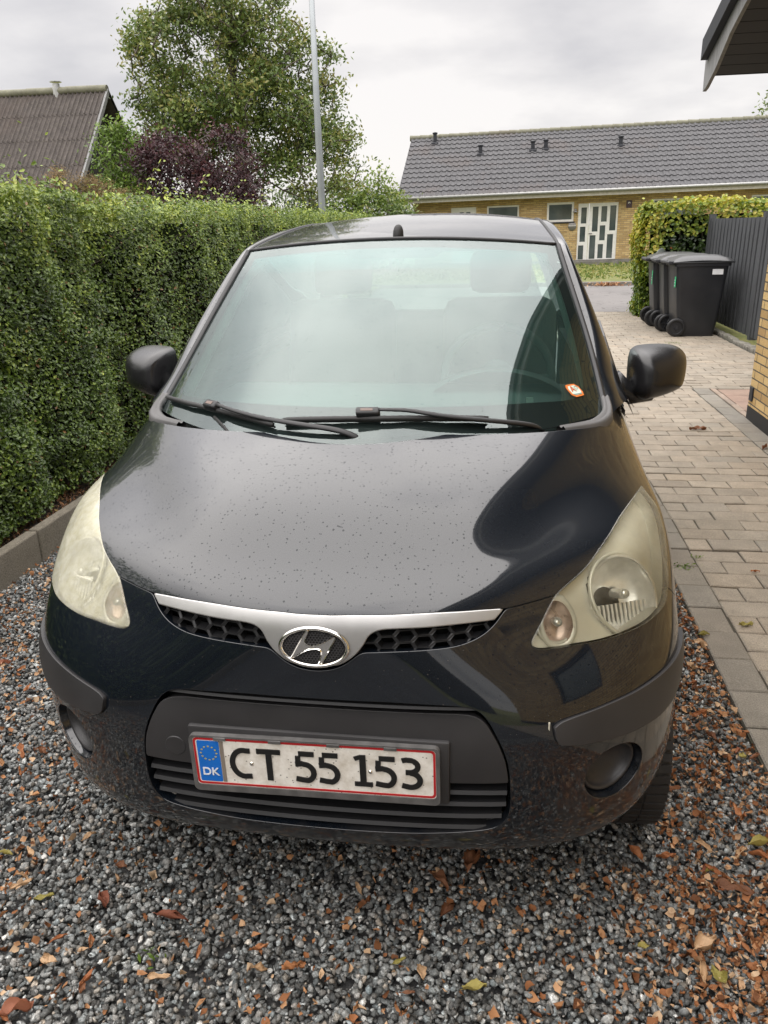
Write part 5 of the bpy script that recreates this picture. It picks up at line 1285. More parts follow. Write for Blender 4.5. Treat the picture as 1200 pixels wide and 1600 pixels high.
_gN = skin_n(_gu, _gv).reshape(-1, 3); _lz = (_guf > 2.4) & (_guf < 6.6) & (_gvf > 4.6) & (_gvf < 9.4); _lS, _lN = _gs[_lz], _gN[_lz]
def tuck(V, s, d=.012):
    V = np.array(V, float); W_ = V*np.array([s, 1, 1]); k = ((W_[:, None]-_lS[None])**2).sum(2).argmin(1); h = ((W_-_lS[k])*_lN[k]).sum(1); m = h > -d
    W_[m] -= _lN[k][m]*(h[m]+d)[:, None]; return [tuple(p) for p in W_*np.array([s, 1, 1])]
M_refl = simple('lamp_reflector', (0.90, 0.90, 0.88), 0.22, 0.35, var=.1, scale=60)
M_house = simple('lamp_housing_cream', (0.66, 0.65, 0.58), 0.35, 0.25, var=.08)
M_amber = simple('indicator_amber', (0.50, 0.39, 0.34), 0.28, 0.4, var=.3, scale=60)
M_clear = simple('bulb_glass', (0.75, 0.76, 0.74), 0.05, 0.6)
_a = front_uv(.622, .805); LP0 = skin(*_a); LN0 = skin_n(np.array(_a[0]), np.array(_a[1])); _a = front_uv(.470, .785); LP1 = skin(*_a); LN1 = skin_n(np.array(_a[0]), np.array(_a[1]))
def off_house(u, v, P):
    A_ = P*np.array([np.sign(P[:, :1]).ravel()*1.0, np.ones(len(P)), np.ones(len(P))]).T
    d1 = np.linalg.norm(A_-LP0, axis=1); d2 = np.linalg.norm(A_-LP1, axis=1)
    k1 = np.clip((.090-d1)/.006, 0, 1); k2 = np.clip((.042-d2)/.006, 0, 1); return -.034-.095*np.maximum(k1, k2)
lamp_loop = J(lamp_in[:-1], [tip], out_edge, low_edge[:-1])
def spike_rows(mb, cx, cy_, cz, R_, s):
    pass
for s in (1, -1):
    hl = bpy.data.objects.new('headlight', None); COL.objects.link(hl); hl.parent = hatch
    lp = lamp_loop if s > 0 else mirror(lamp_loop)
    if s < 0: hl['label'] = 'headlight on the hedge side, cover made more opaque to imitate its slanting view'
    panel('lamp_cover', lp, M_lens if s > 0 else M_lens_oblique, hl, off=.003, rim=.012, step=.06, gap=.0028, lip=.004)
    panel('lamp_housing', lp, M_house, hl, off=off_house, rim=0, step=.045, gap=.004)
    # wall between cover and housing
    L_ = inset(catmull(lp, .08, True), .004); Pn = skin_n(L_[:, 0], L_[:, 1]); Pp = skin(L_[:, 0], L_[:, 1]); n = len(L_)
    V = np.concatenate([Pp-Pn*.010, Pp-Pn*.124]); F = [(i, (i+1) % n, n+(i+1) % n, n+i) for i in range(n)]
    mesh_np('lamp_wall', V, F, M_house, hl, smooth=True)
    # main reflector: a round bowl facing forward
    sg = np.array([s, 1, 1]); ctr = (LP0-LN0*.026)*sg
    fw = Vector((LN0*.75+np.array([0, -.45, 0]))*sg).normalized()
    q = fw.to_track_quat('Z', 'Y').to_matrix().to_4x4(); Mx = Matrix.Translation(Vector(ctr)) @ q
    mb = MB(); prof = [(.086, .0), (.080, -.004)]+[(.078*sin(radians(a)), -.052*cos(radians(a))-.002) for a in range(85, 4, -8)]+[(.012, -.054)]
    pf = MB(); pf.lathe(prof, (0, 0, 0), 'z', 40)
    mb.add(tuck([tuple(Mx @ Vector(p)) for p in pf.v], s), pf.f); mb.build('reflector', M_refl, hl, smooth=True)
    mb = MB(); pf = MB(); pf.lathe([(0, .0), (.009, -.001), (.011, -.008), (.011, -.05)], (0, 0, .002), 'z', 20)
    mb.add(tuck([tuple(Mx @ Vector(p)) for p in pf.v], s), pf.f); mb.build('bulb', M_clear, hl, smooth=True)
    mb = MB()
    for k in range(-7, 8):                        # prism ribs across the lower half of the bowl
        xk = k*.0098; h = sqrt(max(0, .074**2-xk**2)); pz = -.03
        pf = MB(); pf.box(xk-.0024, xk+.0024, -h*.92, -.020, -.034, -.027); mb.add(tuck([tuple(Mx @ Vector(p)) for p in pf.v], s), pf.f)
    mb.build('reflector_rib', M_refl, hl)
    rg = MB()
    for (c_, n_, r_) in ((LP0, LN0, .088), (LP1, LN1, .0405)):
        a_ = np.cross(n_, [0, 0, 1.0]); a_ /= np.linalg.norm(a_); b_ = np.cross(n_, a_); ring_ = [((c_-n_*.030)+r_*(cos(t_)*a_+sin(t_)*b_))*sg for t_ in np.linspace(0, 2*pi, 41)]
        ring_ = [np.array(q_) for q_ in tuck(ring_, s, .020)]; rg.tube(ring_, .0045, 6, cap=False)
    rg.build('lamp_bezel', M_house, hl, smooth=True)
    # indicator
    ci = Vector((LP1-LN1*.016)*sg); q2 = Vector((LN1*.75+np.array([0, -.4, 0]))*sg).normalized().to_track_quat('Z', 'Y').to_matrix().to_4x4(); M2 = Matrix.Translation(ci) @ q2
    mb = MB(); pf = MB()
    pf.lathe([(.040*sin(radians(a)), -.022*cos(radians(a))) for a in range(90, 4, -9)]+[(.004, -.022)], (0, 0, 0), 'z', 24)
    mb.add(tuck([tuple(M2 @ Vector((p[0]*.8, p[1]*1.15, p[2]))) for p in pf.v], s), pf.f); mb.build('indicator_reflector', M_amber if True else M_refl, hl, smooth=True)
    mb = MB(); pf = MB(); pf.lathe([(0, .008), (.008, .005), (.010, -.004), (.009, -.02)], (0, 0, 0), 'z', 16)
    mb.add(tuck([tuple(M2 @ Vector(p)) for p in pf.v], s), pf.f); mb.build('indicator_bulb', M_clear, hl, smooth=True)
    mb = MB(); pf = MB(); pf.lathe([(.038, .002), (.044, .006), (.050, .001), (.050, -.018)], (0, 0, 0), 'z', 24)
    mb.add(tuck([tuple(M2 @ Vector((p[0]*.8, p[1]*1.15, p[2]))) for p in pf.v], s), pf.f); mb.build('indicator_bezel', M_house, hl, smooth=True)
    # ---- fog lamp blank in its recess
    fgo = bpy.data.objects.new('fog_lamp_recess', None); COL.objects.link(fgo); fgo.parent = hatch
    fp = np.array(fog if s > 0 else mirror(fog)); Sp = skin(fp[:, 0], fp[:, 1]); Sn = skin_n(fp[:, 0], fp[:, 1]); n = len(Sp)
    cn = Sn.mean(0); cn /= np.linalg.norm(cn); c0 = Sp.mean(0)
    V = np.concatenate([Sp-Sn*.003, c0+(Sp-c0)*.93-cn*.022]); F = [(i, (i+1) % n, n+(i+1) % n, n+i) for i in range(n)]
    mesh_np('recess_wall', V, F, M_paint, fgo, smooth=True)
    rings = [(.93, .0225), (.90, .018), (.86, .014), (.80, .016)]+[(.80*cos(radians(a)), .016+.030*sin(radians(a))) for a in (12, 24, 36, 48, 60, 72, 82)]
    V = []; F = []
    for k, (q_, d) in enumerate(rings): V += [tuple(c0+(p-c0)*q_-cn*d) for p in Sp]
    for k in range(len(rings)-1): F += [(k*n+i, k*n+(i+1) % n, (k+1)*n+(i+1) % n, (k+1)*n+i) for i in range(n)]
    F.append(tuple((len(rings)-1)*n+i for i in range(n)))
    mesh_np('fog_lamp_blank', V, F, M_plastic, fgo, smooth=True)

# chip in the paint where a sensor cap is missing (pale vertical mark beside the rub strip)
mb = MB(); y = front_y(.452, .607); mb.box(.4475, .4505, y-.0012, y+.004, .598, .620); mb.build('bare_clip_edge', simple('bare_plastic', (.5, .47, .38), .5), hatch)

# ---- windscreen
EDG = np.array([(.606, .82, 1.05), (.600, .93, 1.10), (.579, 1.09, 1.2), (.549, 1.22, 1.3), (.518, 1.356, 1.4), (.503, 1.431, 1.454)])
EK = [0, .125, .375, .62, .87, 1.0]
def ws(s, t):
    s = np.asarray(s, float); t = np.asarray(t, float)
    e = np.stack([np.interp(t, EK, EDG[:, i]) for i in range(3)], -1)
    # smooth the edge a little so that reflections run clean
    e = sum(np.stack([np.interp(np.clip(t+d, 0, 1), EK, EDG[:, i]) for i in range(3)], -1) for d in (-.09, -.045, 0, .045, .09))/5 if True else e
    lo, hi = EDG[0], EDG[-1]; w0 = np.clip(1-t/.09, 0, 1)[..., None]; w1 = np.clip((t-.91)/.09, 0, 1)[..., None]
    ex = np.stack([np.interp(t, EK, EDG[:, i]) for i in range(3)], -1); e = e*(1-w0)*(1-w1)+ex*(w0+w1)
    c = np.array([0, .445, 1.052])+np.array([0, .92, .431])*t[..., None]+np.array([0, -.01, .015])*np.sin(pi*t)[..., None]
    a = np.abs(s)[..., None]**2.05
    return np.stack([e[..., 0]*s, (c+(e-c)*a)[..., 1], (c+(e-c)*a)[..., 2]], -1)
def ws_n(s, t):
    n = np.cross(ws(s+.01, t)-ws(s-.01, t), ws(s, np.clip(t+.01, 0, 1))-ws(s, np.clip(t-.01, 0, 1))); return n/(np.linalg.norm(n, axis=-1)[..., None]+1e-12)
def ws_sheet(name, mat, off, fs=None, ns=80, ntt=50, t0=0.0, t1=1.0, s0=-1.0, s1=1.0, parent=hatch):
    ss, tt = np.meshgrid(np.linspace(s0, s1, ns), np.linspace(t0, t1, ntt)); P = ws(ss, tt)+ws_n(ss, tt)*off
    F = [(j*ns+i, j*ns+i+1, (j+1)*ns+i+1, (j+1)*ns+i) for j in range(ntt-1) for i in range(ns-1)]
    return mesh_np(name, P.reshape(-1, 3), F, mat, parent, smooth=True)
ws_sheet('windscreen', M_wind, .0)
# printed black edge, just behind the glass, with the clear view cut out of it
clear = [(-.948, .13), (-.93, .105), (-.89, .10), (-.55, .128), (-.22, .140), (.2, .140), (.46, .130), (.69, .115), (.87, .098), (.92, .108), (.942, .15), (.948, .30), (.95, .45), (.95, .64), (.942, .78), (.935, .86), (.90, .925), (.80, .943), (.55, .940), (.33, .935), (.29, .915), (.265, .88), (.22, .873), (0, .873), (-.22, .873), (-.265, .88), (-.29, .915), (-.33, .935), (-.5, .942), (-.72, .940), (-.87, .93), (-.925, .89), (-.945, .78), (-.94, .5), (-.94, .3), (-.945, .2)]
def plane_cdt(name, outer, holes, mat, off, step=.05, fP=None, fN=None, parent=hatch, col=.04):
    O_ = catmull(outer, col, True); H_ = [catmull(h, col, True) for h in holes]
    gx, gy = np.meshgrid(np.arange(O_[:, 0].min()+step/2, O_[:, 0].max(), step), np.arange(O_[:, 1].min()+step/2, O_[:, 1].max(), step)); G = np.stack([gx.ravel(), gy.ravel()], 1)
    G = G[inside(O_, G)]
    for h in H_: G = G[~inside(h, G)]
    Bd = np.concatenate([O_]+H_); G = G[((G[:, None]-Bd[None])**2).sum(2).min(1) > (step*.4)**2] if len(G) else G
    pts = np.concatenate([Bd, G]); e = []; b = 0
    for l in [O_]+H_: e += [(b+i, b+(i+1) % len(l)) for i in range(len(l))]; b += len(l)
    r = delaunay_2d_cdt([Vector(p) for p in pts], e, [], 0, 1e-6); V2 = np.array([tuple(v) for v in r[0]]); T = np.array([tuple(f) for f in r[2]], int)
    ct = V2[T].mean(1); k = inside(O_, ct)
    for h in H_: k &= ~inside(h, ct)
    T = T[k]; P = fP(V2[:, 0], V2[:, 1])+fN(V2[:, 0], V2[:, 1])*off
    return mesh_np(name, P, T, mat, parent, smooth=True)
plane_cdt('windscreen_border', [(-1, 0), (-.5, 0), (0, 0), (.5, 0), (1, 0), (1, .3), (1, .6), (1, 1), (.5, 1), (0, 1), (-.5, 1), (-1, 1), (-1, .6), (-1, .3)], [clear], M_frit, -.004, fP=ws, fN=ws_n)
def film_mat():
    t = NT('cabin_light_film'); t.t.nodes.remove(t.b); c = t.coord('Object')
    df = t.n('ShaderNodeBsdfDiffuse', {'Color': (0.44, 0.68, 0.63, 1)}); tr = t.n('ShaderNodeBsdfTransparent', {'Color': (.80, .92, .89, 1)})
    f = t.n('ShaderNodeMapRange', {'Value': t.noise(2.2, t.mapping(c, scale=(1, 1, .6)), 5, .6), 'To Min': .055, 'To Max': .15}).outputs[0]
    m = t.n('ShaderNodeMixShader', {0: f, 1: tr.outputs[0], 2: df.outputs[0]}); t.l(m.outputs[0], t.out.inputs['Surface']); return t.m
plane_cdt('brightening_film', clear, [], film_mat(), -.007, fP=ws, fN=ws_n)  # added pale film, brightens the clear view in place of cabin light
def tint_mat():
    t = NT('blue_sun_band'); t.t.nodes.remove(t.b)
    df = t.n('ShaderNodeBsdfDiffuse', {'Color': (0.10, 0.42, 0.44, 1)}); tr = t.n('ShaderNodeBsdfTransparent', {'Color': (.35, .80, .80, 1)})
    uvn = t.coord('Object'); z = t.n('ShaderNodeSeparateXYZ', {'Vector': uvn}).outputs[2]
    f = t.n('ShaderNodeMapRange', {'Value': z, 'From Min': 1.385, 'From Max': 1.425, 'To Min': 0, 'To Max': .75}).outputs[0]
    m = t.n('ShaderNodeMixShader', {0: .45, 1: tr.outputs[0], 2: df.outputs[0]})
    cl_ = t.n('ShaderNodeBsdfTransparent'); m2 = t.n('ShaderNodeMixShader', {0: f, 1: cl_.outputs[0], 2: m.outputs[0]})
    t.l(m2.outputs[0], t.out.inputs['Surface']); return t.m
ws_sheet('sun_band', tint_mat(), -.003, t0=.80, t1=.945, s0=-.93, s1=.93, ns=60, ntt=14)
# black seal down each side and across the top
ts = np.linspace(0.02, 1, 26)
for s in (1, -1):
    mb = MB(); mb.tube([tuple(ws(np.array(s*1.012), np.array(t))+ws_n(np.array(s*.99), np.array(t))*.002) for t in ts], .0085, 8, flat=((0, 0, 1), .8)); mb.build('side_seal', M_trim, hatch, smooth=True)
mb = MB(); mb.tube([tuple(ws(np.array(q), np.array(1.0))+np.array([0, .004, .002])) for q in np.linspace(-1, 1, 40)], .006, 8); mb.build('top_seal', M_trim, hatch, smooth=True)

# ---- A-pillar and roof rail, one swept frame each side
I_ = [(.610, .79, 1.043), (.606, .95, 1.10), (.583, 1.10, 1.2), (.553, 1.232, 1.3), (.522, 1.366, 1.4), (.508, 1.445, 1.458), (.497, 1.60, 1.482), (.486, 1.85, 1.510), (.478, 2.2, 1.536), (.474, 2.6, 1.541), (.47, 3.0, 1.50), (.46, 3.3, 1.44)]
O_l = [(.690, .97, 1.058), (.668, 1.041, 1.10), (.637, 1.142, 1.2), (.601, 1.261, 1.3), (.559, 1.379, 1.40), (.545, 1.49, 1.452), (.536, 1.66, 1.483), (.530, 1.9, 1.508), (.528, 2.2, 1.522), (.526, 2.6, 1.512), (.522, 3.0, 1.47), (.51, 3.3, 1.42)]
def interp_pts(L_, t):
    L_ = np.array(L_); k = np.linspace(0, 1, len(L_)); out = []
    for i in range(3): out.append(np.interp(t, k, L_[:, i]))
    return np.stack(out, -1)
tt_ = np.linspace(0, 1, 67); Ii = interp_pts(I_, tt_); Oi = interp_pts(O_l, tt_)
ker = np.array([1, 2, 3, 2, 1])/9.0
def smth(A): 
    B = A.copy()
    for i in range(2, len(A)-2): B[i] = (A[i-2:i+3]*ker[:, None]).sum(0)
    return B
Ii = smth(smth(Ii)); Oi = smth(smth(Oi))
for s in (1, -1):
    V = []; m = 9
    for a, b in zip(Ii, Oi):
        tan = np.array([0, 1, 1.0]); mid = (a+b)/2; up = np.array([.45, -.35, .75]); up /= np.linalg.norm(up)
        d = np.array([.020, .02, -.045])
        sec = []
        for q in np.linspace(0, 1, 6): sec.append(a+(b-a)*q+up*.010*sin(pi*min(q*1.0, 1)))
        sec += [b+d*.35, b+d*.8, b+d*1.2]
        V += [(s*p[0], p[1], p[2]) for p in sec]
    F = [(j*m+i, j*m+i+1, (j+1)*m+i+1, (j+1)*m+i) for j in range(len(Ii)-1) for i in range(m-1)]
    if s < 0: F = [f[::-1] for f in F]
    mesh_np('door_frame_rail', V, F, M_paint, hatch, smooth=True)
    # black rubber gutter between screen and rail
    mb = MB(); mb.tube([(s*(p[0]+.001), p[1], p[2]+.001) for p in Ii], .0065, 6); mb.build('gutter_strip', M_trim, hatch, smooth=True)
    # weathered rubber corner of the scuttle
    inn = catmull([(.6055, .880), (.604, .822), (.583, .772), (.540, .727), (.480, .688)], .012); out_ = catmull([(.627, .880), (.629, .822), (.622, .774), (.590, .727), (.500, .672)], .012)
    m_ = 24; q_ = np.linspace(0, 1, m_); inn = np.stack([np.interp(q_, np.linspace(0, 1, len(inn)), inn[:, k]) for k in (0, 1)], 1); out_ = np.stack([np.interp(q_, np.linspace(0, 1, len(out_)), out_[:, k]) for k in (0, 1)], 1)
    zi = np.interp(q_, [0, .3, .6, 1], [1.078, 1.055, 1.045, 1.042]); zo = np.interp(q_, [0, .3, .6, 1], [1.079, 1.054, 1.043, 1.041]); V = []
    for k in range(m_):
        for f_, dz in ((0, -.012), (0, .004), (.25, .009), (.45, .005), (.55, .005), (.75, .010), (1, .004), (1.06, -.012)):
            V.append((s*(inn[k][0]+(out_[k][0]-inn[k][0])*f_), inn[k][1]+(out_[k][1]-inn[k][1])*f_, zi[k]+(zo[k]-zi[k])*f_+dz))
    mesh_np('scuttle_corner', V, [(k*8+a, k*8+a+1, (k+1)*8+a+1, (k+1)*8+a) for k in range(m_-1) for a in range(7)], M_rubgrey, hatch, smooth=True)

# ---- roof
RY = [1.372, 1.44, 1.55, 1.75, 2.0, 2.25, 2.5, 2.7, 2.9, 3.1, 3.28, 3.38]
RZ = [1.484, 1.494, 1.508, 1.529, 1.551, 1.568, 1.577, 1.574, 1.559, 1.53, 1.478, 1.42]
EY = [1.436, 1.50, 1.60, 1.85, 2.2, 2.6, 3.0, 3.3]; EZ = [1.456, 1.470, 1.484, 1.512, 1.538, 1.543, 1.505, 1.42]; EX = [.503, .501, .496, .485, .477, .473, .469, .455]
nr, nsx = 40, 41; V = []
for j in range(nr):
    t = j/(nr-1)
    for i in range(nsx):
        s = -1+2*i/(nsx-1); yc = 1.372+(3.36-1.372)*t**1.3; ye = 1.436+(3.3-1.436)*t**1.3
        zc = np.interp(yc, RY, RZ); ze = np.interp(ye, EY, EZ); xe = np.interp(ye, EY, EX); a = abs(s)**2.3
        V.append((xe*s, yc+(ye-yc)*a, zc+(ze-zc)*a))
V = np.array(V).reshape(nr, nsx, 3)
for _ in range(3):
    V[1:-1] = (V[:-2]+2*V[1:-1]+V[2:])/4
F = [(j*nsx+i, j*nsx+i+1, (j+1)*nsx+i+1, (j+1)*nsx+i) for j in range(nr-1) for i in range(nsx-1)]
mesh_np('roof', V.reshape(-1, 3), F, M_paint, hatch, smooth=True)
# aerial stub
mb = MB(); pf = [(.017, 0), (.0185, .008), (.0175, .022), (.014, .033), (.008, .040), (0, .042)]
mb.lathe(pf, (0, 0, 0), 'z', 20); mb.v = [(x*.95-.002, y*1.2+z*.15+1.437, z+1.486) for x, y, z in mb.v]; mb.build('aerial_base', M_rubber, hatch, smooth=True)

# ---- side body, glasshouse, tail
def section(y):
    k = min(max((y-.95)/.5, 0), 1); r = min(max((y-3.0)/.55, 0), 1)
    X = np.array([.70, .735, .765, .775, .772, .752, .728, .705]); Z = np.array([.22, .27, .36, .50, .66, .82, .94, 1.0])
    X = X*(1-.10*r**2)
    Z = Z+np.array([0, 0, 0, 0, 0, 0, .0, .04])*k
    return X, Z
for s in (1, -1):
    ys = np.concatenate([np.linspace(.64, .95, 16), np.linspace(.956, 2.60, 24), np.linspace(2.62, 3.50, 20)]); V = []; m = 8; F = []
    for y in ys:
        X, Z = section(y); zc = Z.copy()
        d = sqrt(max(0, .33**2-(y-3.01)**2))
        d = max(d, sqrt(max(0, .322**2-(y-.63)**2)))
        if d > 0: zc = np.maximum(Z, np.minimum(.285+d, 1.0))
        if y < .955: zc = np.minimum(zc, .80)
        XX = []
        for x, z in zip(X-.004, zc):
            if y < 1.30 and z > .34:
                q_ = locate(y, z, (1, 2), _side, 3); S_ = skin(q_[0], q_[1])
                if abs(S_[1]-y) < .02 and abs(S_[2]-z) < .02: x = min(x, S_[0]-.006)
                elif y < .955 and z > .70: x = min(x, .738)
            XX.append(x)
        V += [(s*x, y, z) for x, z in zip(XX, zc)]
    for j in range(len(ys)-1): F += [(j*m+i, j*m+i+1, (j+1)*m+i+1, (j+1)*m+i) for i in range(m-1)]
    if s > 0: F = [f[::-1] for f in F]
    mesh_np('side_panel', V, F, M_paint, hatch, smooth=True)
    # door shut lines as raised trims, handles, glass
    mb = MB()
    for y in (1.62,): mb.tube([(s*.742, y, .86), (s*.776, y, .60), (s*.760, y-.02, .34)], .003, 5)
    mb.build('door_gap_seal', M_trim, hatch)
    for y in (1.98, 2.72):
        mb = MB(); mb.tube([(s*.748, y-.09, .90), (s*.770, y-.05, .905), (s*.770, y+.05, .905), (s*.748, y+.09, .90)], .012, 8); mb.build('door_handle', M_paint, hatch, smooth=True)
    gl_ = [(.700, 1.12, 1.035), (.700, 1.9, 1.045), (.695, 2.6, 1.05), (.68, 3.1, 1.06)]; gt = [(.668, 1.11, 1.09), (.556, 1.60, 1.43), (.548, 2.5, 1.465), (.54, 3.05, 1.43)]
    V = []; 
    for t in np.linspace(0, 1, 24):
        a = interp_pts(gl_, t); b = interp_pts(gt, t)
        for q in np.linspace(0, 1, 6): V.append((s*(a[0]+(b[0]-a[0])*q+.012*sin(pi*q)), a[1]+(b[1]-a[1])*q, a[2]+(b[2]-a[2])*q))
    F = [(j*6+i, j*6+i+1, (j+1)*6+i+1, (j+1)*6+i) for j in range(23) for i in range(5)]
    mesh_np('side_window', V, F, M_side, hatch, smooth=True)
    # rear quarter
    V = []
    for t in np.linspace(0, 1, 10):
        y = 3.08+.42*t
        V += [(s*(.682-.04*t), y, 1.03), (s*(.62-.05*t), y-.05, 1.25), (s*(.535-.05*t), min(y, 3.32)-.05, 1.43)]
    F = [(j*3+i, j*3+i+1, (j+1)*3+i+1, (j+1)*3+i) for j in range(9) for i in range(2)]
    mesh_np('rear_quarter', V, F, M_paint, hatch, smooth=True)
    # belt strip
    mb = MB(); mb.tube([(s*.706, 1.30, 1.04), (s*.706, 2.2, 1.046), (s*.69, 3.1, 1.055)], .010, 6); mb.build('belt_strip', M_trim, hatch, smooth=True)
# scuttle under the screen
mb = MB(); mb.prism([(.60, .95), (.64, .985), (.72, .985), (.95, .96), (.95, .9), (.60, .9)], 0, -.46, .46); mb.build('scuttle', M_trim, hatch)
# tailgate
mb = MB(); mb.prism([(3.50, .25), (3.54, .40), (3.53, .60), (3.50, .98), (3.48, 1.04), (3.44, 1.04), (3.40, .3)], 0, -.66, .66); mb.build('tailgate', M_paint, hatch, smooth=True, angle=40)
mb = MB(); mb.add([(-.60, 3.47, 1.04), (.60, 3.47, 1.04), (.45, 3.30, 1.43), (-.45, 3.30, 1.43)], [(0, 1, 2, 3)]); mb.build('rear_window', M_side, hatch)
mb = MB(); mb.box(-.68, .68, .35, 3.45, .20, .24); mb.build('floor_pan', M_void, hatch)

# ---- wheels
M_tyre = simple('tyre_rubber', (0.022, 0.021, 0.020), 0.7, var=.3, bump=.3)
def wheel(x, y, s, turn=0):
    w = bpy.data.objects.new('wheel', None); COL.objects.link(w); w.parent = hatch; w.location = (x, y, .281); w.rotation_euler = (0, 0, radians(turn))
    R_, Wd = .282, .170
    prof = [(.185, -Wd/2+.012), (.20, -Wd/2+.002), (.235, -Wd/2-.003), (.262, -Wd/2+.004), (.276, -Wd/2+.016), (R_, -Wd/2+.032), (R_+.001, 0), (R_, Wd/2-.032), (.276, Wd/2-.016), (.262, Wd/2-.004), (.235, Wd/2+.003), (.20, Wd/2-.002), (.185, Wd/2-.012)]
    mb = MB(); mb.lathe(prof, (0, 0, 0), 'x', 72); t = mb.build('tyre', M_tyre, w, smooth=True)
    mb = MB()
    for k in range(60):                            # shoulder blocks of the tread
        a = 2*pi*k/60; M_ = Matrix.Rotation(a, 4, 'X')
        mb.box(.022, Wd/2-.012, -.010, .010, R_-.006, R_+.004, 0, M_); mb.box(-Wd/2+.012, -.022, -.010, .010, R_-.006, R_+.004, 0, M_)
        mb.box(-.017, .017, -.0115, .0115, R_-.004, R_+.004, 0, M_)
    mb.build('tread', M_tyre, w)
    mb = MB(); mb.lathe([(.0, .05), (.03, .055), (.06, .045), (.15, .058), (.178, .062), (.186, .072)], (0, 0, 0), 'x', 40); 
    mb.v = [(p[0]*s, p[1], p[2]) for p in mb.v]; mb.build('wheel_cover', M_alloy, w, smooth=True, angle=30)
for s in (1, -1):
    wheel(s*.668, .63, s, 4); wheel(s*.695, 3.01, s)

# ---- mirrors
MO = [(.7240, 1.045), (.7225, 1.09), (.7235, 1.130), (.728, 1.152), (.743, 1.163), (.770, 1.1665), (.800, 1.167), (.830, 1.1655), (.858, 1.161), (.880, 1.152), (.894, 1.138), (.8985, 1.118), (.8985, 1.095), (.896, 1.070), (.891, 1.050), (.880, 1.038), (.850, 1.026), (.815, 1.017), (.785, 1.012), (.762, 1.010), (.742, 1.018), (.730, 1.030)]
for s in (1, -1):
    mr = bpy.data.objects.new('door_mirror', None); COL.objects.link(mr); mr.parent = hatch
    P = catmull(MO, .012, True); n = len(P); c = np.array([.812, 1.095]); yb = 1.265
    prof = [(1.0, .0), (1.0, -.012), (.995, -.03), (.97, -.055), (.92, -.080), (.84, -.103), (.72, -.122), (.56, -.137), (.36, -.147), (.15, -.152)]
    V = []
    for k, d in prof:
        for p in P:
            q = c+(p-c)*k
            # the housing leans back towards its outer end and its top
            V.append((s*q[0], yb+d*(1.0-.25*(q[0]-.81)/.09*.5)+(q[0]-.812)*.30-(q[1]-1.09)*-.12, q[1]))
    F = [(k*n+i, k*n+(i+1) % n, (k+1)*n+(i+1) % n, (k+1)*n+i) for k in range(len(prof)-1) for i in range(n)]; F.append(tuple((len(prof)-1)*n+i for i in range(n)))
    if s > 0: F = [f[::-1] for f in F]
    mesh_np('mirror_housing', V, F, M_mirror, mr, smooth=True)
    mb = MB(); g = [(s*(c[0]+(p[0]-c[0])*.95), yb+(p[0]-.812)*.30+.002+(p[1]-1.09)*.12, c[1]+(p[1]-c[1])*.93) for p in P]; mb.add(g, [tuple(range(n))]); mb.build('mirror_glass', M_chrome, mr)
    mb = MB(); mb.tube([(s*.670, 1.18, 1.075), (s*.700, 1.185, 1.045), (s*.735, 1.19, 1.028), (s*.79, 1.20, 1.035)], [.034, .034, .031, .030], 14, flat=((0, 0, 1), 1.0)); mb.build('mirror_arm', M_mirror, mr, smooth=True)
    mb = MB(); V = [(s*.668, 1.045, 1.098), (s*.698, 1.06, 1.045), (s*.704, 1.32, 1.045), (s*.640, 1.30, 1.235), (s*.640, 1.16, 1.205)]; V2 = [(x-s*.02, y, z) for x, y, z in V]
    mb.add(V+V2, [(0, 1, 2, 3, 4), (9, 8, 7, 6, 5)]+[(k, 5+k, 5+(k+1) % 5, (k+1) % 5) for k in range(5)]); mb.build('mirror_base', M_mirror, mr)

# ---- wipers
def wp(s, t, h): s = np.array(float(s)); t = np.array(float(t)); return ws(s, t)+ws_n(s, t)*h
def wiper(blade, arm, clip, pivot):
    w = bpy.data.objects.new('wiper', None); COL.objects.link(w); w.parent = hatch
    b = [wp(s, t, .014) for s, t in blade]; P = np.array(b); k = np.linspace(0, 1, len(P)); q = np.linspace(0, 1, 24); P = np.stack([np.interp(q, k, P[:, i]) for i in range(3)], 1)
    n = ws_n(np.array(blade[1][0]), np.array(blade[1][1]))
    mb = MB(); mb.tube(P, [.005]+[.0068]*22+[.005], 8, flat=(n, .85)); mb.build('blade', M_rubber, w, smooth=True)
    mb = MB(); mb.tube(P-n*.008, .0028, 6); mb.build('rubber_edge', M_rubber, w, smooth=True)
    a = np.array([wp(s, t, h) for s, t, h in arm]); k = np.linspace(0, 1, len(a)); q = np.linspace(0, 1, 30); a = np.stack([np.interp(q, k, a[:, i]) for i in range(3)], 1)
    for _ in range(4): a[1:-1] = (a[:-2]+2*a[1:-1]+a[2:])/4
    mb = MB(); mb.tube(a, np.linspace(.0052, .0095, 30), 8, flat=(n, .6)); mb.build('arm', M_trim, w, smooth=True)
    c = wp(*clip, .020); tv = P[14]-P[10]; tv /= np.linalg.norm(tv); bn = np.cross(n, tv); M_ = Matrix(((tv[0], bn[0], n[0], c[0]), (tv[1], bn[1], n[1], c[1]), (tv[2], bn[2], n[2], c[2]), (0, 0, 0, 1)))
    mb = MB(); mb.box(-.028, .028, -.012, .012, -.010, .010, .005, M_); mb.build('clip', M_trim, w, smooth=True, angle=50)
    mb = MB(); mb.box(-.016, .012, -.005, .004, .0095, .0110, 0, M_); mb.build('clip_cover', simple('worn_brown_plastic', (.13, .09, .075), .5), w)
wiper([(-.975, .047), (-.80, .060), (-.612, .066), (-.312, .047)], [(-.60, .076, .026), (-.50, .064, .026), (-.36, .056, .022), (-.18, .050, .018), (-.04, .045, .012), (.04, .036, -.004), (.09, .02, -.05)], (-.635, .074), None)
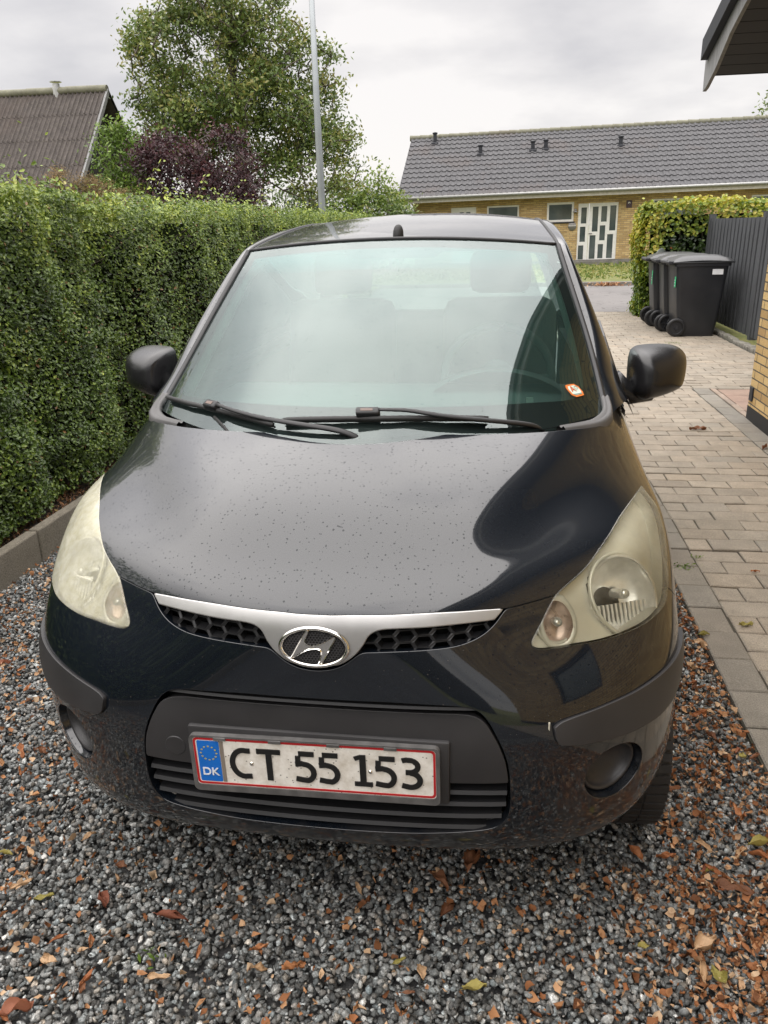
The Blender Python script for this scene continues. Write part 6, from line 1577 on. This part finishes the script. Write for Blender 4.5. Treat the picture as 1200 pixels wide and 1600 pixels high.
wiper([(-.275, .067), (-.087, .080), (.125, .083), (.363, .074), (.513, .058)], [(.10, .100, .026), (.21, .096, .026), (.32, .074, .024), (.463, .052, .020), (.612, .028, .014), (.72, .010, .002), (.78, .0, -.04)], (.06, .096), None)
mb = MB(); mb.tube([wp(-.62, .045, .006), wp(-.55, .02, .004), wp(-.50, .0, .004)], .004, 6); mb.build('washer_hose', M_rubber, hatch)

# ---- sticker on the inside of the screen
def wsq(s, t, off): return ws(np.array(s), np.array(t))+ws_n(np.array(s), np.array(t))*off
stk = bpy.data.objects.new('screen_sticker', None); COL.objects.link(stk); stk.parent = hatch
cs = wsq(.888, .128, .003); n = ws_n(np.array(.888), np.array(.128)); tx = wsq(.92, .128, .003)-wsq(.86, .128, .003); tx /= np.linalg.norm(tx); ty = np.cross(n, tx)
stk.matrix_world = Matrix(((tx[0], ty[0], n[0], cs[0]), (tx[1], ty[1], n[1], cs[1]), (tx[2], ty[2], n[2], cs[2]), (0, 0, 0, 1)))
oc = [(.86*x, .86*y) for x, y in [(-.030, .014), (-.022, .026), (.018, .026), (.030, .012), (.030, -.010), (.022, -.024), (-.016, -.026), (-.030, -.014)]]
mb = MB(); mb.add([(x, y, 0) for x, y in oc], [tuple(range(8))]); mb.build('sticker_border', simple('sticker_orange', (.62, .17, .03), .4), stk)
mb = MB(); mb.add([(x*.76, y*.74, .0006) for x, y in oc], [tuple(range(8))]); mb.build('sticker_field', simple('sticker_pale_green', (.55, .66, .58), .4), stk)
o = text('A', .028, -.006, .002, 0, simple('sticker_red_ink', (.5, .10, .04), .4), stk, 'sticker_letter', .0004, .0002, rx=0); o.location = (-.006, .004, .0012)
mb = MB(); ering(mb, .006, .005, .002, .0004, .001, 24); mb.v = [(x+.010, y+.007, z) for x, y, z in mb.v]
for k in range(7): mb.box(-.016+k*.0048, -.0128+k*.0048, -.0155, -.0115, .0008, .0012)
mb.build('sticker_print', simple('sticker_grey_ink', (.18, .25, .24), .4), stk)

# ---- interior
M_dash = simple('grey_dashboard', (0.16, 0.17, 0.17), 0.7, var=.1); M_seat = simple('grey_seat_fabric', (0.10, 0.105, 0.11), 0.9, var=.15, bump=.2); M_inner = simple('pale_pillar_trim', (0.42, 0.48, 0.44), 0.8, var=.06)
M_carpet = simple('dark_carpet', (0.03, 0.03, 0.032), 0.95)
mb = MB(); mb.box(-.60, .60, .78, 1.42, .85, 1.02, .03); dash = mb.build('dashboard', M_dash, hatch, smooth=True, angle=40)
mb = MB(); V = [];
for i in range(21):
    x = .12+.42*i/20; h = .075*sin(pi*i/20)**.7; V += [(x, 1.22, 1.015+h), (x, 1.44, 1.005+h*.8), (x, 1.46, .95)]
mb.add(V, [(i*3+k, i*3+k+1, (i+1)*3+k+1, (i+1)*3+k) for i in range(20) for k in range(2)]); mb.build('instrument_hood', M_dash, hatch, smooth=True)
mb = MB(); cx, cy, cz = .33, 1.50, 1.02; ax = Vector((0, .42, -.9)).normalized()
ring = [(cx+.185*cos(a), cy+.185*sin(a)*.42, cz+.185*sin(a)*.90) for a in np.linspace(0, 2*pi, 40)]; mb.tube(ring, .015, 10, cap=False)
for a in (0, pi, -pi/2): mb.tube([(cx+.03*cos(a), cy+.03*sin(a)*.42, cz+.03*sin(a)*.9), (cx+.18*cos(a), cy+.18*sin(a)*.42, cz+.18*sin(a)*.9)], .012, 8)
mb.lathe([(0, -.02), (.05, -.015), (.06, .02)], (cx, cy, cz), 'y', 20); mb.build('steering_wheel', M_dash, hatch, smooth=True)
for x in (-.33, .33):
    st = bpy.data.objects.new('front_seat', None); COL.objects.link(st); st.parent = hatch
    mb = MB(); mb.box(-.24, .24, -.30, .24, -.10, .10, .05, Matrix.Translation((x, 1.72, .58))); mb.build('seat_cushion', M_seat, st, smooth=True, angle=60)
    mb = MB(); mb.box(-.23, .23, -.07, .07, -.33, .30, .06, Matrix.Translation((x, 2.05, .95)) @ Matrix.Rotation(radians(-14), 4, 'X')); mb.build('backrest', M_seat, st, smooth=True, angle=60)
    mb = MB(); mb.box(-.125, .125, -.045, .045, -.085, .085, .04, Matrix.Translation((x, 2.15, 1.34)) @ Matrix.Rotation(radians(-10), 4, 'X')); mb.build('headrest', M_seat, st, smooth=True, angle=60)
mb = MB(); mb.box(-.60, .60, 2.78, 2.95, .5, 1.12, .05); mb.build('rear_seat', M_seat, hatch, smooth=True, angle=60)
for s in (1, -1):
    mb = MB(); mb.tube([(s*.585, .98, 1.075), (s*.563, 1.12, 1.18), (s*.535, 1.25, 1.28), (s*.505, 1.38, 1.385), (s*.48, 1.48, 1.425)], [.020, .024, .026, .026, .024], 10, flat=((s, 0, 0), .9)); mb.build('pillar_trim', M_inner, hatch, smooth=True)
    mb = MB(); mb.box(s*.66-.03, s*.66+.03, 1.0, 2.9, .35, 1.02); mb.build('door_card', M_carpet, hatch)
mb = MB(); mb.add([(-.47, 1.45, 1.44), (.47, 1.45, 1.44), (.45, 2.2, 1.50), (-.45, 2.2, 1.50), (.44, 3.1, 1.46), (-.44, 3.1, 1.46)], [(0, 1, 2, 3), (3, 2, 4, 5)]); mb.build('headliner', M_inner, hatch)
# defroster slot and a small white tag on the dashboard
for x0 in (-.45, .12): mb = MB(); mb.box(x0, x0+.33, .90, .915, 1.0195, 1.0215); mb.build('demister_vent', M_void, hatch)
mb = MB(); mb.box(.415, .435, 1.02, 1.024, 1.02, 1.05); mb.build('dashboard_tag', simple('white_card', (.6, .6, .56), .6), hatch)

# ================================================================== GRAVEL
def stone_mat():
    t = NT('granite_chippings'); c = t.coord('Object'); at = t.n('ShaderNodeAttribute', attribute_name='tint').outputs['Color']
    n = t.noise(210, c, 3, .7); n2 = t.noise(620, c, 2); n3 = t.noise(60, c, 4)
    k = t.mix(1.0, at, t.ramp(n, [(.30, .42), (.47, .86), (.60, 1.15), (.70, 2.5)]), 'MULTIPLY'); k = t.mix(1.0, k, t.ramp(n3, [(.3, .75), (.7, 1.2)]), 'MULTIPLY')
    rr = t.n('ShaderNodeMapRange', {'Value': n3, 'To Min': .5, 'To Max': .92}).outputs[0]
    t.set(Base_Color=k, Roughness=rr, Specular_IOR_Level=.35, Normal=t.bump(n, .6, .0025)); return t.m
M_stone = stone_mat()
def ico():
    p = (1+5**.5)/2; V = np.array([(-1, p, 0), (1, p, 0), (-1, -p, 0), (1, -p, 0), (0, -1, p), (0, 1, p), (0, -1, -p), (0, 1, -p), (p, 0, -1), (p, 0, 1), (-p, 0, -1), (-p, 0, 1)], float)
    F = np.array([(0, 11, 5), (0, 5, 1), (0, 1, 7), (0, 7, 10), (0, 10, 11), (1, 5, 9), (5, 11, 4), (11, 10, 2), (10, 7, 6), (7, 1, 8), (3, 9, 4), (3, 4, 2), (3, 2, 6), (3, 6, 8), (3, 8, 9), (4, 9, 5), (2, 4, 11), (6, 2, 10), (8, 6, 7), (9, 8, 1)])
    return V/np.linalg.norm(V[0]), F
def rotm(n):
    q = rng.normal(size=(n, 4)); q /= np.linalg.norm(q, axis=1)[:, None]; w, x, y, z = q.T
    return np.stack([1-2*(y*y+z*z), 2*(x*y-z*w), 2*(x*z+y*w), 2*(x*y+z*w), 1-2*(x*x+z*z), 2*(y*z-x*w), 2*(x*z-y*w), 2*(y*z+x*w), 1-2*(x*x+y*y)], 1).reshape(n, 3, 3)
def scatter(n, ok, lo, hi):
    P = np.empty((0, 2))
    while len(P) < n:
        q = rng.uniform(lo, hi, (n, 2)); P = np.concatenate([P, q[ok(q)]])
    return P[:n]
def ok_near(q):
    x, y = q[:, 0], q[:, 1]
    return ~((np.abs(x) < .52) & (y > .75)) & ~((y < -.9) & (np.abs(x-.3) > 1.25))
def stones(name, n, lo, hi, s0, s1, zlo, zhi, ok=ok_near):
    V0, F0 = ico(); XY = scatter(n, ok, lo, hi); s = rng.gamma(6, 1/6.0, n)*(s1-s0)*.5+s0; s = np.clip(s, s0, s1*1.25)
    rad = 1+rng.normal(0, .21, (n, 12, 1)); Vv = V0[None]*rad*np.stack([rng.uniform(.75, 1.15, n), rng.uniform(.55, .9, n), rng.uniform(.38, .7, n)], 1)[:, None, :]
    # lying mostly on the flat side, tilted a little
    R1 = rotm(n); ax = rng.normal(0, .38, (n, 2)); yaw = rng.uniform(0, 2*pi, n)
    cy, sy = np.cos(yaw), np.sin(yaw); Rz = np.zeros((n, 3, 3)); Rz[:, 0, 0] = cy; Rz[:, 0, 1] = -sy; Rz[:, 1, 0] = sy; Rz[:, 1, 1] = cy; Rz[:, 2, 2] = 1
    cx, sx = np.cos(ax[:, 0]), np.sin(ax[:, 0]); Rx = np.zeros((n, 3, 3)); Rx[:, 0, 0] = 1; Rx[:, 1, 1] = cx; Rx[:, 1, 2] = -sx; Rx[:, 2, 1] = sx; Rx[:, 2, 2] = cx
    cb, sb = np.cos(ax[:, 1]), np.sin(ax[:, 1]); Ry = np.zeros((n, 3, 3)); Ry[:, 1, 1] = 1; Ry[:, 0, 0] = cb; Ry[:, 0, 2] = sb; Ry[:, 2, 0] = -sb; Ry[:, 2, 2] = cb
    R_ = Rx @ Ry @ Rz
    P = np.einsum('nij,nkj->nki', R_, Vv)*s[:, None, None]*.5
    z = rng.uniform(zlo, zhi, n)+.006*np.sin(XY[:, 0]*3+1)*np.sin(XY[:, 1]*2.3)
    P += np.concatenate([XY, z[:, None]], 1)[:, None, :]
    F = (F0[None]+(np.arange(n)*12)[:, None, None]).reshape(-1, 3)
    u = rng.random(n); b = np.where(u < .40, rng.uniform(.065, .15, n), np.where(u < .82, rng.uniform(.15, .30, n), np.where(u < .965, rng.uniform(.26, .42, n), rng.uniform(.45, .65, n))))
    hue = rng.normal(0, .035, n); warm = np.where(rng.random(n) < .07, .16, 0); col = np.stack([b*(.975+hue+warm), b*(1.0+warm*.15), b*(.965-hue*.6-warm*.6)], 1)
    o = mesh_np(name, P.reshape(-1, 3), F.astype(np.int32), M_stone); attr_color(o.data, 'tint', np.repeat(col, 12, 0)); tag(o, kind='stuff'); return o
stones('gravel', 54000, (-1.885, -1.25), (1.125, 3.3), .012, .026, -.006, .010)
stones('gravel_under', 34000, (-1.885, -1.25), (1.125, 2.6), .016, .028, -.022, -.012)
stones('gravel_fines', 52000, (-1.885, -1.2), (1.130, 2.6), .006, .013, -.012, .008)
stones('gravel_beyond', 5000, (-1.885, 3.2), (-.85, 7.5), .018, .034, -.006, .008, lambda q: q[:, 0] < 9)
stones('gravel_kept_clear', 3500, (.78, 3.2), (1.125, 7.5), .018, .034, -.006, .008, lambda q: q[:, 0] < 9)
for o_ in bpy.data.objects:
    if o_.name in ('gravel_kept_clear', 'gravel_beyond', 'gravel_under'): o_.name = 'gravel'

# ================================================================== FALLEN LEAVES
def dead_mat(name, a, b, vein):
    t = NT(name); c = t.coord('Object'); n = t.noise(55, c, 5, .6); n2 = t.noise(240, c, 3)
    inf = t.n('ShaderNodeObjectInfo').outputs['Random']
    k = t.ramp(t.math('ADD', t.math('MULTIPLY', n, .7), t.math('MULTIPLY', inf, .35)), [(.25, a), (.75, b)]); k = t.mix(t.math('MULTIPLY', t.ramp(n2, [(.55, 0.0), (.7, 1.0)]), .35), k, vein)
    t.set(Base_Color=k, Roughness=.6, Normal=t.bump(n2, .4, .002))
    tl = t.n('ShaderNodeBsdfTranslucent', {'Color': k}); m = t.n('ShaderNodeMixShader', {0: .2, 1: t.b.outputs[0], 2: tl.outputs[0]}); t.l(m.outputs[0], t.out.inputs['Surface']); return t.m
LM = [dead_mat('dead_leaf_orange', (.30, .095, .030), (.50, .22, .09), (.16, .055, .02)), dead_mat('dead_leaf_brown', (.13, .050, .022), (.28, .12, .055), (.07, .03, .015)),
      dead_mat('dead_leaf_tan', (.40, .24, .12), (.62, .42, .25), (.25, .13, .06)), dead_mat('dead_leaf_yellow_green', (.24, .21, .045), (.42, .35, .10), (.16, .12, .03)), dead_mat('dead_leaf_red_brown', (.20, .060, .032), (.34, .13, .07), (.09, .03, .018))]
def leaf_mesh(mat, seed, curl, crump, aspect):
    g = np.random.default_rng(seed); nu, nv = 13, 7; V = []
    edge = g.normal(0, .05, (2, nu)); fr = g.uniform(0, 6, 6)
    for i in range(nu):
        u = i/(nu-1)
        for j in range(nv):
            v = -1+2*j/(nv-1); w = (sin(pi*min(1, u**.8))**.8)*aspect*.5*(1+edge[0 if v < 0 else 1][i]*abs(v)*2)
            x = u-.5; y = v*w; th = v*curl*(1+.5*sin(fr[0]+u*3)); r = w/max(.2, abs(curl))
            yy = (sin(th)*r if abs(curl) > .25 else y); z = (1-cos(th))*r
            z += .30*(x*x)*sin(fr[1]+.7)+crump*(sin(fr[2]+u*9+v*2)+.7*sin(fr[3]+u*5-v*5)+.5*sin(fr[4]+v*7))
            V.append((x+crump*.6*sin(fr[5]+v*4), yy, z))
    F = [(i*nv+j, (i+1)*nv+j, (i+1)*nv+j+1, i*nv+j+1) for i in range(nu-1) for j in range(nv-1)]
    k = len(V)
    # stalk
    for q in range(3):
        x = -.5-q*.07
        V += [(x, -.010, .01*q), (x, .010, .01*q)]
    F += [(k, k+1, k+3, k+2), (k+2, k+3, k+5, k+4)]
    V = np.array(V); V[:, 2] -= np.percentile(V[:, 2], 12)
    me = mesh_np('leaf_mesh', V, F, LM[mat], smooth=True, link_it=False); return me
KINDS = {0: ('orange-brown curled dead leaf', 'orange curled leaves'), 1: ('dark brown shrivelled dead leaf', 'dark brown leaves'), 2: ('pale tan crumpled dead leaf', 'pale tan leaves'), 3: ('yellow-green fallen leaf', 'yellow-green leaves'), 4: ('red-brown dead leaf', 'red-brown leaves')}
LMESH = {m: [leaf_mesh(m, m*10+k, cu, cr, asp) for k, (cu, cr, asp) in enumerate([(1.3, .045, .55), (1.9, .06, .6), (.8, .07, .5), (2.4, .045, .5), (1.2, .095, .62)])] for m in range(5)}
def ray_ground(px, py, z=0.012):
    d = _f+_r2*(px-600)/1212.25-_u2*(py-800)/1212.25; t = (z-CAM[2])/d[2]; return CAM+d*t
def leaf(x, y, z, size, m, yaw=None, tilt=.3, v=None, label=None, group=None):
    me = LMESH[m][rng.integers(0, 5) if v is None else v]; o = bpy.data.objects.new('fallen_leaf', me); COL.objects.link(o)
    o.location = (x, y, z); o.rotation_euler = (rng.normal(0, tilt), rng.normal(0, tilt), rng.uniform(0, 6.28) if yaw is None else yaw); o.scale = (size, size, size)
    return tag(o, label, 'leaf', group)
SPEC = [((1145, 1393), .085, 1, 2.9, 2, 'large folded brown leaf pointing right on the gravel near the right edge'),
        ((1103, 1478), .062, 2, .6, 4, 'big crumpled pale tan leaf on the gravel at the lower right'),
        ((1122, 1528), .050, 3, 1.9, 2, 'yellow-green lobed leaf lying below the big crumpled tan leaf'),
        ((1098, 1520), .050, 2, 1.5, 1, 'narrow yellowish curled leaf beside the yellow-green lobed leaf'),
        ((742, 1547), .050, 3, .1, 2, 'yellow-green leaf on the gravel at the bottom right of centre'),
        ((1004, 1482), .030, 3, .3, 2, 'small yellow leaf on the gravel between two orange leaf scraps'),
        ((624, 1505), .032, 3, .5, 1, 'greenish curled leaf on the gravel left of the bottom centre'),
        ((270, 1436), .075, 4, .05, 3, 'pinkish brown rolled leaf on the gravel below the left end of the number plate'),
        ((28, 1583), .060, 4, .5, 4, 'large red-brown leaf in the bottom left corner'),
        ((738, 1348), .075, 1, 1.2, 4, 'large dark brown leaf just below the bumper, right of the number plate'),
        ((685, 1378), .070, 1, 2.4, 1, 'dark brown leaf on the gravel below the right end of the number plate'),
        ((700, 1425), .055, 1, 1.0, 0, 'brown leaf standing among dark gravel in front of the bumper'),
        ((1188, 1322), .065, 3, .2, 0, 'golden yellow leaf at the right edge of the picture'),
        ((995, 1270), .060, 3, 2.2, 4, 'mottled green and yellow leaf beside the front tyre'),
        ((1022, 1262), .050, 1, 1.0, 4, 'brown leaf touching the front tyre'),
        ((1040, 1342), .050, 0, .3, 4, 'orange crumpled leaf on open gravel right of the bumper'),
        ((992, 1335), .050, 0, 2.2, 0, 'orange leaf below the fog lamp recess on the right'),
        ((1098, 1325), .048, 2, 2.7, 1, 'pale orange leaf lying right of the orange crumpled leaf'),
        ((1150, 1270), .050, 0, 1.7, 2, 'orange leaf on gravel close to the paving edge'),
        ((405, 1485), .040, 0, .6, 4, 'orange crumpled leaf below the left half of the number plate'),
        ((250, 1530), .050, 2, .2, 0, 'pale curled leaf in the lower left gravel'),
        ((138, 1530), .045, 0, 1.3, 1, 'orange curled leaf left of the pale curled leaf'),
        ((92, 1470), .040, 0, .6, 3, 'bright orange rolled leaf in the left gravel'),
        ((35, 1385), .055, 2, .9, 0, 'tan curled leaf at the left edge of the gravel'),
        ((70, 1405), .045, 3, .4, 1, 'yellowish rolled leaf by the left edge of the gravel'),
        ((140, 1310), .045, 2, 1.2, 1, 'pale rolled leaf on gravel below the left fog lamp recess'),
        ((1100, 1360), .030, 4, 1.2, 1, 'small red-brown leaf right of the brown folded leaf'),
        ((560, 1390), .035, 2, 2.2, 1, 'thin tan leaf leaning on the gravel under the bumper')]
for (px, py), s_, m_, yw, v_, lb in SPEC:
    p = ray_ground(px, py, .018); leaf(p[0], p[1], .024, s_, m_, yw, .15, v_, lb)
p = np.array([3.0, 4.0, 0])
q = ray_ground(1090, 671, .01); leaf(q[0], q[1], .012, .13, 1, .2, .05, 2, 'brown curled leaf lying alone on the paving below the door mirror')
q = ray_ground(1180, 893, .01); leaf(q[0], q[1], .011, .040, 0, .1, .05, 2, 'small orange leaf on the paving level with the headlight')
q = ray_ground(1165, 977, .01); leaf(q[0], q[1], .011, .055, 3, .2, .05, 4, 'dry greenish leaf on the paving near the gravel edge')
q = ray_ground(1100, 989, .02); leaf(q[0], q[1], .013, .045, 3, .1, .05, 0, 'yellow curled leaf on the slab edge beside the headlight')
q = ray_ground(1195, 700, .01); leaf(q[0], q[1], .012, .08, 1, .9, .05, 1, 'dark leaf scrap on the paving beside the brick wall')
q = ray_ground(1068, 505, .01)
AREA = [('gravel strip between car and paving', 80, (.80, 1.12), (-.30, 2.1), .9), ('gravel beside the concrete edging', 60, (-1.86, -.80), (.1, 2.3), .8), ('gravel in front of the bumper', 76, (-1.0, 1.1), (-.75, .05), .85), ('gravel off the left headlight', 56, (-1.6, -.5), (-.45, .6), .85)]
for an, n_, (xa, xb), (ya, yb), k_ in AREA:
    for _ in range(n_):
        m_ = int(rng.choice(5, p=[.44, .22, .27, .015, .055])); x, y = rng.uniform(xa, xb), rng.uniform(ya, yb)
        leaf(x, y, rng.uniform(.017, .025), rng.uniform(.026, .050)*k_*1.2, m_, None, .45, None, '%s on the %s' % (KINDS[m_][0], an), '%s on the %s' % (KINDS[m_][1], an))
# crumbs of broken leaf between the stones
n = 10500; u = rng.random(n); X = np.where(u < .34, rng.uniform(.78, 1.13, n), np.where(u < .60, rng.uniform(-1.88, -.8, n), np.where(rng.random(n) < .45, rng.normal(.85, .22, n), rng.uniform(-1.6, 1.1, n)))); X = np.clip(X, -1.88, 1.13); Y = np.where(u < .34, rng.uniform(-.5, 2.2, n), np.where(u < .60, rng.uniform(-.1, 2.3, n), rng.uniform(-.95, .35, n)))
M_crumb = leaf_mat('leaf_crumb', [(.0, (.11, .045, .02)), (.35, (.30, .125, .052)), (.7, (.44, .235, .115)), (1.0, (.58, .42, .27))], .7, .2, .15)
o = leaves('leaf_litter', np.stack([X, Y, rng.uniform(.012, .024, n)], 1), rng.normal(0, .7, (n, 3))+np.array([0, 0, .8]), np.minimum(rng.gamma(3.0, .0034, n)+.006, .024), M_crumb, None, rng.random(n), rng.uniform(.22, .95, (n, 1)), sub=True, jit=.11); tag(o, kind='stuff')
# leaves blown against the far kerb, weeds in the joints
n = 220; X = rng.normal(3.1, .22, n); Y = rng.uniform(20.35, 20.62, n); o = leaves('leaf_litter', np.stack([X, Y, rng.uniform(-.02, .06, n)], 1), rng.normal(0, .7, (n, 3))+np.array([0, 0, .8]), rng.uniform(.04, .09, n), M_crumb, None, rng.random(n), .5, sub=False); tag(o, kind='stuff')
def tuft(px, py, label, r=.03, n=60):
    q = ray_ground(px, py, .01); P = np.stack([rng.normal(0, r, n), rng.normal(0, r*.6, n), rng.uniform(.002, .014, n)], 1)
    w = thing('weed', label, 'weed', (q[0], q[1], .004)); leaves('leaves', P, rng.normal(0, .6, (n, 3))+np.array([0, 0, .7]), rng.uniform(.010, .022, n), M_light, w, rng.uniform(.2, .8, n), .4, sub=False)
    return w
tuft(1067, 885, 'small green weed on the slab edge right of the headlight'); tuft(1085, 870, 'sprig of weed in the joint beside the headlight', .02, 24)
tuft(1052, 536, 'green weed tuft in the paving in front of the nearest bin', .06, 50); tuft(240, 1495, 'tiny green seedling in the gravel at the lower left', .015, 14)
n = 9000; X = rng.uniform(-8, 12, n); Y = 21.6+rng.random(n)*9.5; o = leaves('grass', np.stack([X, Y, rng.uniform(.065, .15, n)], 1), rng.normal(0, .5, (n, 3))+np.array([0, -.9, .5]), rng.uniform(.08, .18, n), leaf_mat('grass_blade', [(.0, (.05, .09, .015)), (.5, (.15, .19, .04)), (1.0, (.30, .27, .10))], .7, .2, .3), None, rng.random(n), .3, sub=False); tag(o, kind='stuff')
n = 5000; X = rng.uniform(-2.25, -1.965, n); Y = rng.uniform(.6, 5, n); o = leaves('leaf_litter', np.stack([X, Y, rng.uniform(.088, .115, n)], 1), rng.normal(0, .6, (n, 3))+np.array([0, 0, .8]), rng.uniform(.012, .035, n), leaf_mat('old_litter', [(.0, (.03, .02, .012)), (.5, (.11, .055, .03)), (.85, (.22, .11, .05)), (1.0, (.06, .11, .02))], .8, .2, .1), None, rng.random(n), .5, sub=False); tag(o, kind='stuff')
